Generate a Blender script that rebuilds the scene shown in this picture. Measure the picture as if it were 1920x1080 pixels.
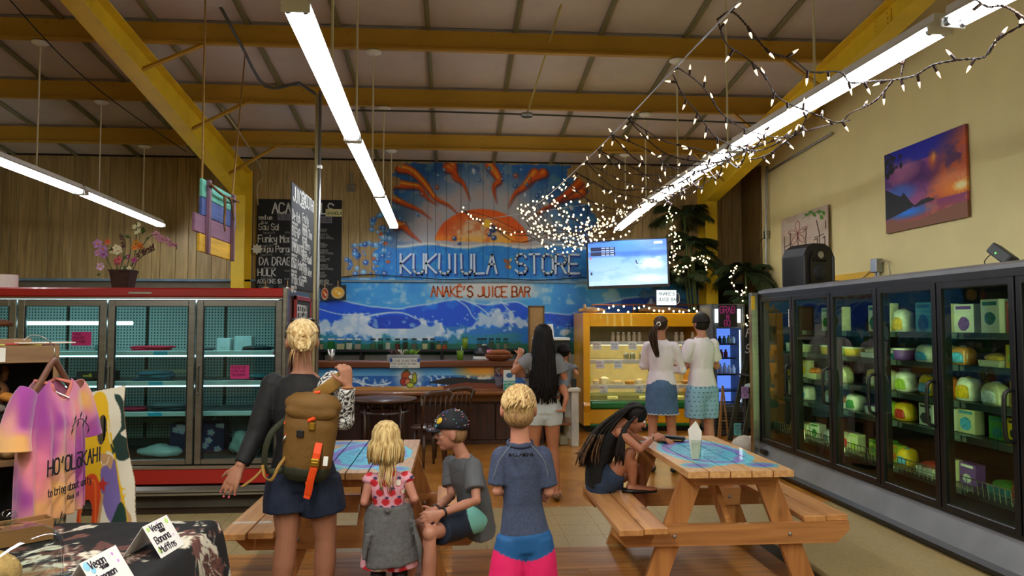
import bpy, bmesh, math, random
import numpy as np
from mathutils import Vector, Matrix, noise, Euler
for o in list(bpy.data.objects): bpy.data.objects.remove(o)
scn = bpy.context.scene
C = scn.collection
PI = math.pi
random.seed(7); R = random.Random(11)
V = Vector

# ------------------------------------------------------------------ camera, world, lights, exposure
CAM_H, FPX = 1.62, 1400.0
YAW = math.atan(110/FPX); PITCH = math.atan(70/FPX)
cam = bpy.data.cameras.new('camera'); cam.sensor_width = 36; cam.lens = 36*FPX/1920; cam.clip_start = .05
camo = bpy.data.objects.new('camera', cam); C.objects.link(camo)
camo.location = (0, 0, CAM_H); camo.rotation_euler = (PI/2+PITCH, 0, -YAW)
scn.camera = camo
scn.view_settings.view_transform = 'Standard'; scn.view_settings.look = 'None'
scn.view_settings.exposure = 0.98; scn.view_settings.gamma = 1; scn.view_settings.use_curve_mapping = False
scn.cycles.use_denoising = True
scn.cycles.max_bounces = 8; scn.cycles.transparent_max_bounces = 12; scn.cycles.sample_clamp_indirect = 4
w = bpy.data.worlds.new('world'); scn.world = w; w.use_nodes = True
w.node_tree.nodes['Background'].inputs[0].default_value = (.9, .93, 1, 1)
w.node_tree.nodes['Background'].inputs[1].default_value = .02
TUBE = 15.0       # strength of the fluorescent tubes
def area(name, loc, rot, sx, sy, power, col=(1, .97, .9)):
    l = bpy.data.lights.new(name, 'AREA'); l.shape = 'RECTANGLE'; l.size = sx; l.size_y = sy; l.energy = power; l.color = col
    o = bpy.data.objects.new(name, l); C.objects.link(o); o.location = loc; o.rotation_euler = rot; return o
# the rows of tubes go on over the part of the shop behind the camera
area('ceiling_lamp_row', (-.8, 0.2, 3.05), (0, 0, 0), .35, 5.5, 95)
area('ceiling_lamp_row', (2.5, 0.2, 3.05), (0, 0, 0), .35, 5.5, 60)
area('ceiling_lamp_row', (-4.2, 1.2, 3.05), (0, 0, 0), .35, 6.5, 60)

# a pixel of the 1920x1080 photograph at a depth / height / side plane -> point of the room
_F = V((math.sin(YAW)*math.cos(PITCH), math.cos(YAW)*math.cos(PITCH), math.sin(PITCH)))
_R = V((math.cos(YAW), -math.sin(YAW), 0)); _U = _R.cross(_F)
def _ray(px, py): return _F*FPX+_R*(px-960)+_U*(540-py)
def P(px, py, Y):
    d = _ray(px, py); t = Y/d.y; return V((d.x*t, Y, CAM_H+d.z*t))
def PZ(px, py, z):
    d = _ray(px, py); t = (z-CAM_H)/d.z; return V((d.x*t, d.y*t, z))
def PX(px, py, X):
    d = _ray(px, py); t = X/d.x; return V((X, d.y*t, CAM_H+d.z*t))

# ------------------------------------------------------------------ colour and materials
def lin(h):
    if isinstance(h, str):
        h = h.lstrip('#'); c = [int(h[i:i+2], 16)/255 for i in (0, 2, 4)]
    else: c = h
    return tuple((x/12.92 if x <= .04045 else ((x+.055)/1.055)**2.4) for x in c)
MC = {}
def _new(name):
    m = bpy.data.materials.new(name); m.use_nodes = True; nt = m.node_tree
    b = nt.nodes['Principled BSDF']; return m, nt, b
def N(nt, t, **kw):
    n = nt.nodes.new(t)
    for k, v in kw.items(): setattr(n, k, v)
    return n
def _coords(nt, scale, world=False):
    mp = N(nt, 'ShaderNodeMapping'); mp.inputs['Scale'].default_value = scale
    if world:
        g = N(nt, 'ShaderNodeNewGeometry'); nt.links.new(g.outputs['Position'], mp.inputs[0])
    else:
        t = N(nt, 'ShaderNodeTexCoord'); oi = N(nt, 'ShaderNodeObjectInfo')
        mul = N(nt, 'ShaderNodeMath', operation='MULTIPLY'); mul.inputs[1].default_value = 7.3
        nt.links.new(oi.outputs['Random'], mul.inputs[0])
        ad = N(nt, 'ShaderNodeVectorMath', operation='ADD'); nt.links.new(t.outputs['Object'], ad.inputs[0]); nt.links.new(mul.outputs[0], ad.inputs[1])
        nt.links.new(ad.outputs[0], mp.inputs[0])
    return mp.outputs[0]
def mat(name, col, rough=.55, metal=0, var=.08, vs=6, bump=0, bs=40, emit=0, coat=0, alpha=None, ecol=None, world=False, stretch=(1, 1, 1), sheen=0):
    if name in MC: return MC[name]
    m, nt, b = _new(name); c = lin(col)
    b.inputs['Roughness'].default_value = rough; b.inputs['Metallic'].default_value = metal
    b.inputs['Coat Weight'].default_value = coat; b.inputs['Sheen Weight'].default_value = sheen
    b.inputs['Base Color'].default_value = (*c, 1)
    if var or bump:
        co = _coords(nt, stretch, world)
        if var:
            no = N(nt, 'ShaderNodeTexNoise'); no.inputs['Scale'].default_value = vs; no.inputs['Detail'].default_value = 5
            nt.links.new(co, no.inputs['Vector'])
            rp = N(nt, 'ShaderNodeValToRGB'); rp.color_ramp.elements[0].position = .3; rp.color_ramp.elements[1].position = .7
            rp.color_ramp.elements[0].color = (*[x*(1-var) for x in c], 1); rp.color_ramp.elements[1].color = (*[min(1, x*(1+var)) for x in c], 1)
            nt.links.new(no.outputs['Fac'], rp.inputs[0]); nt.links.new(rp.outputs[0], b.inputs['Base Color'])
        if bump:
            n2 = N(nt, 'ShaderNodeTexNoise'); n2.inputs['Scale'].default_value = bs; n2.inputs['Detail'].default_value = 3
            nt.links.new(co, n2.inputs['Vector'])
            bp = N(nt, 'ShaderNodeBump'); bp.inputs['Strength'].default_value = bump; bp.inputs['Distance'].default_value = .01
            nt.links.new(n2.outputs['Fac'], bp.inputs['Height']); nt.links.new(bp.outputs[0], b.inputs['Normal'])
    if emit:
        b.inputs['Emission Color'].default_value = (*lin(ecol or col), 1); b.inputs['Emission Strength'].default_value = emit
    MC[name] = m; return m
def wood(name, c1, c2, axis=0, sc=3, rough=.5, per=.12, coat=0, knots=False, world=False):
    if name in MC: return MC[name]
    m, nt, b = _new(name); b.inputs['Roughness'].default_value = rough; b.inputs['Coat Weight'].default_value = coat
    s = [sc*5, sc*5, sc*5]; s[axis] = sc*.35
    co = _coords(nt, s, world)
    no = N(nt, 'ShaderNodeTexNoise'); no.inputs['Scale'].default_value = 1.5; no.inputs['Detail'].default_value = 7; no.inputs['Distortion'].default_value = .8
    nt.links.new(co, no.inputs['Vector'])
    rp = N(nt, 'ShaderNodeValToRGB'); e = rp.color_ramp.elements
    e[0].position = .3; e[1].position = .68; e[0].color = (*lin(c1), 1); e[1].color = (*lin(c2), 1)
    nt.links.new(no.outputs['Fac'], rp.inputs[0])
    oi = N(nt, 'ShaderNodeObjectInfo'); mr = N(nt, 'ShaderNodeMapRange'); mr.inputs['To Min'].default_value = 1-per; mr.inputs['To Max'].default_value = 1+per
    nt.links.new(oi.outputs['Random'], mr.inputs['Value'])
    hs = N(nt, 'ShaderNodeHueSaturation'); nt.links.new(mr.outputs[0], hs.inputs['Value']); nt.links.new(rp.outputs[0], hs.inputs['Color'])
    out = hs.outputs[0]
    if knots:
        s2 = [7, 7, 7]; s2[axis] = 2.5
        co2 = _coords(nt, s2); vo = N(nt, 'ShaderNodeTexVoronoi'); vo.inputs['Scale'].default_value = .8; nt.links.new(co2, vo.inputs['Vector'])
        r2 = N(nt, 'ShaderNodeValToRGB'); r2.color_ramp.elements[0].position = .03; r2.color_ramp.elements[0].color = (.25, .2, .15, 1)
        r2.color_ramp.elements[1].position = .14; r2.color_ramp.elements[1].color = (1, 1, 1, 1)
        nt.links.new(vo.outputs['Distance'], r2.inputs[0])
        mx = N(nt, 'ShaderNodeMix', data_type='RGBA', blend_type='MULTIPLY'); mx.inputs['Factor'].default_value = .7
        nt.links.new(out, mx.inputs[6]); nt.links.new(r2.outputs[0], mx.inputs[7]); out = mx.outputs[2]
    nt.links.new(out, b.inputs['Base Color'])
    bp = N(nt, 'ShaderNodeBump'); bp.inputs['Strength'].default_value = .25; bp.inputs['Distance'].default_value = .003
    nt.links.new(no.outputs['Fac'], bp.inputs['Height']); nt.links.new(bp.outputs[0], b.inputs['Normal'])
    MC[name] = m; return m
def vcol(name, under=None, rough=.6, bump=0, bs=60, coat=0, emit=0, stretch=(1, 1, 1), sheen=0, uvar=.1):
    """paint held as a colour attribute; with under=(c1,c2) the attribute's alpha lays it over grained wood"""
    if name in MC: return MC[name]
    m, nt, b = _new(name); b.inputs['Roughness'].default_value = rough; b.inputs['Coat Weight'].default_value = coat; b.inputs['Sheen Weight'].default_value = sheen
    at = N(nt, 'ShaderNodeAttribute', attribute_name='Col'); out = at.outputs['Color']
    no = N(nt, 'ShaderNodeTexNoise'); no.inputs['Scale'].default_value = 9; no.inputs['Detail'].default_value = 6
    nt.links.new(_coords(nt, stretch), no.inputs['Vector'])
    if under:
        rp = N(nt, 'ShaderNodeValToRGB'); e = rp.color_ramp.elements; e[0].position = .3; e[1].position = .7
        e[0].color = (*lin(under[0]), 1); e[1].color = (*lin(under[1]), 1); nt.links.new(no.outputs['Fac'], rp.inputs[0])
        oi = N(nt, 'ShaderNodeObjectInfo'); mr = N(nt, 'ShaderNodeMapRange'); mr.inputs['To Min'].default_value = 1-uvar; mr.inputs['To Max'].default_value = 1+uvar
        nt.links.new(oi.outputs['Random'], mr.inputs['Value'])
        hs = N(nt, 'ShaderNodeHueSaturation'); nt.links.new(mr.outputs[0], hs.inputs['Value']); nt.links.new(rp.outputs[0], hs.inputs['Color'])
        mx = N(nt, 'ShaderNodeMix', data_type='RGBA'); nt.links.new(at.outputs['Alpha'], mx.inputs['Factor'])
        nt.links.new(hs.outputs[0], mx.inputs[6]); nt.links.new(out, mx.inputs[7]); out = mx.outputs[2]
    nt.links.new(out, b.inputs['Base Color'])
    if emit: nt.links.new(out, b.inputs['Emission Color']); b.inputs['Emission Strength'].default_value = emit
    if bump:
        n2 = N(nt, 'ShaderNodeTexNoise'); n2.inputs['Scale'].default_value = bs; nt.links.new(_coords(nt, (1, 1, 1)), n2.inputs['Vector'])
        bp = N(nt, 'ShaderNodeBump'); bp.inputs['Strength'].default_value = bump; bp.inputs['Distance'].default_value = .01
        nt.links.new(n2.outputs['Fac'], bp.inputs['Height']); nt.links.new(bp.outputs[0], b.inputs['Normal'])
    MC[name] = m; return m
def glass(name, tint='#ffffff', refl=1.0, rough=.0, ior=1.5):
    if name in MC: return MC[name]
    m, nt, b = _new(name); nt.nodes.remove(b)
    tr = N(nt, 'ShaderNodeBsdfTransparent'); tr.inputs[0].default_value = (*lin(tint), 1)
    gl = N(nt, 'ShaderNodeBsdfGlossy'); gl.inputs['Roughness'].default_value = rough; gl.inputs[0].default_value = (refl, refl, refl, 1)
    fr = N(nt, 'ShaderNodeFresnel'); fr.inputs[0].default_value = ior
    ge = N(nt, 'ShaderNodeNewGeometry'); iv = N(nt, 'ShaderNodeMath', operation='SUBTRACT'); iv.inputs[0].default_value = 1; nt.links.new(ge.outputs['Backfacing'], iv.inputs[1])
    mu = N(nt, 'ShaderNodeMath', operation='MULTIPLY'); nt.links.new(fr.outputs[0], mu.inputs[0]); nt.links.new(iv.outputs[0], mu.inputs[1])
    mx = N(nt, 'ShaderNodeMixShader'); nt.links.new(mu.outputs[0], mx.inputs[0]); nt.links.new(tr.outputs[0], mx.inputs[1]); nt.links.new(gl.outputs[0], mx.inputs[2])
    nt.links.new(mx.outputs[0], nt.nodes['Material Output'].inputs[0]); MC[name] = m; return m
def emis(name, col, s):
    if name in MC: return MC[name]
    m, nt, b = _new(name); nt.nodes.remove(b); e = N(nt, 'ShaderNodeEmission'); e.inputs[0].default_value = (*lin(col), 1); e.inputs[1].default_value = s
    nt.links.new(e.outputs[0], nt.nodes['Material Output'].inputs[0]); MC[name] = m; return m

# ------------------------------------------------------------------ mesh building
def basis(d, up=(0, 0, 1)):
    d = V(d).normalized(); u = V(up)
    if abs(d.dot(u.normalized())) > .98: u = V((0, 1, 0)) if abs(d.y) < .9 else V((1, 0, 0))
    s = d.cross(u).normalized(); return s, s.cross(d).normalized(), d
class MB:
    def __init__(s): s.v = []; s.f = []
    def add(s, vs, fs):
        n = len(s.v); s.v += [tuple(x) for x in vs]; s.f += [tuple(i+n for i in f) for f in fs]; return s
    def box(s, c, d, b=.004, rot=None):
        """chamfered box: centre, full size"""
        h = V(d)/2; b = min(b, min(h)*.9); vs = []; ix = {}
        for a in range(3):
            for k in range(8):
                sg = (1 if k & 1 else -1, 1 if k & 2 else -1, 1 if k & 4 else -1)
                p = [sg[i]*(h[i] if i == a else h[i]-b) for i in range(3)]
                ix[(a, sg)] = len(vs); vs.append(V(p))
        fs = []
        for a in range(3):
            u, w_ = [i for i in range(3) if i != a]
            for sa in (1, -1):
                q = []
                for su, sw in ((1, 1), (-1, 1), (-1, -1), (1, -1)):
                    t = [0]*3; t[a] = sa; t[u] = su; t[w_] = sw; q.append(ix[(a, tuple(t))])
                if (sa == 1) == (a != 1): pass
                fs.append(q if (sa > 0) == (a != 1) else q[::-1])
            for su in (1, -1):
                for sw in (1, -1):
                    t0 = [0]*3; t1 = [0]*3; t0[a] = 1; t1[a] = -1; t0[u] = t1[u] = su; t0[w_] = t1[w_] = sw
                    fs.append([ix[(u, tuple(t0))], ix[(u, tuple(t1))], ix[(w_, tuple(t1))], ix[(w_, tuple(t0))]])
        for k in range(8):
            sg = (1 if k & 1 else -1, 1 if k & 2 else -1, 1 if k & 4 else -1)
            fs.append([ix[(0, sg)], ix[(1, sg)], ix[(2, sg)]])
        if rot is not None:
            M = rot if isinstance(rot, Matrix) else Euler(rot).to_matrix()
            vs = [M @ x for x in vs]
        c = V(c); return s.add([x+c for x in vs], fs)
    def span(s, a, b, bev=.004):
        a = V(a); b = V(b); return s.box((a+b)/2, [max(1e-4, abs(b[i]-a[i])) for i in range(3)], bev)
    def beam(s, a, b, w_, t, up=(0, 0, 1), bev=.004):
        """rectangular bar a->b; w_ along side, t along up"""
        a = V(a); b = V(b); sd, u, d = basis(b-a, up)
        M = Matrix((sd, d, u)).transposed(); return s.box((a+b)/2, (w_, (b-a).length, t), bev, M)
    def tube(s, pts, rad, n=8, side=None, cap=True):
        """rings round a path; radius number or (a, b) ellipse, a along side"""
        pts = [V(p) for p in pts]; k = len(pts)
        if not isinstance(rad, (list, tuple)): rad = [rad]*k
        vs = []; ps = None
        for i, p in enumerate(pts):
            d = (pts[min(i+1, k-1)]-pts[max(i-1, 0)])
            if d.length < 1e-9: d = V((0, 0, 1))
            d.normalize()
            if side is not None: sd = V(side[i] if isinstance(side, list) else side); sd = (sd-d*sd.dot(d)).normalized()
            elif ps is None: sd = basis(d)[0]
            else:
                sd = ps-d*ps.dot(d); sd = sd.normalized() if sd.length > 1e-6 else basis(d)[0]
            ps = sd; o = d.cross(sd); r = rad[i]; a, b = (r if isinstance(r, (tuple, list)) else (r, r))
            for j in range(n):
                t = 2*PI*j/n; vs.append(p+sd*(a*math.cos(t))+o*(b*math.sin(t)))
        fs = [(i*n+j, i*n+(j+1) % n, (i+1)*n+(j+1) % n, (i+1)*n+j) for i in range(k-1) for j in range(n)]
        if cap: fs += [tuple(range(n))[::-1], tuple(range((k-1)*n, k*n))]
        return s.add(vs, fs)
    def ell(s, c, r, n=12, m=8, rot=None):
        c = V(c); M = Euler(rot).to_matrix() if rot is not None and not isinstance(rot, Matrix) else rot
        vs = [V((0, 0, r[2]))]
        for i in range(1, m):
            a = PI*i/m
            for j in range(n):
                t = 2*PI*j/n; vs.append(V((r[0]*math.sin(a)*math.cos(t), r[1]*math.sin(a)*math.sin(t), r[2]*math.cos(a))))
        vs.append(V((0, 0, -r[2])))
        if M is not None: vs = [M @ x for x in vs]
        fs = [(0, 1+j, 1+(j+1) % n) for j in range(n)]
        fs += [(1+i*n+j, 1+(i+1)*n+j, 1+(i+1)*n+(j+1) % n, 1+i*n+(j+1) % n) for i in range(m-2) for j in range(n)]
        L = len(vs)-1; b0 = 1+(m-2)*n; fs += [(L, b0+(j+1) % n, b0+j) for j in range(n)]
        return s.add([x+c for x in vs], fs)
    def lathe(s, c, prof, n=20, cap=True):
        c = V(c); vs = []
        for r, z in prof:
            for j in range(n): t = 2*PI*j/n; vs.append(c+V((r*math.cos(t), r*math.sin(t), z)))
        k = len(prof); fs = [(i*n+j, i*n+(j+1) % n, (i+1)*n+(j+1) % n, (i+1)*n+j) for i in range(k-1) for j in range(n)]
        if cap: fs += [tuple(range(n))[::-1], tuple(range((k-1)*n, k*n))]
        return s.add(vs, fs)
    def prism(s, poly, o, u, v_, th):
        """polygon in plane (o,u,v), extruded by vector th"""
        o = V(o); u = V(u); v_ = V(v_); th = V(th); n = len(poly)
        a = [o+u*x+v_*y for x, y in poly]; b = [p+th for p in a]
        return s.add(a+b, [tuple(range(n)), tuple(range(2*n-1, n-1, -1))]+[(i, n+i, n+(i+1) % n, (i+1) % n) for i in range(n)])
    def ribbon(s, pts, nrm, w_, th=.001):
        """flat stroke on a plane with normal nrm"""
        nrm = V(nrm)
        for a, b in zip(pts, pts[1:]):
            a = V(a); b = V(b); d = b-a
            if d.length < 1e-6: continue
            d.normalize(); sd = d.cross(nrm)*w_/2; e = d*w_*.35
            s.add([a-e+sd+nrm*th, b+e+sd+nrm*th, b+e-sd+nrm*th, a-e-sd+nrm*th, a-e+sd, b+e+sd, b+e-sd, a-e-sd], [(0, 1, 2, 3), (0, 4, 5, 1), (2, 6, 7, 3), (1, 5, 6, 2), (3, 7, 4, 0)])
        return s
    def mesh(s, name, m, smooth=False, fix=True):
        me = bpy.data.meshes.new(name); me.from_pydata(s.v, [], s.f); me.materials.append(m) if m else None
        if fix and len(s.f) < 60000:
            bm = bmesh.new(); bm.from_mesh(me); bmesh.ops.recalc_face_normals(bm, faces=bm.faces); bm.to_mesh(me); bm.free()
        if smooth: me.polygons.foreach_set('use_smooth', [True]*len(me.polygons))
        me.update(); return me
    def obj(s, name, m, parent=None, smooth=False, loc=None, fix=True):
        return link(name, s.mesh(name, m, smooth, fix), parent, loc)
def link(name, me, parent=None, loc=None):
    o = bpy.data.objects.new(name, me); C.objects.link(o)
    if parent is not None: o.parent = parent
    if loc is not None: o.location = loc
    return o
def tag(o, label, cat, group=None):
    o['label'] = label; o['category'] = cat
    if group: o['group'] = group
    return o
def thing(name, label, cat, loc=(0, 0, 0), rz=0, group=None):
    o = bpy.data.objects.new(name, None); C.objects.link(o); o.location = loc; o.rotation_euler = (0, 0, rz); o.empty_display_size = .1
    return tag(o, label, cat, group)
def struct(o, label=None):
    o['kind'] = 'structure'
    if label: o['label'] = label
    return o
def lab(o, l): o['label'] = l; return o
def stuff(o): o['kind'] = 'stuff'; return o
def dup(root, loc=None, rz=None, label=None, group=None, scale=None):
    r = root.copy(); C.objects.link(r)
    if loc is not None: r.location = loc
    if rz is not None: r.rotation_euler = (0, 0, rz)
    if scale is not None: r.scale = scale
    if label: r['label'] = label
    if group: r['group'] = group
    for ch in root.children:
        c = ch.copy(); C.objects.link(c); c.parent = r
        for g in ch.children: d = g.copy(); C.objects.link(d); d.parent = c
    return r
def curve_obj(name, paths, r, m, parent=None, res=2):
    """real tubes along smooth paths"""
    mb = MB()
    for p in paths: mb.tube(smooth_path(p), r, 6)
    return mb.obj(name, m, parent, smooth=True)
def smooth_path(p, k=5):
    p = [V(x) for x in p]
    if len(p) < 3: return p
    out = []
    for i in range(len(p)-1):
        p0, p1, p2, p3 = p[max(i-1, 0)], p[i], p[i+1], p[min(i+2, len(p)-1)]
        for j in range(k):
            t = j/k; out.append(.5*((2*p1)+(p2-p0)*t+(2*p0-5*p1+4*p2-p3)*t*t+(3*p1-p0-3*p2+p3)*t**3))
    out.append(p[-1]); return out

def remesh(mb, voxel, smooth=3, factor=.5):
    """union of overlapping closed shapes as one continuous skin"""
    me = mb.mesh('tmp', None); o = bpy.data.objects.new('tmp', me); C.objects.link(o)
    md = o.modifiers.new('r', 'REMESH'); md.mode = 'VOXEL'; md.voxel_size = voxel; md.adaptivity = 0
    if smooth: sm = o.modifiers.new('s', 'SMOOTH'); sm.iterations = smooth; sm.factor = factor
    dg = bpy.context.evaluated_depsgraph_get(); dg.update()
    out = bpy.data.meshes.new_from_object(o.evaluated_get(dg)); bpy.data.objects.remove(o); bpy.data.meshes.remove(me)
    out.polygons.foreach_set('use_smooth', np.ones(len(out.polygons), dtype=bool)); return out
def coords(me):
    a = np.empty(len(me.vertices)*3, dtype=np.float32); me.vertices.foreach_get('co', a); return a.reshape(-1, 3)
def setco(me, a): me.vertices.foreach_set('co', a.astype(np.float32).ravel()); me.update()
def colour(me, rgb, alpha=None):
    """rgb: array n x 3 in sRGB"""
    rgb = np.clip(rgb, 0, 1); l = np.where(rgb <= .04045, rgb/12.92, ((rgb+.055)/1.055)**2.4)
    a = np.ones((len(rgb), 4), dtype=np.float32); a[:, :3] = l
    if alpha is not None: a[:, 3] = alpha
    at = me.color_attributes.new('Col', 'FLOAT_COLOR', 'POINT'); at.data.foreach_set('color', a.ravel())
def hexa(h): h = h.lstrip('#'); return np.array([int(h[i:i+2], 16)/255 for i in (0, 2, 4)])

# ------------------------------------------------------------------ paint
class Canvas:
    """x0..x1, y0..y1 in any units (y down); w columns"""
    def __init__(s, x0, y0, x1, y1, w_, bg='#ffffff', a=1.0):
        s.x0, s.y0, s.x1, s.y1 = x0, y0, x1, y1; s.w = w_; s.h = max(2, int(round(w_*(y1-y0)/(x1-x0))))
        s.X, s.Y = np.meshgrid(np.linspace(x0, x1, s.w), np.linspace(y0, y1, s.h))
        s.c = np.ones((s.h, s.w, 3))*hexa(bg); s.a = np.ones((s.h, s.w))*a
        s.rs = np.random.RandomState(5)
    def noise(s, sc, oct=4, seed=1, sx=1, sy=1):
        rs = np.random.RandomState(seed); out = np.zeros_like(s.X); amp = 1; tot = 0
        for o in range(oct):
            k = sc/(2**o); gx = (s.X-s.x0)/(k*sx); gy = (s.Y-s.y0)/(k*sy)
            g = rs.rand(int(gy.max())+3, int(gx.max())+3); ix = gx.astype(int); iy = gy.astype(int); fx = gx-ix; fy = gy-iy
            fx = fx*fx*(3-2*fx); fy = fy*fy*(3-2*fy)
            out += amp*((g[iy, ix]*(1-fx)+g[iy, ix+1]*fx)*(1-fy)+(g[iy+1, ix]*(1-fx)+g[iy+1, ix+1]*fx)*fy); tot += amp; amp *= .55
        return out/tot
    def win(s, xa, xb, ya, yb):
        fx = (s.w-1)/(s.x1-s.x0); fy = (s.h-1)/(s.y1-s.y0)
        return (slice(max(0, int((ya-s.y0)*fy)), min(s.h, max(0, int((yb-s.y0)*fy)+2))), slice(max(0, int((xa-s.x0)*fx)), min(s.w, max(0, int((xb-s.x0)*fx)+2))))
    def mix(s, m, col, q=(slice(None), slice(None))):
        if m.size == 0: return
        c = hexa(col) if isinstance(col, str) else np.array(col); m = np.clip(m, 0, 1); M = m[..., None]; s.c[q] = s.c[q]*(1-M)+c*M; s.a[q] = s.a[q]+(1-s.a[q])*m
    def grad(s, y0, y1, c0, c1, mask=None):
        t = np.clip((s.Y-y0)/(y1-y0), 0, 1)[..., None]; g = hexa(c0)*(1-t)+hexa(c1)*t
        m = ((s.Y >= y0) & (s.Y <= y1)).astype(float) if mask is None else mask
        s.c = s.c*(1-m[..., None])+g*m[..., None]; s.a = np.maximum(s.a, m)
    def ell(s, x, y, rx, ry, col, soft=.15, k=1, rot=0):
        r = max(rx, ry); q = s.win(x-r, x+r, y-r, y+r); dx = s.X[q]-x; dy = s.Y[q]-y; c, n = math.cos(rot), math.sin(rot); u = (dx*c+dy*n)/rx; v_ = (-dx*n+dy*c)/ry
        s.mix(k*np.clip((1-np.hypot(u, v_))/max(soft, 1e-3), 0, 1), col, q)
    def line(s, pts, w_, col, soft=.4, k=1, taper=False, curve=True):
        if curve and len(pts) > 2: pts = [(p.x, p.y) for p in smooth_path([(a, b, 0) for a, b in pts], 4)]
        xs = [p[0] for p in pts]; ys = [p[1] for p in pts]; q = s.win(min(xs)-w_, max(xs)+w_, min(ys)-w_, max(ys)+w_); X, Y = s.X[q], s.Y[q]
        if X.size == 0: return
        d = np.full(X.shape, 1e9); t = np.zeros(X.shape); n = len(pts)
        for i in range(n-1):
            (ax, ay), (bx, by) = pts[i], pts[i+1]; vx, vy = bx-ax, by-ay; L = vx*vx+vy*vy+1e-9
            u = np.clip(((X-ax)*vx+(Y-ay)*vy)/L, 0, 1); g = np.hypot(X-ax-u*vx, Y-ay-u*vy); b = g < d; d = np.where(b, g, d); t = np.where(b, (i+u)/(n-1), t)
        ww = w_/2*((1-.85*t) if taper else 1)
        s.mix(k*np.clip((ww-d)/(soft*w_/2+1e-6), 0, 1), col, q)
    def poly(s, pts, col, k=1, curve=False):
        if curve: pts = [(p.x, p.y) for p in smooth_path([(a, b, 0) for a, b in list(pts)+[pts[0]]], 4)]
        q = s.win(min(p[0] for p in pts), max(p[0] for p in pts), min(p[1] for p in pts), max(p[1] for p in pts)); X, Y = s.X[q], s.Y[q]
        ins = np.zeros(X.shape, bool); n = len(pts)
        for i in range(n):
            (ax, ay), (bx, by) = pts[i], pts[(i+1) % n]
            if ay == by: continue
            ins ^= ((ay > Y) != (by > Y)) & (X < (bx-ax)*(Y-ay)/(by-ay)+ax)
        s.mix(k*ins, col, q); m = np.zeros(s.X.shape); m[q] = ins; return m
    def at(s, x, y):
        i = np.clip(((y-s.y0)/(s.y1-s.y0)*(s.h-1)), 0, s.h-1.001); j = np.clip((x-s.x0)/(s.x1-s.x0)*(s.w-1), 0, s.w-1.001)
        i0 = i.astype(int); j0 = j.astype(int); fi = (i-i0)[..., None]; fj = (j-j0)[..., None]; A = np.dstack([s.c, s.a])
        v_ = (A[i0, j0]*(1-fj)+A[i0, j0+1]*fj)*(1-fi)+(A[i0+1, j0]*(1-fj)+A[i0+1, j0+1]*fj)*fi; return v_[..., :3], v_[..., 3]
def panel(name, cv, o, u, v_, th, m, parent=None, nx=None, bend=None):
    """the canvas as the face of a slab: o = top-left, u = across, v = down, th = thickness vector to the back"""
    nx = nx or cv.w; ny = max(2, int(round(nx*cv.h/cv.w))); o = np.array(o); u = np.array(u); v_ = np.array(v_)
    a, b = np.meshgrid(np.linspace(0, 1, nx), np.linspace(0, 1, ny)); p = o+a[..., None]*u+b[..., None]*v_
    if bend is not None: p = p+bend(a, b)
    back = p+np.array(th)
    rgb, al = cv.at(cv.x0+a*(cv.x1-cv.x0), cv.y0+b*(cv.y1-cv.y0))
    edge = [(0, j) for j in range(nx)]+[(i, nx-1) for i in range(1, ny)]+[(ny-1, j) for j in range(nx-2, -1, -1)]+[(i, 0) for i in range(ny-2, 0, -1)]
    fr = [i*nx+j for i, j in edge]; nf = nx*ny
    vs = np.vstack([p.reshape(-1, 3), np.array([back[i, j] for i, j in edge])])
    idx = np.arange(nf).reshape(ny, nx); q = np.stack([idx[:-1, :-1], idx[1:, :-1], idx[1:, 1:], idx[:-1, 1:]], -1).reshape(-1, 4)
    E = len(edge); sides = [(fr[k], fr[(k+1) % E], nf+(k+1) % E, nf+k) for k in range(E)]
    faces = q.tolist()+sides+[tuple(range(nf+E-1, nf-1, -1))]
    me = bpy.data.meshes.new(name); me.from_pydata(vs.tolist(), [], faces); me.materials.append(m); me.update()
    rgbf = rgb.reshape(-1, 3); alf = al.reshape(-1)
    ei = np.array(fr); colour(me, np.vstack([rgbf, rgbf[ei]*.8]), np.concatenate([alf, alf[ei]]))
    return link(name, me, parent)

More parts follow.
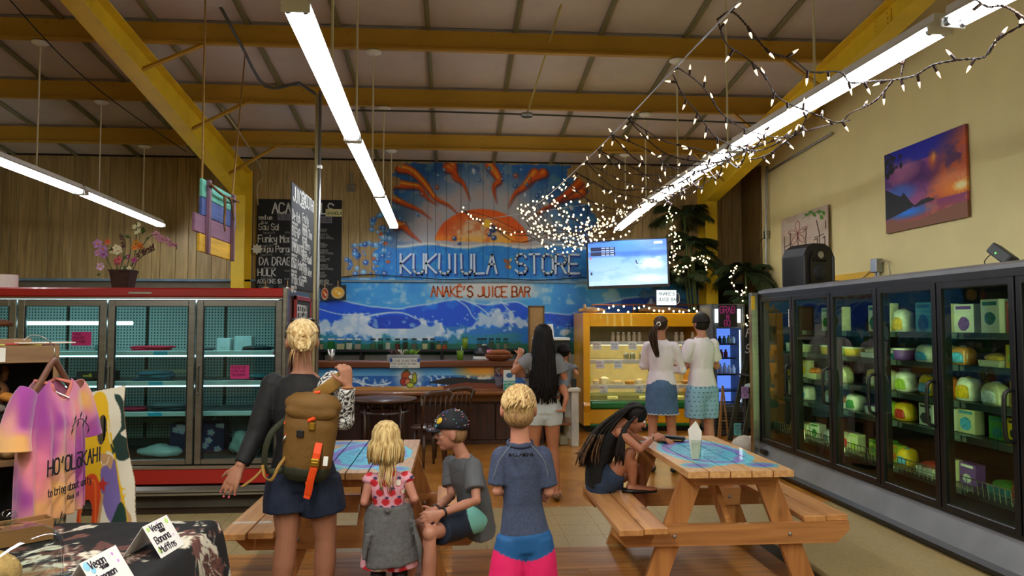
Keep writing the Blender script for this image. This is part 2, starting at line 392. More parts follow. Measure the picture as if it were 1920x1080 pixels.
# ------------------------------------------------------------------ hand-lettering: strokes on a 4 x 6 grid (x, y up)
GL = {'A': '00 26 40;13 33', 'B': '00 06 36 45 44 33 03;33 42 41 30 00', 'C': '45 36 16 05 01 10 30 41', 'D': '00 06 26 44 42 20 00', 'E': '46 06 00 40;03 33',
      'F': '46 06 00;03 33', 'G': '45 36 16 05 01 10 30 41 43 23', 'H': '00 06;40 46;03 43', 'I': '20 26', 'J': '46 41 30 10 01', 'K': '00 06;46 03 40',
      'L': '06 00 40', 'M': '00 06 23 46 40', 'N': '00 06 40 46', 'O': '10 01 05 16 36 45 41 30 10', 'P': '00 06 36 45 44 33 03', 'Q': '10 01 05 16 36 45 41 30 10;21 40',
      'R': '00 06 36 45 44 33 03;23 40', 'S': '45 36 16 05 04 13 33 42 41 30 10 01', 'T': '06 46;26 20', 'U': '06 01 10 30 41 46', 'V': '06 20 46', 'W': '06 10 23 30 46',
      'X': '00 46;06 40', 'Y': '06 23 46;23 20', 'Z': '06 46 00 40', 'a': '34 14 03 01 10 30;34 30 40', 'b': '06 00 30 41 43 34 04', 'c': '34 14 03 01 10 30', 'd': '36 30 10 01 03 14 34',
      'e': '02 32 33 24 14 03 01 10 30', 'f': '36 26 15 10;04 34', 'g': '34 14 03 02 11 31;34 3- 1-', 'h': '06 00;03 14 24 33 30', 'i': '14 10;16 15', 'j': '24 2- 0-', 'k': '06 00;34 02 30', 'l': '16 10',
      'm': '00 04;03 14 23 20;23 34 43 40', 'n': '00 04;03 14 24 33 30', 'o': '10 01 03 14 24 33 31 20 10', 'p': '0- 04 24 33 31 20 00', 'r': '00 04;02 14 34', 's': '34 14 03 12 22 31 20 00',
      't': '16 11 20 30;04 34', 'u': '04 01 10 20 31;34 30', 'v': '04 10 34', 'w': '04 10 22 30 44', 'y': '04 11 31;34 3- 0-', 'x': '04 30;00 34', 'z': '04 34 00 30', '0': '10 01 05 16 36 45 41 30 10',
      '1': '15 26 20', '2': '05 16 36 45 44 00 40', '3': '06 46 23 33 42 41 30 00', '4': '46 30 36 02 42', '5': '46 06 03 33 42 41 30 00', '6': '46 16 03 01 10 30 41 42 33 03', '7': '06 46 10', '8': '13 04 05 16 36 45 44 33 13 02 01 10 30 41 42 33',
      '9': '43 13 04 05 16 36 45 40', '.': '10 11', '/': '00 46', '-': '13 33', "'": '26 14', ':': '11 12;14 15', '&': '40 15 26 35 02 10 30 42', '+': '11 15;03 33', 'q': '34 14 03 01 10 30;34 3-', '$': '45 36 16 05 04 13 33 42 41 30 10 01;26 20', '_': '00 40'}
GL['\u014d'] = GL['o']+';06 36'; GL['\u0112'] = GL['E']+';17 37'; GL['\u02bb'] = '14 26'; GL['\u014c'] = GL['O']+';17 37'
def strokes(txt, x, y, h, adv=.86, ww=.62, jit=.0, slant=0):
    """polylines, y up, from baseline x,y; widths in units of h"""
    out = []; rr = random.Random(hash(len(txt))+len(txt)*31+int(abs(x)*100) % 97)
    for ch in txt:
        if ch == ' ': x += h*ww*.75; continue
        g = GL.get(ch) or GL.get(ch.upper())
        if not g: x += h*ww*.5; continue
        wd = 4 if (ch.isupper() or ch.isdigit()) else 3
        if ch in "il.':I1j": wd = 2 if ch != 'I' else 2.6
        off = -1*(ch in "il.':j") if ch != 'I' else -.7
        for st in g.split(';'):
            pl = []
            for t in st.split():
                gy = -1.6 if t[1] == '-' else int(t[1])
                px = x+(int(t[0])+off)*h*ww/4+slant*gy*h/6+rr.uniform(-jit, jit)*h; py = y+gy*h/6+rr.uniform(-jit, jit)*h; pl.append((px, py))
            out.append(pl)
        x += (wd/4+.28)*h*ww*adv/.86
    return out, x
def text_w(txt, h, **k): return strokes(txt, 0, 0, h, **k)[1]
def lettering(name, lines, o, u, v_, nrm, m, parent=None, width=None, th=.0015, **k):
    """lines: (text, x, y, height) in metres on the plane o + u*x + v*y (v up)"""
    mb = MB(); o = V(o); u = V(u); v_ = V(v_)
    for t, x, y, h in lines:
        for pl in strokes(t, x, y, h, **k)[0]: mb.ribbon([o+u*a+v_*b for a, b in pl], nrm, width or h*.13, th)
    return mb.obj(name, m, parent, fix=False)
# ================================================================== the room
BY, RX, LX, FY = 12.4, 4.95, -8.6, -4.0
def roof(Y): return 4.339+.115*(12.4-Y)
CREAM = mat('cream_wall_paint', '#e8d898', .7, var=.04, vs=2, bump=.1, bs=60)
YEL = mat('yellow_steel_paint', '#e3bd24', .42, var=.08, vs=4)
YEL2 = mat('ochre_purlin_paint', '#bd9230', .5, var=.1, vs=3, stretch=(.4, 1, 1))
INS = mat('insulation_facing', '#cbbfb6', .6, var=.06, vs=3, bump=.3, bs=3)
STRIP = mat('grey_green_joint_strip', '#7f7a55', .5, var=.1)
GREY = mat('galvanised_steel', '#9a9d9c', .35, metal=.9, var=.1)
STEEL = mat('brushed_steel', '#a4a19b', .3, metal=1, var=.12, vs=3, stretch=(.3, 1, 6))
BLACK = mat('black_plastic', '#0c0c0d', .4, var=.1)
WHITE = mat('white_enamel', '#e9e9e4', .4, var=.02)
DWOOD = wood('dark_red_brown_wood', '#2a120a', '#4b2314', 2, 3, .45)
MWOOD = wood('brown_counter_wood', '#6a3c1c', '#8d5527', 0, 2, .35, coat=.3)
ROPE = mat('sisal_rope', '#8d6a2f', .9, var=.2, vs=60)

def build_floor():
    f = struct(MB().span((LX, FY, -.1), (RX, BY, -.012), .001).obj('floor', mat('floor_subbase', '#3a3020', .8)))
    tan = mat('tan_speckled_tile', '#a18a5c', .32, var=.16, vs=45, bump=.05, bs=30)
    s = .3048
    me = MB().box((0, 0, -.006), (s-.0015, s-.0015, .012), .0012).mesh('tile', tan)
    nx = 0
    for i in range(-18, 17):
        for j in range(13, 23):
            x, y = i*s+.1, j*s+.16
            if y+s/2 > 6.9: continue
            if x < 2.25+.1 and y < 5.5: continue
            if x > 4.9: continue
            if y < 5.4 and x > 4: continue
            o = link('tile', me, f, (x, y, 0)); o.rotation_euler = (0, 0, R.choice((0, PI/2, PI)))
    # orange-brown floor towards the bar, glossy, worn
    m, nt, b = _new('orange_brown_floor'); b.inputs['Roughness'].default_value = .28
    co = _coords(nt, (1, 1, 1)); no = N(nt, 'ShaderNodeTexNoise'); no.inputs['Scale'].default_value = 3; no.inputs['Detail'].default_value = 6; nt.links.new(co, no.inputs['Vector'])
    rp = N(nt, 'ShaderNodeValToRGB'); rp.color_ramp.elements[0].position = .35; rp.color_ramp.elements[1].position = .65
    rp.color_ramp.elements[0].color = (*lin('#8a5414'), 1); rp.color_ramp.elements[1].color = (*lin('#b0742a'), 1); nt.links.new(no.outputs[0], rp.inputs[0])
    n2 = N(nt, 'ShaderNodeTexNoise'); n2.inputs['Scale'].default_value = 16; n2.inputs['Detail'].default_value = 8; nt.links.new(co, n2.inputs['Vector'])
    r2 = N(nt, 'ShaderNodeValToRGB'); r2.color_ramp.elements[0].position = .66; r2.color_ramp.elements[1].position = .69; nt.links.new(n2.outputs[0], r2.inputs[0])
    mx = N(nt, 'ShaderNodeMix', data_type='RGBA'); nt.links.new(r2.outputs[0], mx.inputs['Factor']); nt.links.new(rp.outputs[0], mx.inputs[6]); mx.inputs[7].default_value = (*lin('#cdb68a'), 1)
    nt.links.new(mx.outputs[2], b.inputs['Base Color'])
    MB().span((-1.2, 6.72, -.012), (RX, BY, -.001), .001).obj('floor_covering', m, f)
    MB().span((LX, 6.72, -.012), (-1.2, BY, -.002), .001).obj('floor_covering', mat('shadowed_brown_floor', '#3c2a18', .3, var=.3, vs=4), f)  # brown floor by the cooler, with shadow and reflection mixed into the colour
    # wood-look boards in the foreground
    fl = wood('floor_board_wood', '#7a4718', '#b47a34', 0, 2.2, .42, per=.18)
    for r in range(15):
        y = 5.44-.12*r; off = R.uniform(0, .9)
        x = -4.2+off*0
        while x < 2.25:
            L = R.choice((.9, 1.2, 1.5)); e = min(x+L, 2.26); 
            if e-x > .1: MB().box(((x+e)/2, y, -.006), (e-x-.0015, .1185, .012), .001).obj('plank', fl, f).location = (0, 0, 0)
            x = e+1e-4
    return f
build_floor()

# --- walls
def build_mural():
    cv = Canvas(590, 300, 1345, 662, 640, '#2a7fc4')
    n1 = cv.noise(60, 5, 3); n2 = cv.noise(18, 4, 9); n3 = cv.noise(8, 3, 4)
    # upper sky part: deep blue round the top, pale round the sun
    cv.a[:] = 0
    top = cv.Y < 522
    cv.c[:] = hexa('#1a63b4'); cv.mix(np.clip((n1-.42)*4, 0, 1)*.9, '#1d4a86'); cv.mix(np.clip((n2-.5)*4, 0, .8), '#4a86a8')
    d = np.hypot((cv.X-900)/1.25, cv.Y-452)
    cv.mix(np.clip((150-d)/60, 0, 1)*.9, '#bfb8b8'); cv.mix(np.clip((n2-.55)*6, 0, .5)*np.clip((170-d)/60, 0, 1), '#b9a0a0')
    # flames
    fl = [[(862, 405), (840, 385), (815, 372), (795, 345), (770, 322), (748, 316)], [(820, 385), (800, 372), (785, 352), (760, 348), (735, 345)], [(808, 412), (785, 395), (750, 380), (720, 365), (708, 368)],
          [(880, 375), (868, 345), (852, 330), (846, 308)], [(930, 380), (925, 350), (935, 335), (918, 310)], [(952, 388), (965, 362), (985, 345), (1002, 322)], [(1000, 405), (1040, 380), (1078, 355), (1098, 342)],
          [(790, 455), (770, 440), (755, 425), (742, 422)], [(862, 338), (850, 322), (838, 315)], [(990, 340), (1008, 330), (1018, 322)], [(1003, 400), (1050, 372), (1090, 358)], [(1010, 395), (1060, 362), (1095, 330)]]
    for i, f in enumerate(fl):
        f = f[::-1]; cv.line([(x+2, y+3) for x, y in f], 25, '#5a2030', .4, .85, True); cv.line(f, 21, '#d2500e', .3, 1, True); cv.line([(x+1, y-2) for x, y in f[:-1]], 10, '#ee9426', .7, .9, True)
        cv.line([(x-2, y-2) for x, y in f[:-2]], 4, '#f0c23c', .8, .8)
    for i in range(26):
        a = R.uniform(-2.9, -.2); q = R.uniform(110, 150); x = 905+q*1.25*math.cos(a); y = 455+q*math.sin(a)
        if 308 < y < 450: cv.ell(x, y, R.uniform(3, 8), R.uniform(3, 7), R.choice(('#1a4f9a', '#a33c22', '#cfd6dd', '#2a6ab8')), .5, .85, R.uniform(0, 3)); cv.ell(x-1, y-1, 2, 2, '#e8eef2', .5, .8)
    # sun
    sun = [(815, 452)]+[(903-88*math.cos(t), 456-64*math.sin(t)) for t in np.linspace(.05, PI-.05, 30)]+[(992, 456)]
    m = cv.poly(sun, '#f0600c'); rr = np.hypot((cv.X-905)/1.2, (cv.Y-470)); cv.mix(m*np.clip((62-rr)/20, 0, 1), '#fb961c')
    cv.mix(m*np.clip((46-np.hypot((cv.X-895)/1.5, cv.Y-445))/22, 0, 1)*.9, '#e6c9a6'); cv.mix(m*np.clip((cv.Y-436)/18, 0, 1)*.75, '#fcb428'); cv.mix(m*np.clip((n2-.5)*5, 0, .6), '#d8551a')
    for x, y, s_ in ((852, 448, 5), (861, 457, 4), (924, 430, 8), (918, 440, 5), (926, 446, 6)): cv.ell(x, y, s_, s_, '#1c3f86', .3); cv.ell(x-1.5, y-1.5, s_*.4, s_*.4, '#dfe8ef', .5)
    # sea band behind the name
    sea = (cv.Y > 461+3*np.sin(cv.X/19)+n2*4) & top; cv.mix(sea*1., '#0f80d8'); cv.mix(sea*np.clip((n1-.45)*4, 0, .8), '#1a5fae'); cv.mix(sea*np.clip((n3-.6)*4, 0, .5), '#4aa6d4')
    cv.mix(np.clip(1-abs(cv.Y-461-3*np.sin(cv.X/19))/4, 0, 1)*(n3 > .42)*(cv.X > 740)*(cv.X < 1120), '#e3e2da')
    cv.ell(950, 490, 9, 5, '#b85020', .5, .9, .6); cv.ell(953, 500, 8, 5, '#b85020', .5, .9, .4); cv.ell(957, 487, 3, 3, '#f2c240', .5); cv.ell(956, 500, 3, 3, '#f2c240', .5)
    # outline of the upper part: ragged splash at the left, slope at the right
    edge = 735+np.where(cv.Y < 410, 8*np.sin(cv.Y/17)+np.clip(330-cv.Y, 0, 30)*.7, -np.clip(cv.Y-410, 0, 60)*.55)+(n3-.5)*30
    al = (cv.X > edge) & (cv.Y > 306+np.clip(770-cv.X, 0, 40)*.25+(n3-.5)*6) & (cv.X < 1092+(n3-.5)*16+np.where(cv.Y > 380, 22, 0)+np.where(cv.Y < 330, -22, 0)+8*np.sin(cv.Y/9))
    al = al | ((cv.Y > 462) & (cv.X < 1345) & (cv.X > edge))
    cv.a = np.where(top, al*1., 1.)
    for i in range(70):                                         # drops splashed over the boards at the left
        x = R.uniform(648, 735); y = R.uniform(400, 515); 
        if (x-640)/95+(y-400)/115 < .75: continue
        s_ = R.uniform(2.5, 7); c = R.choice(('#1450a8', '#2a78c6', '#4a9ad8', '#1a62b8', '#7ab8dc')); cv.ell(x, y, s_*1.1, s_, c, .35); cv.ell(x-1, y-1, s_*.35, s_*.35, '#e2eef6', .5)
    for x, y in ((714, 441), (722, 458), (727, 492), (700, 486)): cv.ell(x, y, 5, 4, '#c4551f', .4)
    # lower part
    low = ~top; cv.c = np.where(low[..., None], hexa('#3fa0e4'), cv.c)
    cv.mix(low*np.clip((n1-.4)*3, 0, 1)*.8, '#1a80d8'); cv.mix(low*np.clip((n2-.52)*6, 0, .7)*(cv.Y < 570), '#a8cfe0')
    cv.mix(low*np.clip(1-np.hypot((cv.X-905)/125, (cv.Y-543)/26), 0, .5)*2*.95, '#dcd9d2')
    def hump(pts): return np.interp(cv.X, [p[0] for p in pts], [p[1] for p in pts])
    h1 = hump([(590, 566), (620, 560), (690, 575), (740, 580), (800, 570), (845, 561), (900, 572), (960, 566), (1000, 585), (1060, 590), (1110, 572), (1160, 560), (1220, 553), (1290, 570), (1345, 580)])+(n2-.5)*4
    mk = low & (cv.Y > h1); cv.mix(mk*1., '#0c55dc'); cv.mix(mk*np.clip((n1-.45)*4, 0, .8), '#0834a8'); cv.mix(mk*np.clip((n2-.56)*6, 0, .7), '#1f8cf0')
    cv.mix(low*np.clip(1-abs(cv.Y-h1)/2.2, 0, 1), '#cfe4f0')
    for p, w_ in (([(850, 563), (868, 575), (878, 592), (886, 600)], 3), ([(868, 565), (890, 575), (910, 590)], 3), ([(930, 562), (940, 575), (950, 585)], 3), ([(905, 572), (925, 566), (945, 572)], 3), ([(665, 600), (700, 590), (750, 587), (790, 606)], 4), ([(680, 608), (690, 594), (720, 588)], 3), ([(600, 580), (640, 590), (690, 588)], 2.5),
                  ([(1100, 600), (1140, 575), (1200, 570)], 2.5), ([(1120, 610), (1180, 590), (1260, 585)], 2.5), ([(1160, 620), (1220, 600), (1300, 600)], 2.5)): cv.line(p, w_, '#cfe6f4', .6, .9)
    cv.mix(low*(cv.Y > 612+(n2-.5)*12)*.85, '#2a7cc8'); cv.mix(low*(cv.Y > 625+(n2-.5)*12)*np.clip((n1-.35)*3, 0, 1), '#2f9090')
    fu = hump([(590, 606), (620, 601), (650, 590), (668, 584), (685, 592), (700, 604), (770, 607), (790, 598), (810, 604), (850, 616), (878, 608), (895, 590), (925, 582), (955, 592), (990, 600), (1000, 614), (1060, 622), (1095, 612), (1140, 618), (1345, 625)]); fd_ = hump([(590, 630), (690, 634), (760, 636), (850, 634), (890, 618), (990, 614), (1000, 630), (1150, 634), (1345, 634)])
    n4 = cv.noise(14, 4, 17); fm = np.clip((cv.Y-fu)/7+(n4-.5)*5+(n3-.5)*3, 0, 1)*np.clip((fd_-cv.Y)/6+(n4-.5)*5+(n3-.5)*3, 0, 1)*low
    cv.mix(fm*.9, '#eef4f8'); cv.mix(fm*np.clip((n2-.45)*5, 0, .6), '#9fc4e4')
    for k in range(60): x = R.uniform(600, 1330); cv.ell(x, float(np.interp(x, [590, 690, 850, 925, 1000, 1345], [598, 596, 606, 580, 612, 618]))+R.uniform(-10, 6), 1.6, 1.6, '#f4f8fa', .5, .9)
    mm = low & (cv.Y > 592) & (cv.Y < 617) & (np.hypot((cv.X-735)/48, (cv.Y-606)/14) < 1); cv.mix(mm*1., '#0a40c4'); cv.mix(mm*np.clip((n3-.6)*6, 0, .7), '#9fc8ea')
    cv.mix(low*(cv.Y > 645)*1., '#1f6a58'); cv.mix(low*(cv.Y > 640)*np.clip((n3-.45)*6, 0, .8), '#256e4a'); cv.mix(low*np.clip(1-np.hypot((cv.X-1180)/150, (cv.Y-592)/30), 0, .6), '#2b62b0')
    cv.mix(low*(cv.X > 1180)*(n2 > .45)*.5, '#143f7c')
    return cv
MUR = build_mural()
wallwood = vcol('panelled_wall', under=('#8a7448', '#b89c68'), rough=.5, stretch=(5, 1, .35), uvar=.08)
plainboard = wood('panelling', '#8a7448', '#b89c68', 2, 2.4, .5, per=.09)
def build_walls():
    wb = struct(MB().span((LX, BY, 0), (RX, BY+.2, 5.6), .001).obj('wall_back', mat('dark_gap', '#2b2112', .9)))
    # vertical boards above the ledge, each a piece
    x = LX; rr = random.Random(4); z0 = 2.36
    while x < RX-.02:
        wd = rr.choice((.13, .2, .24, .27, .18)); e = min(x+wd, RX-.005)
        pa = 850+x/ (BY/FPX); pb = 850+e/(BY/FPX)
        pa = P_inv(x); pb = P_inv(e); z1 = roof(BY)+.0
        if pb > 640 and pa < 1180:
            nx = max(3, int((e-x)/.012)); cv = MUR
            c2 = Canvas(pa, 300, pb, 522, nx); ys = (CAM_H-z0)/BY
            c2.h = int((z1-z0)/.013); X, Y = np.meshgrid(np.linspace(pa, pb, nx), np.linspace(pz_inv(z1), pz_inv(z0), c2.h)); rgb, al = cv.at(X, Y); al = np.where(X < 590, 0, al)
            c2.c = rgb; c2.a = al
            panel('plank', c2, (x+.003, BY-.018, z1), (e-x-.006, 0, 0), (0, 0, z0-z1), (0, .016, 0), wallwood, wb)
        else:
            MB().span((x+.003, BY-.018, z0), (e-.003, BY-.001, z1), .003).obj('plank', plainboard, wb)
        x = e
    struct(MB().span((LX, BY-.05, 2.325), (RX, BY-.001, 2.365), .004).obj('trim_1', mat('ledge_paint', '#6d8aa0', .5, var=.2, vs=8)), 'ledge between boarded upper wall and painted lower wall')
    # lower wall: painted board behind the bar, grey elsewhere
    xs = P(596, 500, BY).x; z1 = 2.325; z0 = 1.15
    c2 = Canvas(590, 520, 1340, 662, 600); X, Y = np.meshgrid(np.linspace(P_inv(xs), 1340, 560), np.linspace(pz_inv(z1), pz_inv(z0), 110)); rgb, al = MUR.at(X, np.clip(Y, 523.5, 661)); c2.c = rgb; c2.a = np.ones_like(al); c2.w = 560; c2.h = 110
    xe = P(1340, 500, BY).x
    panel('mural_board', c2, (xs, BY-.02, z1), (xe-xs, 0, 0), (0, 0, z0-z1), (0, .018, 0), vcol('mural_paint', rough=.45), wb)
    MB().span((LX, BY-.012, 0), (xs-.01, BY-.001, 2.32), .002).obj('lower_panel', mat('grey_brown_wall', '#6e6455', .7), wb)
    MB().span((xs, BY-.012, 0), (xe, BY-.001, 1.14), .002).obj('lower_panel', mat('white_back_wall', '#c9c8c0', .6), wb)
    # batten wires of small unlit bulbs along the ledge
    cab = [(P(640, 520, BY-.06)), P(690, 515, BY-.06), P(760, 519, BY-.06), P(840, 524, BY-.06), P(930, 522, BY-.06), P(1010, 525, BY-.06), P(1100, 520, BY-.06)]
    tag(curve_obj('cable', [cab], .008, BLACK), 'black cable running along the ledge under the store name', 'cable')
    wr = struct(MB().span((RX, FY, 0), (RX+.2, BY+.2, 6.4), .001).obj('wall_right', CREAM))
    struct(MB().span((LX-.2, FY, 0), (LX, BY+.2, 6.4), .001).obj('wall_left', CREAM))
    struct(MB().span((LX-.2, FY-.2, 0), (RX+.2, FY, 6.4), .001).obj('wall_front', CREAM))
    struct(MB().span((RX-.03, BY-.8, 0), (RX-.0005, BY-.02, 4.2), .003).obj('trim_2', wood('corner_boards', '#5a4420', '#7a6030', 2, 2)), 'brown boarding in the right back corner')
def P_inv(x, Y=12.4):
    v_ = V((x, Y, 2.4))-V((0, 0, CAM_H)); return 960+FPX*v_.dot(_R)/v_.dot(_F)
def pz_inv(z, Y=12.4, x=0.0):
    v_ = V((x, Y, z))-V((0, 0, CAM_H)); return 540-FPX*v_.dot(_U)/v_.dot(_F)
build_walls()

def build_ceiling():
    dx, dy = LX, RX
    a0 = roof(BY); a1 = roof(FY)
    mb = MB(); mb.add([(LX, BY, a0+.05), (RX, BY, a0+.05), (RX, FY, a1+.05), (LX, FY, a1+.05), (LX, BY, a0+.1), (RX, BY, a0+.1), (RX, FY, a1+.1), (LX, FY, a1+.1)], [(0, 1, 2, 3), (4, 5, 6, 7), (0, 1, 5, 4), (1, 2, 6, 5), (2, 3, 7, 6), (3, 0, 4, 7)])
    c = struct(mb.obj('ceiling', INS))
    sp = .96; xs = []; x = -.29-sp*9
    ang = math.atan(.115)
    while x < RX: xs.append(x); x += sp
    YS = [12.4, 11.14, 9.57, 8.05, 6.5, 4.95, 3.4, 1.85, .3]
    for a, b in zip(YS, YS[1:]):
        L = math.hypot(a-b, .115*(a-b))-.02
        mb = MB(); n = 6
        vs = [];                                   # softly sagging sheet
        for i in range(n+1):
            for j in range(n+1): u, v_ = i/n-.5, j/n-.5; vs.append((u*(sp-.05), v_*L, -.028*(1-4*u*u)*(1-4*v_*v_)))
        fs = [(i*(n+1)+j, i*(n+1)+j+1, (i+1)*(n+1)+j+1, (i+1)*(n+1)+j) for i in range(n) for j in range(n)]
        me = mb.add(vs, fs).mesh('panel', INS, True, fix=False)
        ms = MB().box((0, 0, 0), (.055, L, .03), .006).box((0, 0, -.01), (.02, L, .03), .004).mesh('strip', STRIP)
        for x in xs:
            if x+sp < LX or x > RX: continue
            if x+sp < RX and x > LX:
                o = link('panel', me, c, (x+sp/2, (a+b)/2, roof((a+b)/2)+.03)); o.rotation_euler = (-ang, 0, 0)
            if x > LX+.1:
                o = link('strip', ms, c, (x, (a+b)/2, roof((a+b)/2)+.01)); o.rotation_euler = (-ang, 0, 0)
    # purlins: web, flanges, bolts
    for i, y in enumerate([11.14, 9.57, 8.05, 6.5, 4.95, 3.4]):
        z = roof(y); p = MB(); p.span((LX, y-.002, z-.24), (RX, y+.004, z), .001)
        p.span((LX, y-.075, z-.242), (RX, y, z-.234), .002); p.span((LX, y-.075, z-.242), (RX, y-.07, z-.222), .001); p.span((LX, y, z-.008), (RX, y+.07, z), .002)
        o = struct(p.obj('roof_beam', YEL2), 'ochre steel purlin spanning the ceiling')
        bm = MB().ell((0, -.004, 0), (.014, .008, .014), 8, 5).mesh('bolt', YEL2, True)
        if i < 4:
            for x in np.arange(-6.6, 4.5, .78):
                for dz in (.05, .19): link('bolt', bm, o, (x, y, z-dz))
build_ceiling()

def rafter(name, xc, label):
    zb = lambda Y: 3.67+.157*(11.95-Y); zt = lambda Y: roof(Y)-.245
    hw = .1; y0, y1 = 11.95, 2.0; m = MB()
    def slab(f, ya, yb, w_, th, sgn):
        a = V((xc, ya, f(ya))); b = V((xc, yb, f(yb))); m.beam(a, b, w_, th, (0, 0, 1), .002)
    slab(zb, y0, y1, 2*hw, .014, 1); slab(zt, BY-.05, y1, 2*hw, .014, 1)
    n = 10
    ys = [y0+.35-(y0+.35-y1)*i/n for i in range(n+1)]
    vs = []
    for y in ys: vs += [(xc-.005, y, zb(min(y, y0))), (xc-.005, y, zt(y)), (xc+.005, y, zt(y)), (xc+.005, y, zb(min(y, y0)))]
    fs = []
    for i in range(n):
        for k in range(4): fs.append((i*4+k, i*4+(k+1) % 4, (i+1)*4+(k+1) % 4, (i+1)*4+k))
    m.add(vs, fs)
    m.span((xc-hw, y0, 0), (xc+hw, y0+.014, 3.68)); m.span((xc-hw, BY-.05, 0), (xc+hw, BY-.036, roof(BY)-.2)); m.span((xc-.005, y0, 0), (xc+.005, BY-.04, 3.9))
    o = struct(m.obj(name, YEL), label)
    sp = MB()                                                    # bolted splice plate
    for s_ in (-1, 1):
        sp.beam((xc+s_*.013, 6.95, zb(6.95)+.03), (xc+s_*.013, 6.95, zt(6.95)-.02), .3, .012, (1, 0, 0))
        for k in range(8): sp.ell((xc+s_*.024, 6.85+.2*(k % 2), zb(6.95)+.06+.05*(k//2)), (.012, .012, .012), 6, 4)
    sp.obj('splice_plate', YEL, o)
    for y in (11.14, 9.57, 8.05):                                # knee braces to the purlins
        x2 = xc+(.85 if xc < 0 else -.6)
        MB().beam((xc+(.08 if xc < 0 else -.08), y+.0, zb(y)+.03), (x2, y-.05, roof(y)-.2), .05, .012).beam((xc+(.08 if xc < 0 else -.08), y+.02, zb(y)+.05), (x2, y-.03, roof(y)-.18), .012, .05).obj('brace', YEL2, o)
rafter('roof_frame', -3.37, 'yellow tapered steel frame on the left with knee braces')
rafter('roof_frame', 4.24, 'yellow tapered steel frame along the right wall')

# ------------------------------------------------------------------ ceiling lights
TUBEM = emis('fluorescent_tube_glow', '#f2f7ff', TUBE)
def fixture(a, b, label, rods, holder=True):
    a = V(a); b = V(b); L = (b-a).length; d = (b-a).normalized(); ang = math.atan2(-d.x, d.y)
    t = thing('fluorescent_light', label, 'ceiling light', a, ang, 'fluorescent lights hanging in rows')
    h = MB(); h.prism([(-.035, .09), (.035, .09), (.04, .05), (.072, .025), (.072, .018), (-.072, .018), (-.072, .025), (-.04, .05)], (0, .01, 0), (1, 0, 0), (0, 0, 1), (0, L-.02, 0))
    h.obj('housing', WHITE, t)
    for s_ in (-1, 1):
        MB().tube([(s_*.042, .05, 0), (s_*.042, L-.05, 0)], .0185, 12).obj('tube', TUBEM, t, smooth=True)
        for y in (.03, L-.03): MB().tube([(s_*.042, y-.02, 0), (s_*.042, y+.02, 0)], .02, 10).obj('end_cap', GREY, t)
    for y in (.015, L-.015): MB().box((0, y, .002), (.14, .012, .05), .003).obj('lamp_holder', WHITE, t)
    for yy in rods:
        f = (yy-a.y)/(b.y-a.y); zt = roof(yy)-.24-a.z
        r = MB().tube([(0, f*L, .085), (0, f*L, zt)], .009, 8).obj('rod', mat('rod_cream', '#cfc7a8', .5), t)
        MB().lathe((0, f*L, zt-.02), [(.02, -.035), (.05, -.03), (.085, -.008), (.085, .004), (.01, .012)], 20).obj('canopy', WHITE, t, smooth=True)
PY = [11.14, 9.57, 8.05, 6.5, 4.95]
Z = 3.17
def row(pts, words, grp):
    for i, (a, b) in enumerate(zip(pts, pts[1:])):
        d = (b-a).normalized()
        if i % 2 == 0: pass
        fixture(a+d*.03, b-d*.03, words[i], [y for y in PY if a.y < y < b.y])
def FP(px, Y):
    return V((P(px, 400, Y).x, Y, Z))
row([FP(545, 3.6), FP(660, 6.25), FP(711, 8.97), FP(739, 11.9)], ['nearest double tube light of the middle row, cut by the top of the frame', 'second double tube light of the middle row, above the chalkboard', 'farthest double tube light of the middle row, ending beside the painted sun'], 0)
row([FP(1955, 3.1), FP(1785, 3.62), FP(1378, 6.35), FP(1226, 9.1), FP(1158, 11.9)], ['tube light at the top right corner of the frame', 'double tube light of the right row crossed by the nearest bulbs', 'third tube light of the right row, above the sunset picture side', 'farthest double tube light of the right row, ending above the television'], 0)
row([FP(-150, 6.3), FP(150, 9.05), FP(304, 12.0)], ['tube light of the left row running in from the left edge', 'farthest tube light of the left row, over the flower pot'], 0)
# ================================================================== coolers
FRAME = mat('brushed_door_frame', '#8d8d8a', .32, metal=1, var=.12, vs=4, stretch=(.3, 1, 6))
RED = mat('red_enamel', '#a5150f', .35, var=.05, coat=.3)
def crumple(name, c, s, m, parent=None, amp=.25, seed=0, n=22, sq=1.0):
    """soft lump of cloth or film; sq < 1 squares it off"""
    mb = MB().ell((0, 0, 0), (s[0]/2, s[1]/2, s[2]/2), n, n//2); vs = []
    for v_ in mb.v:
        p = V(v_)
        if sq < 1: p = V([math.copysign((abs(p[i])*2/s[i])**sq, p[i])*s[i]/2 for i in range(3)])
        q = noise.noise(p*9+V((seed, seed*2, 0)))*amp+noise.noise(p*23+V((seed, 1, 3)))*amp*.5
        p = p*(1+q); p.z = max(p.z, -s[2]*.32); vs.append(tuple(p+V((0, 0, s[2]*.32))))
    mb.v = vs; return mb.obj(name, m, parent, smooth=True, loc=c)
def soft_thing(name, label, cat, c, s, m, group=None, amp=.25, seed=0, rz=0):
    o = crumple(name, c, s, m, None, amp, seed); o.rotation_euler = (0, 0, rz); return tag(o, label, cat, group)

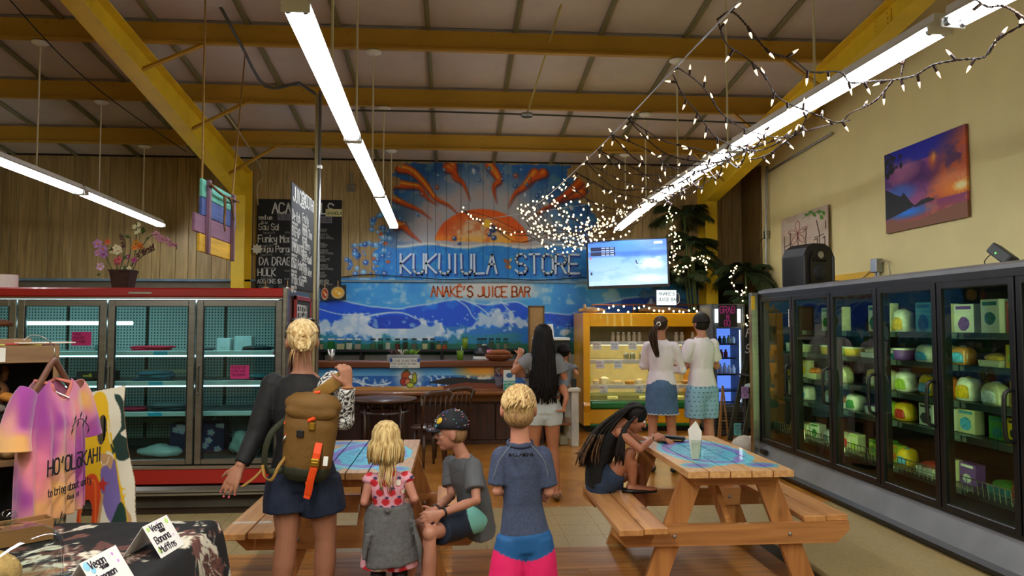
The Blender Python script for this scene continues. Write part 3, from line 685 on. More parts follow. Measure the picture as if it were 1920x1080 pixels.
def red_cooler():
    Y0, X1, X0 = 6.9, -1.503, -4.66; D = 1.04; ZT = 1.955
    t = thing('upright_cooler', 'long steel and red upright cooler with glass doors along the left side', 'cooler', (0, 0, 0))
    body = MB(); IN = mat('cooler_liner', '#3b4440', .5, var=.15)
    body.span((X0, Y0+.9, .3), (X1-.02, Y0+D, 1.9)); body.span((X0, Y0+.08, .2), (X1-.02, Y0+D, .42)); body.span((X0, Y0+.05, 1.86), (X1-.02, Y0+D, 1.93)); body.span((X0-.02, Y0+.05, .1), (X0+.02, Y0+D, 1.93)); body.span((X1-.06, Y0+.05, .1), (X1-.012, Y0+D, 1.93))
    body.obj('liner', IN, t)
    m, nt, b = _new('perforated_back'); b.inputs['Roughness'].default_value = .5     # holes 8 mm across
    g = N(nt, 'ShaderNodeTexCoord'); mp = N(nt, 'ShaderNodeMapping'); mp.inputs['Scale'].default_value = (34, 0, 34); nt.links.new(g.outputs['Object'], mp.inputs[0])
    fr = N(nt, 'ShaderNodeVectorMath', operation='FRACTION'); nt.links.new(mp.outputs[0], fr.inputs[0]); sb = N(nt, 'ShaderNodeVectorMath', operation='DISTANCE'); sb.inputs[1].default_value = (.5, 0, .5); nt.links.new(fr.outputs[0], sb.inputs[0])
    rp = N(nt, 'ShaderNodeValToRGB'); rp.color_ramp.interpolation = 'CONSTANT'; rp.color_ramp.elements[0].color = (.01, .02, .02, 1); rp.color_ramp.elements[1].position = .26; rp.color_ramp.elements[1].color = (*lin('#a9b8b4'), 1)
    nt.links.new(sb.outputs['Value'], rp.inputs[0]); nt.links.new(rp.outputs[0], b.inputs['Base Color'])
    for k in range(4): MB().span((X1-.02-.765*(k+1)+.01, Y0+.86, .5), (X1-.03-.765*k-.01, Y0+.885, 1.88), .003).obj('back_panel', m, t)
    MB().span((X0, Y0-.02, ZT-.082), (X1, Y0+D, ZT), .012).obj('top_band', RED, t)
    MB().span((X0, Y0-.012, 1.853), (X1, Y0+.06, 1.873), .003).span((X0, Y0-.015, .345), (X1, Y0+.06, .378), .004).obj('frame_rail', STEEL, t)
    MB().span((X1-.036, Y0-.03, .12), (X1+.01, Y0+.05, ZT+.012), .012).span((X1-.03, Y0+.05, .1), (X1, Y0+D, ZT-.002), .004).obj('corner_post', STEEL, t)
    MB().span((X0, Y0-.01, .215), (X1-.03, Y0+.1, .345), .006).obj('base_band', RED, t)
    bp = MB().span((X0, Y0-.07, .1), (X1-.03, Y0+.02, .205), .03).obj('bumper', STEEL, t)
    MB().span((X0, Y0-.075, .148), (X1-.03, Y0-.06, .158), .003).obj('bumper_groove', BLACK, bp)
    MB().span((X0, Y0+.03, .0), (X1-.05, Y0+D, .1), .004).obj('kick_plate', mat('dusty_kick', '#4d463a', .7, var=.2), t)
    lab(MB().span((-3.08+.2, Y0-.026, 1.90), (-3.08+.4, Y0-.019, 1.918), .002).obj('name_plate', STEEL, t), 'small silver plate')
    G = glass('cooler_glass', '#dcf0ee', .9, 0, 1.45)
    for k in range(4):
        a = X1-.03-.765*(k+1)+.006; e = X1-.03-.765*k-.006; f = MB(); z0, z1 = .385, 1.848; w_ = .06
        f.span((a, Y0-.01, z0), (a+w_, Y0+.04, z1), .006).span((e-w_, Y0-.01, z0), (e, Y0+.04, z1), .006).span((a+w_, Y0-.01, z1-w_), (e-w_, Y0+.04, z1), .006).span((a+w_, Y0-.01, z0), (e-w_, Y0+.04, z0+.05), .006)
        d = f.obj('door', FRAME, t)
        MB().span((a+w_-.01, Y0+.012, z0+.04), (e-w_+.01, Y0+.02, z1-w_+.01), .001).obj('glass', G, d)
        MB().span((a+w_-.004, Y0-.006, z0+.046), (a+w_+.008, Y0+.012, z1-w_), .002).span((e-w_-.008, Y0-.006, z0+.046), (e-w_+.004, Y0+.012, z1-w_), .002).obj('gasket', BLACK, d)
        if k in (0, 1, 2): MB().span((a+.012, Y0-.03, 1.0), (a+.03, Y0-.012, 1.26), .006).box((a+.021, Y0-.018, 1.25), (.02, .03, .025)).box((a+.021, Y0-.018, 1.01), (.02, .03, .025)).obj('handle', FRAME, d)
    SH = mat('shelf_rail_white', '#cfe0e0', .3); WIRE = mat('shelf_deck', '#747a76', .5)
    for z in (1.39, 1.117, .84):
        for k in range(4):
            a = X1-.03-.765*(k+1)+.01; e = X1-.03-.765*k-.01
            s_ = MB().span((a, Y0+.14, z-.03), (e, Y0+.8, z-.012), .004).obj('shelf', WIRE, t)
            MB().span((a, Y0+.118, z-.042), (e, Y0+.14, z-.0), .004).obj('price_rail', SH, s_)
    for z, k, c_, f in ((1.39, 1, '#3fb6d8', .55), (1.117, 1, '#38b6da', .5), (.84, 1, '#38b6da', .5), (1.39, 0, '#e07ab0', .93)):
        a = X1-.03-.765*(k+1); lab(MB().span((a+.765*f-.06, Y0+.112, z-.038), (a+.765*f+.06, Y0+.117, z-.004), .001).obj('price_tag', mat('tag_'+c_[1:], c_, .5), t), 'coloured price tag')
    COOL = emis('cooler_tube_glow', '#d5fbff', 3.2)
    for a, e in ((-4.6, -3.3), (-3.29, -2.93)):
        lab(MB().tube([(a, Y0+.2, 1.64), (e, Y0+.2, 1.64)], .018, 10).obj('lamp_tube', COOL, t, True), 'lit horizontal lamp tube inside the top')
    TOPC = emis('cooler_header_lamp', '#c8f4ff', 9)
    MB().span((X0+.1, Y0+.1, 1.835), (X1-.1, Y0+.15, 1.85), .003).obj('header_lamp', TOPC, t)
    for z in (1.34, 1.067): MB().span((X0+.1, Y0+.15, z-.006), (X1-.1, Y0+.165, z+.006), .003).obj('shelf_lamp', emis('shelf_lamp_glow', '#c8f4ff', 4), t)
    # paper notes on the doors
    PK = mat('magenta_paper', '#b8286e', .7, var=.05)
    def note(px0, py0, px1, py1, txt, label):
        a = P(px0, py0, Y0+.006); b_ = P(px1, py1, Y0+.006); o = MB().span((a.x, Y0+.003, b_.z), (b_.x, Y0+.006, a.z), .0006).obj('paper_note', PK); tag(o, label, 'sign')
        hh = (a.z-b_.z)/(len(txt)+.7)
        lettering('lettering', [(s_, .012, -(i+.9)*hh, hh*.55) for i, s_ in enumerate(txt)], (a.x, Y0+.003, a.z), (1, 0, 0), (0, 0, 1), (0, -1, 0), mat('dark_ink', '#4a1030', .7), o, jit=.02)
    note(135, 622, 171, 648, ['THESE', 'COOLERS', 'DRY FOOD'], 'magenta handwritten note on the second cooler door from the left edge')
    note(432, 685, 467, 710, ['PLEASE SEE', 'STAFF FOR', 'THE BOXES'], 'magenta handwritten note on the cooler door beside the woman with the backpack')
    # what lies inside
    S = 0
    def pile(px, z, wd, cols, label, h=.02, dy=.3, grp=None):
        x = P(px, 700, Y0+dy).x; t2 = thing('cloth_pile', label, 'clothes', (x, Y0+dy, z-.012), R.uniform(-.1, .1), grp)
        for i, c_ in enumerate(cols): crumple('folded_cloth', (R.uniform(-.02, .02), 0, i*h*.75), (wd*R.uniform(.85, 1), .24, h*1.6), mat('cloth_'+c_[1:], c_, .9, bump=.3), t2, .22, i*3+px)
    pile(283, 1.39, .42, ['#d01842', '#e02050', '#c81a3c'], 'pile of crimson clothes on the top shelf of the third cooler door')
    pile(383, 1.39, .14, ['#3b4444', '#4a5454'], 'small grey cloth pile beside the crimson clothes on the top shelf')
    pile(292, 1.117, .34, ['#28505e', '#35697a', '#2f6070'], 'heap of teal blue clothes on the middle shelf', .035)
    pile(318, .84, .34, ['#303a3e', '#46525a', '#2c3438', '#5b666a'], 'folded grey shirts stacked on the lowest shelf behind the third door', .02)
    pile(250, .84, .24, ['#7a1228', '#a81a38'], 'folded dark red shirts beside the grey stack on the lowest shelf', .02)
    pile(480, 1.39, .3, ['#1c2426', '#2a3436'], 'dark folded clothes on the top shelf behind the magenta note door', .025)
    pile(482, 1.117, .2, ['#6a3048', '#3c6a70'], 'mauve and teal clothes on the middle shelf of the right cooler door', .03)
    pile(150, 1.117, .3, ['#141414', '#222222'], 'black clothes on the middle shelf behind the second door')
    soft_thing('plastic_bag', 'crumpled pale plastic sheet on the cooler floor behind the third door', 'plastic bag', (P(303, 850, 7.15).x, 7.12, .43), (.4, .2, .12), mat('pale_film', '#bcd4d2', .25, var=.1), None, .3, 5)
    soft_thing('plastic_bag', 'clear wrapped bundle on the cooler floor behind the fourth door', 'plastic bag', (P(462, 835, 7.2).x, 7.2, .43), (.3, .26, .24), mat('clear_film', '#9cb4ae', .2, var=.2, vs=14), None, .35, 9)
    # patterned box
    cv = Canvas(0, 0, 1, .6, 60, '#22184a')
    for i in range(16):
        x, y = R.random(), R.random()*.6
        for k in range(5): cv.ell(x+.045*math.cos(k*1.257), y+.045*math.sin(k*1.257), .033, .033, '#b9b4cf', .3)
        cv.ell(x, y, .02, .02, '#e8c860')
    t2 = thing('gift_box', 'purple box printed with white flowers on the cooler floor', 'box', (P(376, 830, 7.45).x, 7.45, .43), .1)
    panel('front', cv, (-.24, -.151, .26), (.48, 0, 0), (0, 0, -.26), (0, .01, 0), vcol('floral_print'), t2)
    MB().span((-.24, -.14, 0), (.24, .14, .26), .006).obj('body', mat('floral_purple', '#2a2054', .5), t2)
    for px, c_, l in ((600, 0, 0),):
        pass
    for i, (px, z, wd, hh, c_, l) in enumerate([(165, 1.117, .2, .08, '#c9a628', 'black box with a yellow dog mark on the middle shelf of the second door'), (203, 1.117, .12, .09, '#2a94b4', 'black box with a blue mark on the middle shelf of the second door'), (285, .62, 0, 0, '', ''), (418, 1.39, .12, .12, '#c8d4d2', 'white paper bag on the top shelf left in the fourth door'), (455, 1.39, .16, .14, '#b4c8c6', 'pale folded paper bag on the top shelf centre in the fourth door'), (187, 1.39, .1, .06, '#4a6862', 'small grey box on the top shelf of the second door')]):
        if not wd: continue
        x = P(px, 700, Y0+.35).x; t3 = thing('small_box' if 'box' in l else 'paper_bag', l, 'box' if 'box' in l else 'bag', (x, Y0+.4, z-.012))
        MB().span((-wd/2, -.06, 0), (wd/2, .06, hh), .005).obj('body', mat('box_dark', '#15181a', .6) if 'black' in l else mat('box_'+c_[1:], c_, .6), t3)
        MB().span((-wd*.2, -.063, hh*.3), (wd*.2, -.0605, hh*.7), .001).ell((wd*.12, -.062, hh*.75), (.012, .002, .012), 8, 4).obj('printed_mark', mat('mark_'+c_[1:], c_, .5), t3)
    # inner rack seen through the doors
    MB().span((-2.95, Y0+.5, 1.16), (-2.38, Y0+.55, 1.2)).span((-2.95, Y0+.5, .7), (-2.38, Y0+.55, .74)).obj('inner_rack', mat('rack_beige', '#8f8a72', .6), t)
    # things standing on the roof of the cooler
    c_ = tag(MB().tube([(-4.15, 7.3, 1.955), (-4.15, 7.3, 2.09)], [.09, .088], 24).obj('paper_roll', mat('paper_towel', '#e4e3dc', .8, bump=.2)), 'white paper towel roll on top of the red cooler at the left edge', 'paper roll')
    for k in (0,):
        # blackboards on the end of the cooler
        o = MB().span((X1+.012, 7.18, 1.15), (X1+.028, 7.85, 1.86), .003).obj('menu_board', mat('chalkboard_black', '#121416', .7, var=.15, vs=12)); tag(o, 'small chalkboard in a red frame on the end of the red cooler', 'chalkboard')
        f = MB()
        for a, b_ in (((7.14, 1.11), (7.18, 1.9)), ((7.85, 1.11), (7.89, 1.9)), ((7.14, 1.86), (7.89, 1.9)), ((7.14, 1.11), (7.89, 1.15))): f.span((X1+.01, a[0], a[1]), (X1+.035, b_[0], b_[1]), .003)
        f.obj('frame', mat('red_frame', '#8e2016', .5), o)
        lettering('lettering', [('FRESH', .04, -.17, .12), ('SQUEEZED', .03, -.33, .09), ('LOCAL OJ', .04, -.48, .1), ('& TEAS', .1, -.62, .09)], (X1+.028, 7.18, 1.86), (0, 1, 0), (0, 0, 1), (1, 0, 0), CHALK, o, jit=.03)
CHALK = mat('chalk_white', '#dcdcd6', .8, var=.1, vs=30)
red_cooler()

def right_freezer():
    X0 = 3.55; YB = [8.42, 7.59, 6.79, 6.01, 5.235, 4.46, 3.69]; XB = 4.62
    t = thing('display_freezer', 'long black glass door freezer along the right wall', 'freezer')
    BL = mat('black_freezer_frame', '#0d0e10', .35, var=.1); LN = mat('freezer_liner', '#1a2022', .5, var=.1)
    SILL = mat('grey_sill_steel', '#7d7e80', .45, metal=.4, var=.15, vs=3)
    YA, YZ = YB[-1], YB[0]
    MB().span((XB-.04, YA, .2), (XB, YZ+.06, 1.98)).span((X0+.04, YA, 1.95), (XB, YZ+.06, 1.985)).span((X0+.04, YA, .18), (XB, YZ+.06, .3)).span((X0+.04, YZ+.02, .2), (XB, YZ+.06, 1.98)).span((X0+.04, YA-.03, .2), (XB, YA, 1.98)).obj('liner', LN, t)
    MB().prism([(0, 0), (0, .03), (.07, .055), (1.0, .055), (1.0, 0)], (X0+.005, YA-.03, 1.985), (1, 0, 0), (0, 0, 1), (0, YZ-YA+.09, 0)).obj('top_cover', SILL, t)
    MB().span((X0-.004, YA-.03, 1.93), (X0+.06, YZ, 1.987), .004).span((X0-.004, YA-.03, .275), (X0+.06, YZ, .305), .003).obj('frame_rail', BL, t)
    MB().prism([(0, 0), (-.03, -.06), (-.1, -.2), (-.08, -.205), (.06, -.1), (.06, 0)], (X0+.03, YA-.03, .285), (1, 0, 0), (0, 0, 1), (0, YZ-YA+.08, 0)).obj('sill', SILL, t)
    MB().span((X0-.1, YA-.03, .0), (X0+.5, YZ+.0, .085), .03).span((X0-.06, YA-.03, .085), (X0+.5, YZ, .1), .004).obj('bumper', mat('black_rubber', '#09090a', .35), t)
    MB().span((X0-.1, YZ+.0, .05), (X0-.02, YZ+.09, 2.0), .006).span((X0-.03, YZ+.03, .1), (XB, YZ+.09, 2.0), .006).obj('end_post', STEEL, t)
    lab(MB().span((X0-.104, YZ-.004, 1.8), (X0-.06, YZ+.0, 1.96), .001).obj('sticker', mat('yellow_tape', '#d8a81c', .5), t), 'yellow tape')
    lab(MB().span((X0-.068, YZ-.22, .17), (X0-.03, YZ-.1, .215), .001).obj('rating_plate', BLACK, t), 'black rating plate')
    G = glass('freezer_glass', '#cfe0d8', .85, 0, 1.5)
    SHM = mat('freezer_shelf', '#4b5654', .3, metal=.6)
    GL_ = emis('freezer_lamp_glow', '#eaf5b0', 17.0)
    SZ = [1.556, 1.32, 1.05, .805, .42]
    for k in range(6):
        y1, y0 = YB[k]-.008, YB[k+1]+.008; w_ = .05; z0, z1 = .3, 1.932; f = MB()
        for a, b_ in (((y0, z0), (y0+w_, z1)), ((y1-w_, z0), (y1, z1)), ((y0+w_, z1-w_), (y1-w_, z1)), ((y0+w_, z0), (y1-w_, z0+w_*.8))): f.span((X0-.012, a[0], a[1]), (X0+.035, b_[0], b_[1]), .005)
        d = f.obj('door', BL, t)
        MB().span((X0+.004, y0+w_-.01, z0+.03), (X0+.012, y1-w_+.01, z1-w_+.01), .001).obj('glass', G, d)
        hy = y0+.035
        MB().tube(smooth_path([(X0-.01, hy, .88), (X0-.06, hy, .9), (X0-.07, hy, .99), (X0-.07, hy, 1.1), (X0-.06, hy, 1.19), (X0-.01, hy, 1.21)], 4), .014, 8).obj('handle', BLACK, d, True)
        for z in SZ: 
            s_ = MB().span((X0+.17, y0, z-.02), (XB-.05, y1, z), .003).obj('shelf', SHM, t)
            MB().span((X0+.155, y0, z-.035), (X0+.17, y1, z+.012), .003).obj('shelf_rail', SHM, s_)
        yy = YB[k+1]; MB().span((X0+.036, yy-.02, .3), (X0+.095, yy+.018, 1.93), .003).obj('mullion', BL, t)
        lab(MB().span((X0+.05, yy+.02, .4), (X0+.085, yy+.03, 1.88), .002).obj('lamp_strip', GL_, t), 'lit vertical strip behind the door frame')
        # wire basket along the bottom
        wb_ = []
        for q in range(14): yq = y0+.03+(y1-y0-.06)*q/13; wb_.append([(X0+.13, yq, .425), (X0+.12, yq, .53)])
        mb = MB()
        for p in wb_: mb.tube(p, .003, 4)
        mb.tube([(X0+.12, y0+.02, .53), (X0+.12, y1-.02, .53)], .004, 5).tube([(X0+.125, y0+.02, .48), (X0+.125, y1-.02, .48)], .003, 5)
        stuff(mb.obj('basket_wires', mat('bright_wire', '#c9c9b4', .25, metal=.8), t))
    # paper note
    a = PX(1478, 580, X0-.002); b_ = PX(1489, 613, X0-.002); o = MB().span((X0-.003, b_.y, b_.z), (X0+.003, a.y, a.z), .0008).obj('paper_note', mat('white_paper', '#dedcd2', .8)); tag(o, 'white paper receipt taped to the farthest freezer door', 'paper')
    lettering('lettering', [(s_, .01, -.03-i*.035, .014) for i, s_ in enumerate(['FROZEN', 'GOODS', 'PRICES'])], (X0-.003, a.y, a.z), (0, -1, 0), (0, 0, 1), (-1, 0, 0), mat('grey_ink', '#55555a', .7), o)
    # goods: (kind, colours) per door and shelf
    ORD = ['farthest', 'second', 'third', 'fourth', 'fifth', 'sixth']; SN = ['top', 'second', 'third', 'fourth', 'bottom']
    POS = ['left', 'centre', 'right', 'far right']
    def good(kind, cols, k, s_, j, n, y, z, wd, hh):
        x = X0+.3+R.uniform(0, .05); c1, c2 = cols; cn = NAMES.get(c1, 'coloured'); c2n = NAMES.get(c2, 'coloured')
        where = '%s shelf of the %s door, %s' % (SN[s_], ORD[k], POS[min(j, 3)])
        if kind == 'box':
            t2 = thing('food_box', '%s box with %s picture on the %s' % (cn, c2n, where), 'food box', (x, y, z), R.uniform(-.12, .12), 'boxes in the freezer')
            MB().span((-.03, -wd/2, 0), (.05, wd/2, hh), .003).obj('body', mat('pack_'+c1[1:], c1, .45), t2)
            ea, eb, ec = R.uniform(.5, .9), R.uniform(.16, .3), R.uniform(.3, .45); MB().prism([(.5*wd*ea*math.cos(a_)*R.uniform(.85, 1.05), hh*ec+hh*eb*math.sin(a_)) for a_ in np.linspace(0, 2*PI, 13)[:-1]], (-.031, 0, 0), (0, 1, 0), (0, 0, 1), (-.0012, 0, 0)).obj('picture', mat('pack_'+c2[1:]+'_print', c2, .45, var=.35, vs=30), t2)
            MB().span((-.0325, -wd*.38, hh*.82), (-.0305, wd*.38, hh*.93), .0005).obj('title_band', mat('pack_band_'+c2[1:], c2, .4), t2)
        elif kind == 'bag':
            t2 = thing('food_bag', '%s bag with %s label on the %s' % (cn, c2n, where), 'food bag', (x, y, z), 0, 'bags in the freezer')
            crumple('bag_body', (0, 0, 0), (.14, wd, hh*1.25), mat('bag_'+c1[1:], c1, .22, var=.15, vs=20, coat=.4), t2, .12, j*7+k, sq=.6)
            crumple('gathered_top', (0, 0, hh*.82), (.06, wd*.6, hh*.3), mat('bag_'+c2[1:], c2, .3), t2, .5, j)
            crumple('printed_patch', (-.055, 0, hh*.12), (.04, wd*.75, hh*.65), mat('pack_'+c2[1:]+'_print', c2, .4, var=.45, vs=40), t2, .15, j+3, sq=.6)
            0 and MB().ell((-.062, 0, hh*.45), (.012, wd*.28, hh*.22), 10, 6).obj('printed_patch', mat('pack_'+c2[1:]+'_print', c2, .4, var=.35, vs=30), t2)
        elif kind == 'jar':
            t2 = thing('food_jar', '%s tub with %s lid on the %s' % (cn, c2n, where), 'tub', (x, y, z), 0, 'tubs in the freezer')
            MB().lathe((0, 0, 0), [(wd*.4, 0), (wd*.45, .01), (wd*.48, hh*.8), (wd*.46, hh*.82)], 14).obj('tub', mat('pack_'+c1[1:], c1, .4), t2, True); MB().lathe((0, 0, hh*.8), [(wd*.5, 0), (wd*.5, hh*.12), (wd*.4, hh*.14)], 14).obj('lid', mat('pack_'+c2[1:], c2, .4), t2)
        else:
            t2 = thing('food_tray', '%s tray of %s food on the %s' % (cn, c2n, where), 'tray', (x, y, z), 0, 'trays in the freezer')
            MB().prism([(-wd/2, 0), (wd/2, 0), (wd*.56, hh*.5), (-wd*.56, hh*.5)], (-.06, 0, 0), (0, 1, 0), (0, 0, 1), (.16, 0, 0)).obj('tray', mat('pack_'+c1[1:], c1, .4), t2)
            crumple('food', (0, 0, hh*.45), (.13, wd*.95, hh*.7), mat('food_'+c2[1:], c2, .5, var=.3, vs=25), t2, .3, j)
    NAMES.update({'#e8e6da': 'white', '#2a62b0': 'blue', '#4f9ec8': 'light blue', '#e0b21e': 'yellow', '#b8302a': 'red', '#3c8a34': 'green', '#a8c23a': 'lime', '#7a4aa0': 'purple', '#b87a3c': 'brown', '#1a7a80': 'teal', '#e07a28': 'orange', '#cfc9a0': 'cream', '#30343a': 'charcoal'})
    W_, B_, LB, Y_, RD, GN, LM, PU, BR, TE, OR, CR, CH = NAMES.keys()
    plan = {
        (0, 0): [], (0, 1): [('jar', (W_, W_)), ('jar', (CR, W_))], (0, 2): [('tray', (Y_, CR)), ('box', (CR, Y_)), ('tray', (CR, OR))], (0, 3): [('box', (W_, BR)), ('bag', (W_, LB))], (0, 4): [('bag', (W_, Y_)), ('bag', (CR, OR)), ('box', (W_, GN))],
        (1, 0): [('box', (W_, GN)), ('box', (CR, OR))], (1, 1): [('jar', (Y_, W_)), ('jar', (LM, W_)), ('jar', (Y_, W_))], (1, 2): [('bag', (W_, TE)), ('bag', (CR, PU))], (1, 3): [('bag', (CR, W_)), ('tray', (W_, OR)), ('bag', (W_, GN))], (1, 4): [('bag', (W_, TE)), ('bag', (W_, OR)), ('bag', (CR, RD)), ('box', (CR, LM))],
        (2, 0): [('box', (W_, TE)), ('box', (CR, GN)), ('bag', (W_, Y_))], (2, 1): [('tray', (W_, CR)), ('tray', (TE, W_)), ('jar', (PU, W_))], (2, 2): [('bag', (Y_, CR)), ('bag', (CR, OR)), ('bag', (W_, LM))], (2, 3): [('jar', (W_, PU)), ('bag', (LM, Y_)), ('bag', (Y_, RD))], (2, 4): [('box', (LM, GN)), ('box', (GN, Y_)), ('box', (LM, OR)), ('bag', (Y_, LB))],
        (3, 0): [('box', (LB, B_)), ('box', (CR, GN)), ('box', (W_, PU))], (3, 1): [('bag', (W_, LB)), ('bag', (CR, LB)), ('bag', (BR, LB))], (3, 2): [('bag', (Y_, LB)), ('bag', (OR, Y_)), ('bag', (W_, Y_))], (3, 3): [('box', (W_, CH)), ('box', (W_, BR)), ('box', (CR, LB))], (3, 4): [('tray', (W_, RD)), ('box', (CR, RD)), ('box', (PU, W_))],
        (4, 0): [('box', (W_, TE)), ('box', (RD, Y_)), ('box', (CR, GN))], (4, 1): [('tray', (CR, Y_)), ('box', (Y_, LM)), ('box', (W_, LB))], (4, 2): [('bag', (CR, W_)), ('box', (Y_, GN)), ('box', (Y_, LM))], (4, 3): [('box', (GN, TE)), ('box', (Y_, CH)), ('box', (Y_, RD))], (4, 4): [('tray', (TE, GN)), ('bag', (OR, RD)), ('bag', (LM, GN))],
        (5, 0): [('box', (CR, RD)), ('box', (W_, GN))], (5, 1): [('bag', (CR, Y_)), ('box', (Y_, RD))], (5, 2): [('box', (Y_, GN)), ('bag', (W_, B_))], (5, 3): [('box', (RD, Y_)), ('box', (LM, CH))], (5, 4): [('bag', (OR, GN)), ('bag', (LM, Y_))],
    }
    for (k, s_), it in plan.items():
        y1, y0 = YB[k]-.07, YB[k+1]+.05; n = len(it)
        if not n: continue
        wd = (y1-y0)/max(3, n)*.88
        for j, (kind, cols) in enumerate(it):
            y = y1-(y1-y0)*(j+.5)/max(3, n); gap = [.3, .21, .24, .22, .2][s_]
            hh = gap*{'box': .82, 'bag': .72, 'jar': .5, 'tray': .5}[kind]*R.uniform(.88, 1.05)
            good(kind, cols, k, s_, j, n, y, SZ[s_]+.002, wd, hh)
NAMES = {}
right_freezer()

# ================================================================== juice bar
def juice_bar():
    XA, XE = -2.3, 1.25; t = thing('juice_bar', 'long dark wooden juice bar with a raised ledge and painted front', 'counter')
    MB().span((XA, 9.9, .70), (XE, 10.45, .745), .012).obj('countertop', MWOOD, t)
    MB().span((XA, 10.2, 1.05), (XE, 10.62, 1.135), .012).obj('ledge', wood('ledge_wood', '#5a2d14', '#7c4420', 0, 2, .35), t)
    MB().span((XA, 10.3, 0), (XE, 10.34, .70), .004).span((XE-.04, 10.3, 0), (XE, 10.6, 1.05)).span((XA, 10.3, 0), (XA+.04, 10.6, 1.05)).obj('front_frame', DWOOD, t)
    x = XA
    while x < XE-.05:
        e = min(x+.36, XE); MB().span((x+.004, 10.272, .06), (e-.004, 10.3, .56), .008).obj('front_panel', DWOOD, t); x = e
    MB().span((XA, 10.26, .58), (XE, 10.298, .69), .006).obj('apron', wood('apron_wood', '#6b3a12', '#8c5418', 0, 2, .45), t)
    lab(MB().prism([(-.03, 0), (.03, 0), (.015, -.17), (-.015, -.17)], (P(791, 745, 10.1).x, 10.2, .70), (1, 0, 0), (0, 0, 1), (0, .05, 0)).obj('bracket', GREY, t), 'grey steel bracket')
    # painted front
    cv = Canvas(590, 686, 985, 724, 420, '#2a86cf'); n1 = cv.noise(30, 4, 2); n2 = cv.noise(7, 3, 5)
    cv.grad(686, 702, '#1f7fcf', '#7fc0e4'); cv.mix((cv.Y > 700)*1., '#1a63b8'); cv.mix((cv.Y > 699)*np.clip((n1-.45)*4, 0, .8), '#2f94dc'); cv.mix((cv.Y > 700)*np.clip((n2-.56)*7, 0, .9), '#dfeef6')
    cv.mix((cv.Y > 717+n1*3)*1., '#c08a48'); cv.line([(600, 712), (650, 708), (700, 716), (730, 712)], 3, '#e8f2f8', .6); cv.line([(650, 700), (665, 706), (680, 716)], 3, '#e8f2f8', .6)
    cv.mix(np.clip(1-np.hypot((cv.X-900)/60, (cv.Y-690)/18), 0, .7)*1.5, '#f0a02c'); cv.mix(np.clip((cv.X-915)/25, 0, 1)*(cv.Y < 704)*.9, '#c8641e')
    cv.poly([(800, 712), (830, 705), (860, 703), (900, 707), (935, 706), (940, 712), (900, 718), (850, 717)], '#1d2024', curve=True); cv.poly([(830, 718), (870, 712), (930, 714), (985, 716), (985, 724), (830, 724)], '#7a3a22')
    cv.mix((cv.X > 925)*np.clip((n1-.3)*3, 0, .9), '#241c26'); cv.poly([(926, 700), (942, 700), (939, 718), (929, 718)], '#6a6470'); cv.ell(934, 700, 8, 3, '#3c2050'); cv.line([(936, 700), (930, 690), (938, 688)], 1.5, '#b0b0b4')
    cv.mix(np.clip(1-np.hypot((cv.X-765)/34, (cv.Y-704)/22), 0, .8)*1.4, '#dfe8ea')
    for x, y, rx, ry, c_ in ((760, 700, 9, 8, '#c9541a'), (756, 710, 7, 7, '#b0281c'), (772, 709, 8, 7, '#8fae24'), (763, 711, 5, 6, '#e08a58'), (770, 702, 6, 4, '#f2f0e4'), (776, 704, 4, 9, '#b4b824'), (768, 716, 7, 4, '#c4d040')): cv.ell(x, y, rx+1.2, ry+1.2, '#1c120c', .2); cv.ell(x, y, rx, ry, c_, .2)
    cv.line([(756, 694), (761, 690), (765, 694)], 3, '#2c6a24')
    a = P_at(590, 10.26); b_ = P_at(985, 10.26)
    panel('painted_panel', cv, (a, 10.262, 1.05), (b_-a, 0, 0), (0, 0, -.305), (0, .03, 0), vcol('bar_paint', rough=.45), t)
    # back shelf with jars
    s_ = thing('back_bar_shelf', 'black wall shelf under the mural holding the row of jars', 'shelf'); sx0, sx1 = P_at(592, 12.0), P_at(985, 12.0)
    MB().span((sx0, 11.95, 1.2), (sx1, 12.37, 1.235), .004).obj('shelf_board', BLACK, s_)
    for k in range(6): MB().span((sx0+.05+k*(sx1-sx0-.14)/5, 12.0, .86), (sx0+.09+k*(sx1-sx0-.14)/5, 12.36, 1.2), .004).obj('support', BLACK, s_)
    k = MB().span((sx0, 11.85, .8), (sx1+.3, 12.38, .86), .006).obj('back_counter', STEEL); tag(k, 'steel back counter behind the juice bar', 'counter'); MB().span((sx0, 11.9, 0), (sx1+.3, 12.36, .8), .004).obj('cabinet_body', mat('white_cabinet', '#b9b9b0', .5), k)
    jl = [(604, .5, '#b08a70', 'pinkish grain', 1), (622, 1.1, '#1c6a24', 'green leaves', 1), (640, 1.3, '#cdbd94', 'pale flakes', 1), (656, 1, '#cfc4b0', 'white oats', 1), (672, 1, '#b8988c', 'pink granola', 1), (700, .8, '#5c6a44', 'green powder', 0), (714, .8, '#2c3a2c', 'dark tea', 0), (728, .8, '#ccc6b4', 'white powder', 0), (746, .8, '#6c2a20', 'red berries', 0), (760, .8, '#3a3228', 'brown seeds', 0), (777, .8, '#6a6450', 'grey seeds', 0), (797, .9, '#d8c69c', 'yellow flakes', 0), (811, .8, '#26382c', 'dark herbs', 0), (823, .8, '#c48a50', 'orange chips', 0), (834, .8, '#b84a28', 'red powder', 0), (899, .8, '#5c5a48', 'brown nuts', 0), (908, .8, '#d8d4c4', 'coconut', 0), (921, .8, '#4c5a40', 'green tea', 0), (934, .8, '#6a8470', 'sage leaves', 0), (948, .8, '#8a8068', 'beige powder', 0)]
    JG = glass('jar_glass', '#e6efe9', .8, 0, 1.3)
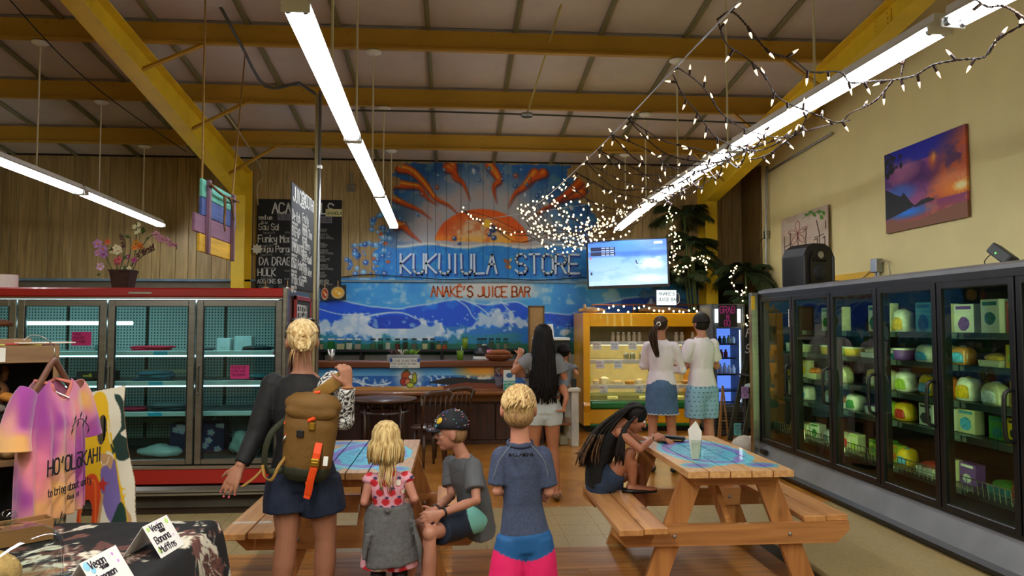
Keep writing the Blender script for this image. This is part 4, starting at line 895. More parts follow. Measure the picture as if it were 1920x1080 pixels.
    for i, (px, sc, c_, nm, sq) in enumerate(jl):
        x = P_at(px, 12.1); w_ = .05*sc+.003; h = .175*(.75 if px > 815 and px < 840 else 1)
        t2 = thing('storage_jar', ('square' if sq else 'round')+' glass jar of %s, %s' % (nm, 'at the left end of the shelf row' if i == 0 else 'just right of the jar of '+jl[i-1][3]), 'jar', (x, 12.08, 1.236), 0, 'jars on the back bar shelf')
        n_ = 4 if sq else 14; rot = PI/4
        def ring(r, z): return [(r*math.cos(2*PI*q/n_+rot), r*math.sin(2*PI*q/n_+rot)) for q in range(n_)]
        def col(r0, z0, r1, z1):
            mb = MB(); a_ = [(x_, y_, z0) for x_, y_ in ring(r0*(1.3 if sq else 1), 0)]; c2 = [(x_, y_, z1) for x_, y_ in ring(r1*(1.3 if sq else 1), 0)]; mb.add(a_+c2, [tuple(range(n_)), tuple(range(n_, 2*n_))]+[(q, (q+1) % n_, n_+(q+1) % n_, n_+q) for q in range(n_)]); return mb
        col(w_, 0, w_, h*.86).obj('glass', JG, t2); col(w_*.9, .004, w_*.9, h*R.uniform(.45, .75)).obj('contents', mat('jar_fill_'+c_[1:], c_, .8, var=.25, vs=60, bump=.5, bs=120), t2); col(w_*.9, h*.86, w_*.9, h).obj('lid', mat('jar_lid_black', '#1a1a1a', .4) if i > 4 else mat('jar_lid_white', '#cfcfc8', .4), t2)
def P_at(px, Y): return P(px, 610, Y).x
juice_bar()

def cup(name, label, cat, c, r, h, m, lid=None, liquid=None, strw=None, group=None):
    t = thing(name, label, cat, c, 0, group); MB().lathe((0, 0, 0), [(r*.72, 0), (r*.75, .004), (r, h), (r*.94, h), (r*.7, .012)], 18, cap=False).obj('cup', m, t, True)
    if liquid: MB().lathe((0, 0, .008), [(r*.68, 0), (r*.9, h*.86)], 16).obj('drink', liquid, t, True)
    if lid: MB().lathe((0, 0, h), [(r*1.04, 0), (r*1.02, .01), (r*.75, .03), (r*.3, .038)], 18).obj('lid', lid, t, True)
    if strw: MB().tube([(0, 0, .03), (r*.5, 0, h*1.35)], .004, 6).obj('straw', strw, t, True)
    return t
CG = glass('clear_cup', '#eef4ee', .8, 0, 1.35)
LED = 1.136
cup('smoothie_cup', 'green smoothie in a clear domed cup on the bar ledge', 'cup', (P_at(863, 10.35), 10.35, LED), .055, .15, CG, CG, mat('green_smoothie', '#86a81c', .4), mat('white_straw', '#e8e8e0', .4))
cup('juice_glass', 'tall glass of lime juice on the shelf behind the smoothie', 'glass', (P_at(872, 12.05), 12.05, 1.236), .055, .2, CG, None, mat('lime_juice', '#a8b62c', .4))
cup('printed_cup', 'pink paper cup with a dark logo standing on the bar', 'cup', (P_at(918, 10.5), 10.45, LED+.0), .042, .14, mat('pink_cup', '#d8749c', .5), None, mat('pink_inside', '#c06088', .5))
cup('steel_shaker', 'brushed steel shaker at the left end of the bar ledge', 'shaker', (P_at(622, 10.4), 10.4, LED), .055, .16, STEEL, None, None)
def bar_items():
    t = thing('planter_box', 'grey wooden planter box of small succulents on the bar ledge', 'planter', (P_at(757, 10.28), 10.28, LED))
    MB().span((-.22, -.06, 0), (.22, .06, .085), .004).obj('box', mat('grey_wood_box', '#8f8f8c', .7, var=.15, vs=12), t)
    for i, (dx, c_) in enumerate(((-.15, '#4a2c34'), (-.08, '#6a4a3c'), (-.02, '#dcd8c8'), (.04, '#4f7a24'), (.1, '#6aa02c'), (.16, '#86b03a'))):
        mb = MB(); rr = random.Random(i)
        for k in range(14):
            a = rr.uniform(0, 2*PI); l = rr.uniform(.04, .08); mb.tube([(dx, 0, .08), (dx+math.cos(a)*l*.5, math.sin(a)*l*.4, .08+l*.7), (dx+math.cos(a)*l, math.sin(a)*l*.7, .085+l)], [.006, .008, .001], 5)
        mb.obj('succulent', mat('succulent_'+c_[1:], c_, .5), t, True)
    a = P(731, 672, 10.17); b_ = P(787, 690, 10.17)
    o = MB().span((a.x, 10.185, b_.z), (b_.x, 10.189, a.z), .0008).obj('paper_sign', mat('white_paper', '#dedcd2', .8)); tag(o, 'white handwritten paper sign hanging from the planter on the bar', 'sign')
    lettering('lettering', [('PLEASE DO NOT REACH', .02, -.045, .026), ('OVER COUNTER! OR HAND!', .02, -.085, .022)], (a.x, 10.185, a.z), (1, 0, 0), (0, 0, 1), (0, -1, 0), mat('dark_ink2', '#22242a', .7), o)
    lettering('blue_lettering', [('MAHALO!     TO GO', .02, -.122, .02)], (a.x, 10.185, a.z), (1, 0, 0), (0, 0, 1), (0, -1, 0), mat('teal_ink', '#2a8ca8', .7), o)
    for x in (a.x, b_.x-.03): MB().span((x, 10.18, a.z-.05), (x+.03, 10.184, a.z+.0), .0005).obj('tape', mat('blue_tape', '#1c4aa0', .5), o)
    t = thing('cooking_pot', 'black domed pot with a pale band beside the bar ledge', 'pot', (P_at(910, 10.55), 10.8, 1.0))
    MB().lathe((0, 0, 0), [(.15, 0), (.17, .02), (.17, .13), (.16, .14)], 24).obj('pot_body', mat('grey_pot', '#8e8f90', .4, metal=.4), t, True); MB().lathe((0, 0, .14), [(.165, 0), (.165, .035), (.15, .04)], 24).obj('band', WHITE, t)
    MB().lathe((0, 0, .175), [(.155, 0), (.15, .06), (.11, .12), (.05, .15), (.0, .155)], 24).obj('lid', BLACK, t, True)
    t = thing('wooden_bowl', 'brown wooden bread basket at the right end of the bar ledge', 'bowl', (P_at(935, 10.35), 10.33, LED))
    MB().lathe((0, 0, 0), [(.1, 0), (.17, .03), (.2, .075), (.19, .085), (.16, .05), (.05, .02)], 26, cap=False).obj('bowl', wood('bowl_wood', '#6a3a1c', '#8c5026', 0, 3), t, True)
    MB().tube([(-.16, 0, .09), (-.08, -.02, .11), (.08, -.02, .115), (.16, 0, .095)], [.02, .038, .038, .02], 12).obj('bread', mat('brown_crust', '#8a4a22', .6, bump=.3), t, True)
    t = thing('leaflet_stand', 'white and green leaflets in a clear stand on the lower counter', 'leaflet', (P_at(955, 10.1), 10.1, .746))
    MB().span((-.08, -.01, 0), (.08, .01, .27), .002).obj('leaflet', mat('leaflet_white', '#d8dcd8', .5), t); MB().span((-.075, -.013, .01), (.075, -.0105, .13), .0005).obj('green_block', mat('leaflet_green', '#3f9c86', .5), t)
    MB().ell((0, -.012, .2), (.045, .002, .035), 14, 6).obj('round_mark', mat('leaflet_mark', '#2c5a86', .5), t)
    lettering('lettering', [('SURFRIDER', -.07, .09, .022), ('SCHOOL', -.05, .05, .02)], (0, -.0135, 0), (1, 0, 0), (0, 0, 1), (0, -1, 0), WHITE, t)
    # cork frame, lamp shade, side unit
    a = P(990, 573, 11.88); b_ = P(1021, 655, 11.88); b_.z = .86; o = thing('cork_board', 'upright cork board in a wooden frame behind the bar', 'board', (0, 0, 0))
    MB().span((a.x+.02, 11.88, b_.z), (b_.x-.02, 11.9, a.z-.02), .003).obj('cork', mat('cork', '#a98252', .8, var=.2, vs=60), o)
    f = MB(); f.span((a.x, 11.865, b_.z), (a.x+.025, 11.91, a.z)).span((b_.x-.025, 11.865, b_.z), (b_.x, 11.91, a.z)).span((a.x, 11.865, a.z-.025), (b_.x, 11.91, a.z)); f.obj('frame', wood('frame_wood', '#4a3a28', '#6a5238', 2, 3), o)
    o = thing('table_lamp', 'white tapered lampshade on the black side unit behind the long haired woman', 'lamp', (P_at(1027, 11.2), 11.2, 1.44)); MB().lathe((0, 0, .0), [(.095, 0), (.08, .2), (.075, .2), (.09, 0)], 24, cap=False).obj('lamp_shade', mat('lampshade', '#dedad0', .7), o, True); MB().lathe((0, 0, 0), [(.05, 0), (.05, .01), (.012, .02), (.012, .1)], 14).obj('base', BLACK, o)
    u = thing('side_unit', 'black side unit with white top at the right end of the bar', 'cabinet'); xa, xb = P_at(1022, 11), P_at(1066, 11)
    MB().span((xa-.15, 10.85, 1.4), (xb, 11.4, 1.44), .005).obj('top', WHITE, u); MB().span((xa-.15, 10.9, 1.22), (xb, 11.4, 1.4), .005).obj('drawer', BLACK, u); MB().span((xa-.15, 11.35, .0), (xb, 11.4, 1.22)).span((xb-.03, 10.95, 0), (xb, 11.35, 1.22)).span((xa-.15, 10.9, .66), (xb, 11.4, .7)).obj('frame', mat('unit_olive', '#4b4526', .6), u)
    u = thing('work_table', 'dark work table with a peeling white leg beside the yellow case', 'table'); y0, y1 = 9.95, 10.75; xa, xb = 1.27, P_at(1088, 9.95)
    MB().span((xa, y0, .73), (xb, y1, .775), .006).obj('table_top', wood('worn_white_top', '#b8b2a0', '#d8d2c2', 0, 3, .6), u)
    PL = mat('peeling_white_paint', '#b9b4a8', .7, var=.25, vs=14, stretch=(1, 1, .3))
    for x, y, m_ in ((xb-.12, y0+.02, PL), (xa+.02, y0+.02, DWOOD), (xb-.12, y1-.12, PL), (xa+.02, y1-.12, DWOOD)): MB().span((x, y, 0), (x+.1, y+.09, .73), .005).obj('leg', m_, u)
    MB().span((xa, y0+.05, .28), (xb-.02, y1, .31), .004).obj('shelf', MWOOD, u)
    k = MB().span((xa+.1, 10.2, .312), (xb-.2, 10.6, .55), .01).obj('storage_crate', mat('dark_crate', '#1d1612', .6)); tag(k, 'dark crate on the lower shelf of the work table', 'crate')
    k = MB().span((P_at(1047, 10.2), 10.1, .002), (P_at(1063, 10.2), 10.3, .12), .01).obj('cream_box', mat('cream_box', '#a09a78', .6)); tag(k, 'small cream box on the floor under the work table', 'box')
    k = MB().span((xa+.05, 10.1, .777), (xb-.03, 10.6, .9), .01).obj('cash_register', BLACK); tag(k, 'black till on the work table beside the yellow case', 'cash register'); MB().box((xa+.25, 10.2, .92), (.2, .12, .03), .006).obj('screen', BLACK, k)
    # round bistro table and bar chairs
    t = thing('round_table', 'round dark wooden bistro table with spindles under the bar counter', 'table', (P_at(722, 9.35), 9.35, 0)); D2 = wood('bistro_brown', '#2f1a10', '#50301c', 0, 2.5, .35, coat=.3)
    MB().lathe((0, 0, .69), [(.0, 0), (.38, 0), (.4, .012), (.4, .03), (.385, .04), (0, .042)], 40, cap=False).obj('table_top', D2, t, True)
    MB().lathe((0, 0, .55), [(.3, 0), (.3, .03), (.27, .03), (.27, 0)], 30, cap=False).obj('lower_ring', D2, t, True)
    for k in range(4): a = PI/4+k*PI/2; MB().tube([(.29*math.cos(a), .29*math.sin(a), .69), (.3*math.cos(a), .3*math.sin(a), .3), (.33*math.cos(a), .33*math.sin(a), 0)], [.024, .02, .016], 8).obj('leg', D2, t, True)
    for k in range(12): a = k*PI/6; MB().tube([(.285*math.cos(a), .285*math.sin(a), .58), (.285*math.cos(a), .285*math.sin(a), .69)], .008, 6).obj('spindle', D2, t, True)
    for px, Y, l in ((845, 9.2, 'dark wooden bar chair with a curved crest behind the boy in the cap'), (805, 8.7, 'dark wooden side chair seen left of the cap')):
        t = thing('wooden_chair', l, 'chair', (P_at(px, Y), Y, 0), .5)
        MB().lathe((0, 0, .44), [(0, 0), (.2, 0), (.21, .015), (.2, .03), (0, .035)], 24, cap=False).obj('seat', D2, t, True)
        for k in range(4): a = PI/4+k*PI/2; MB().tube([(.15*math.cos(a), .15*math.sin(a), .44), (.19*math.cos(a), .19*math.sin(a), 0)], [.02, .015], 8).obj('leg', D2, t, True)
        for s_ in (-1, 1): MB().tube([(s_*.16, -.14, .46), (s_*.17, -.2, .7), (s_*.17, -.24, .84)], .015, 8).obj('back_post', D2, t, True)
        MB().tube(smooth_path([(-.2, -.22, .82), (-.1, -.27, .86), (.1, -.27, .86), (.22, -.2, .8)], 4), [(.012, .03)]*13, 8, side=(0, 1, 0)).obj('crest_rail', D2, t, True)
        for k in range(4): MB().tube([(-.1+k*.066, -.15, .46), (-.1+k*.066, -.25, .83)], .007, 6).obj('spindle', D2, t, True)
bar_items()
ORDN = ['first', 'second', 'third', 'fourth', 'fifth', 'sixth', 'seventh', 'eighth', 'ninth', 'tenth']
# ================================================================== yellow case and drinks cooler
def yellow_case():
    XA, XE, Y0, Y1, ZT = 1.98, 3.9, 11.3, 12.2, 1.815
    YL = mat('yellow_case_enamel', '#f0a800', .35, var=.04, coat=.3); GRN = mat('green_bumper', '#0c6a2c', .4)
    t = thing('open_display_case', 'yellow open refrigerated display case with green bumper', 'display case')
    for x in (XA, XE-.1): MB().prism([(0, .1), (.9, .1), (.9, ZT), (.0, ZT), (-.0, 1.6), (.0, .45), (-.03, .4), (0, .3)], (x, Y0, 0), (0, 1, 0), (0, 0, 1), (.1, 0, 0)).obj('side_panel', YL, t)
    MB().span((XA+.1, Y0+.01, 1.6), (XE-.1, Y0+.1, ZT-.01), .01).span((XA+.1, Y0+.05, ZT-.03), (XE-.1, Y1, ZT-.005), .004).obj('top_fascia', YL, t)
    MB().span((XA+.1, Y0+.02, .12), (XE-.1, Y0+.1, .345), .006).obj('lower_panel', YL, t)
    MB().span((XA+.1, Y0-.02, .345), (XE-.1, Y0+.06, .46), .025).obj('bumper', GRN, t); MB().span((XA+.1, Y0+.0, .075), (XE-.1, Y0+.06, .12), .01).obj('bumper', GRN, t)
    MB().span((XA+.05, Y0+.08, 0), (XE-.05, Y1, .1), .004).obj('kick_plate', BLACK, t)
    MB().span((XA+.1, Y1-.06, .1), (XE-.1, Y1, 1.7)).obj('back_panel', mat('case_liner', '#d9cf9e', .5), t)
    MB().span((XA+.1, Y0+.08, .42), (XE-.1, Y1-.06, .47)).obj('deck', STEEL, t)
    MB().span((XA+.1, Y0+.015, .46), (XE-.1, Y0+.022, .6), .002).obj('front_glass', glass('case_glass', '#dfe8dc', .6), t)
    lamp = emis('case_lamp_glow', '#fff0b8', 9)
    for i, z in enumerate((1.37, 1.085, .70)):
        s_ = MB().span((XA+.1, Y0+.12+.05*0, z-.02), (XE-.1, Y1-.06, z)).obj('shelf', mat('case_shelf', '#b9b39a', .35), t)
        MB().span((XA+.1, Y0+.10, z-.055), (XE-.1, Y0+.12, z+.005), .003).obj('price_rail', mat('rail_white', '#c2c0b4', .4), s_)
        MB().tube([(XA+.15, Y0+.2, z-.045), (XE-.15, Y0+.2, z-.045)], .014, 8).obj('lamp_tube', lamp, s_)
        for j in range(6):
            if (i+j) % 4 == 3: continue
            x = XA+.16+j*.28+.05*i; c_ = R.choice(('#e4e4dc', '#d8dcd6', '#e2d6d2', '#dcdce6'))
            tg = MB().span((x, Y0+.088, z-.13), (x+.13, Y0+.094, z-.0), .001).obj('price_card', mat('card_'+c_[1:], c_, .7), t)
            lettering('lettering', [(R.choice(('POKE', 'SALAD', 'FRESH', 'LOCAL')), .012, -.05, .024), ('12.00', .02, -.1, .024)], (x, Y0+.088, z), (1, 0, 0), (0, 0, 1), (0, -1, 0), mat('card_ink_%d' % (j % 3), ('#a03030', '#3060a0', '#444444')[j % 3], .7), tg)
    # food
    xj = [P_at(px, 11.5) for px in (1103, 1150, 1160, 1170, 1180, 1190, 1200, 1269, 1280, 1300)]
    for i, x in enumerate(xj):
        t2 = thing('dressing_bottle', 'cream dressing bottle on the top shelf of the yellow case, %s from the left' % ORDN[i], 'bottle', (x, Y0+.24, 1.372), 0, 'dressing bottles in the yellow case')
        MB().lathe((0, 0, 0), [(.03, 0), (.033, .01), (.033, .09), (.02, .115), (.02, .125)], 14).obj('bottle', mat('cream_dressing', '#cbb89a', .4), t2, True); MB().lathe((0, 0, .125), [(.023, 0), (.023, .018), (.0, .02)], 14, cap=False).obj('cap', WHITE, t2)
    for i, (px, l) in enumerate(((1175, 'left of the pair'), (1187, 'right of the pair'), (1205, 'beside the ponytail'), (1267, 'between the two shoppers'))):
        t2 = thing('tin_can', 'grey tin on the middle shelf of the yellow case, '+l, 'can', (P_at(px, 11.5), Y0+.26, 1.087)); MB().lathe((0, 0, 0), [(.04, 0), (.042, .005), (.042, .1), (.04, .105)], 16).obj('can', GREY, t2, True); MB().lathe((0, 0, .02), [(.0425, 0), (.0425, .06)], 16).obj('label_band', mat('can_label', '#6a6a52', .6), t2)
    for i, (px, w_, h, c_, nm) in enumerate(((1104, .09, .13, '#a8c020', 'lime green food tub at the left of the lower shelf'), (1119, .1, .06, '#d8c088', 'cream food tray beside the lime tub'), (1134, .15, .1, '#e6e2cc', 'white food tub in the middle of the lower shelf'), (1160, .16, .05, '#d8b070', 'low tray of yellow food on the lower shelf'), (1182, .16, .05, '#c89850', 'tray of golden pastries on the lower shelf'), (1200, .12, .07, '#d8c8a0', 'pale tray beside the pastries'), (1290, .2, .05, '#b8884c', 'brown tray between the two shoppers'))):
        t2 = thing('food_container', nm, 'food container', (P_at(px, 11.5), Y0+.28, .702)); MB().lathe((0, 0, 0), [(w_*.42, 0), (w_*.5, h*.8), (w_*.52, h*.82)], 16).obj('tub', WHITE if i % 2 else mat('tub_'+c_[1:], c_, .4), t2, True); crumple('food', (0, 0, h*.7), (w_*.9, w_*.9, h*.6), mat('fd_'+c_[1:], c_, .5, var=.3, vs=30), t2, .2, i)
    for i, px in enumerate((1150, 1275, 1210)):
        t2 = thing('cheese_round', ('pale round tub on the deck of the yellow case, '+('left', 'right', 'centre')[i]), 'food container', (P_at(px, 11.5), Y0+.3, .472)); MB().lathe((0, 0, 0), [(.08, 0), (.085, .03), (.08, .04), (0, .042)], 18, cap=False).obj('tub', mat('cheese', '#ddd2a4', .5), t2, True)
    # on the roof of the case
    def drift(px, Y, z, l, r, m_, label, rz=0, bump=0):
        pts = [(-l/2, 0, r*.8), (-l/4, .02, r*1.1), (0, -.01, r*.9), (l/4, .015, r), (l/2, 0, r*.7)]
        o = MB().tube(smooth_path(pts, 4), [r*(.35+.65*math.sin(PI*min(1, max(.08, i/16)))) for i in range(17)], 10).obj('driftwood', m_, None, True, (P_at(px, Y), Y, z)); o.rotation_euler = (0, 0, rz)
        tag(o, label, 'driftwood'); return o
    DW = wood('driftwood_pale', '#8a6a44', '#b8956a', 0, 3, .8)
    k = drift(1110, 11.5, ZT, .42, .045, DW, 'pale driftwood branch on the left end of the yellow case roof')
    MB().tube([(-.1, 0, .06), (-.12, 0, .13)], [.03, .018], 8).obj('branch_stub', DW, k, True)
    drift(1245, 11.45, ZT, .8, .05, wood('driftwood_dark', '#4a3420', '#6b5032', 0, 3, .8), 'long dark driftwood log on the yellow case roof', .05)
    r_ = thing('pipe_rack', 'low copper pipe rail along the roof of the yellow case', 'rail'); CP = mat('copper_pipe', '#8a5028', .4, metal=.8)
    xs = [P_at(p, 11.7) for p in (1110, 1188, 1229, 1330)]; MB().tube([(xs[0], 11.7, ZT+.13), (xs[-1], 11.7, ZT+.13)], .01, 8).obj('rail', CP, r_)
    for x in xs: MB().tube([(x, 11.7, ZT), (x, 11.7, ZT+.13)], .01, 8).obj('post', CP, r_)
    t2 = thing('light_box_sign', 'small white lit letter board on the yellow case roof', 'sign', (0, 0, 0)); a = P(1230, 543, 11.6); b_ = P(1269, 573, 11.6)
    MB().span((a.x, 11.6, b_.z), (b_.x, 11.64, a.z), .004).obj('case', mat('dark_case', '#222222', .4), t2); MB().span((a.x+.008, 11.592, b_.z+.008), (b_.x-.008, 11.6, a.z-.008), .001).obj('lit_face', emis('light_box_face', '#e8f6f4', .7), t2)
    MB().span((a.x+.1, 11.6, ZT), (a.x+.2, 11.64, b_.z)).obj('foot', BLACK, t2)
    lettering('lettering', [("ANAKE'S", .045, -.09, .05), ('JUICE BAR', .03, -.18, .05)], (a.x, 11.592, a.z), (1, 0, 0), (0, 0, 1), (0, -1, 0), mat('board_ink', '#4a5a60', .5), t2)
    cv_ = [(b_.x, 11.62, a.z-.06), (b_.x+.04, 11.62, a.z-.07), (b_.x+.045, 11.62, b_.z+.06), (b_.x, 11.62, b_.z+.03)]; MB().tube(smooth_path(cv_, 4), .006, 6).obj('handle', WHITE, t2)
    for px, w_, h, l in ((1205, .3, .06, 'flat black box on the yellow case roof left of the letter board'), (1318, .35, .12, 'dark box with red writing at the right end of the yellow case roof')):
        k = MB().box((P_at(px, 11.95), 11.95, ZT+h/2+.0), (w_, .3, h), .02).obj('dark_box', BLACK); tag(k, l, 'box')
        if px > 1300: lettering('lettering', [('c', .1, .03, .07)], (P_at(px, 11.8)-w_/2, 11.799, ZT), (1, 0, 0), (0, 0, 1), (0, -1, 0), mat('red_ink', '#a01020', .5), k)
    k = MB().lathe((P_at(1222, 11.8), 11.8, ZT), [(.1, 0), (.1, .12), (.03, .22), (.03, .24)], 16).obj('cone_speaker', mat('grey_vase', '#4a5058', .5), None, True); tag(k, 'dark grey vase left of the letter board on the case roof', 'vase')
    k = MB().span((P_at(1308, 11.28), 11.278, 1.66), (P_at(1325, 11.28), 11.29, ZT+.02), .002).obj('paper_sheet', mat('white_paper', '#dedcd2', .8)); tag(k, 'white paper sheet taped to the case above the man in the white shirt', 'paper')
    o = thing('light_string', 'string of warm bulbs lying along the roof of the yellow case', 'string lights'); pts = []
    WG = emis('warm_bulb_glow', '#ffe4a0', 7)
    me = MB().ell((0, 0, 0), (.014, .014, .016), 8, 6).mesh('bulb', WG, True)
    for i in range(22):
        x = XA+.25+i*.078; p = V((x, 11.3+R.uniform(-.02, .1), ZT+R.choice((.01, .01, .05, .09))+R.uniform(0, .03))); pts.append(p); link('bulb', me, o, p)
    MB().tube(smooth_path(pts, 2), .003, 4).obj('wire', BLACK, o)
yellow_case()

def drinks_cooler():
    XA, XE, Y0, Y1, ZT = 3.79, 4.31, 10.75, 11.28, 1.935; GM = mat('cooler_grey', '#55595c', .45, metal=.3)
    t = thing('drinks_cooler', 'narrow grey glass door drinks cooler with a lit header', 'cooler')
    MB().span((XA, Y0, .05), (XA+.06, Y1, ZT), .02).span((XE-.06, Y0, .05), (XE, Y1, ZT), .02).span((XA, Y0, ZT-.04), (XE, Y1, ZT), .018).span((XA, Y1-.04, .05), (XE, Y1, ZT), .01).span((XA+.02, Y0+.02, .0), (XE-.02, Y1, .44), .02).span((XA, Y0+.01, 1.58), (XE, Y0+.1, ZT), .01).obj('body', GM, t)
    for i in range(6): MB().span((XA+.05, Y0+.004, .1+i*.045), (XE-.05, Y0+.022, .118+i*.045), .003).obj('grille_slat', BLACK, t)
    wh = emis('header_lamp_glow', '#eafff8', 2.2); blu = emis('cooler_back_glow', '#7fa8ff', .55)
    for x in (XA+.06, XE-.12): MB().tube([(x+.02, Y0-.002, 1.66), (x+.02, Y0-.002, 1.86)], [.022, .022], 12).obj('lit_panel', wh, t, True)
    MB().span((XA+.11, Y0-.012, 1.6), (XE-.13, Y0+.0, ZT-.01), .003).obj('sign_board', mat('black_sign', '#101014', .5), t)
    lettering('pink_lettering', [('GRAB', .0, -.12, .1), ('N', .1, -.21, .07), ('GO', .06, -.31, .085)], (XA+.13, Y0-.012, ZT-.015), (1, 0, 0), (0, 0, 1), (0, -1, 0), mat('pink_chalk', '#c83c9c', .7), t, width=.012, jit=.03, ww=.46)
    MB().span((XA+.06, Y1-.06, .46), (XE-.06, Y1-.045, 1.57)).obj('lit_back', blu, t)
    led = MB()
    for i in range(46): led.ell((XE-.085, Y0+.02, .5+i*.0232), (.008, .006, .007), 6, 4)
    stuff(led.obj('led_dots', emis('led_glow', '#dff4ff', 8), t))
    MB().span((XA+.055, Y0, .45), (XE-.055, Y0+.01, 1.585), .002).obj('door_glass', glass('drinks_glass', '#e0e8f8', .6), t)
    MB().span((XA+.05, Y0-.01, .44), (XA+.075, Y0+.012, 1.59)).span((XE-.075, Y0-.01, .44), (XE-.05, Y0+.012, 1.59)).span((XA+.05, Y0-.01, .44), (XE-.05, Y0+.012, .465)).obj('door_frame', GM, t)
    for z in (1.35, 1.14, .9, .66): MB().span((XA+.06, Y0+.06, z-.02), (XE-.09, Y1-.07, z), .002).obj('shelf', BLACK, t)
    for z, items in ((1.352, [('#d8e8f0', .13), ('#2c3c34', .11), ('#3c5a48', .11), ('#8ca46a', .12), ('#c8d8dc', .12)]), (1.142, [('#2a3a5a', .13), ('#7a2038', .12), ('#8a2848', .12)]), (.902, [('#dfe8f4', .16), ('#e8e8f4', .15), ('#dfe0f0', .16), ('#e4e8f0', .13), ('#dce4ee', .13)])):
        for i, (c_, h) in enumerate(items):
            on = ORDN[i]
            x = XA+.1+i*.068+(.02 if len(items) == 3 else 0); sh = {1.352: 'top', 1.142: 'second', .902: 'third'}[z]
            t2 = thing('drink_bottle', '%s bottle, %s from the left on the %s shelf of the drinks cooler' % ({'#2c3c34': 'dark green', '#3c5a48': 'mossy green', '#8ca46a': 'light green', '#2a3a5a': 'navy', '#7a2038': 'dark red', '#8a2848': 'crimson', '#d8e8f0': 'pale blue', '#c8d8dc': 'silvery'}.get(c_, 'white'), on, sh), 'bottle', (x, Y0+.12, z), 0, 'bottles in the drinks cooler')
            MB().lathe((0, 0, 0), [(.027, 0), (.03, .006), (.03, h*.62), (.014, h*.8), (.014, h*.9)], 12).obj('bottle', mat('drink_'+c_[1:], c_, .35), t2, True); MB().lathe((0, 0, h*.9), [(.016, 0), (.016, h*.1)], 12).obj('cap', WHITE if c_[1] in 'de' else BLACK, t2)
drinks_cooler()

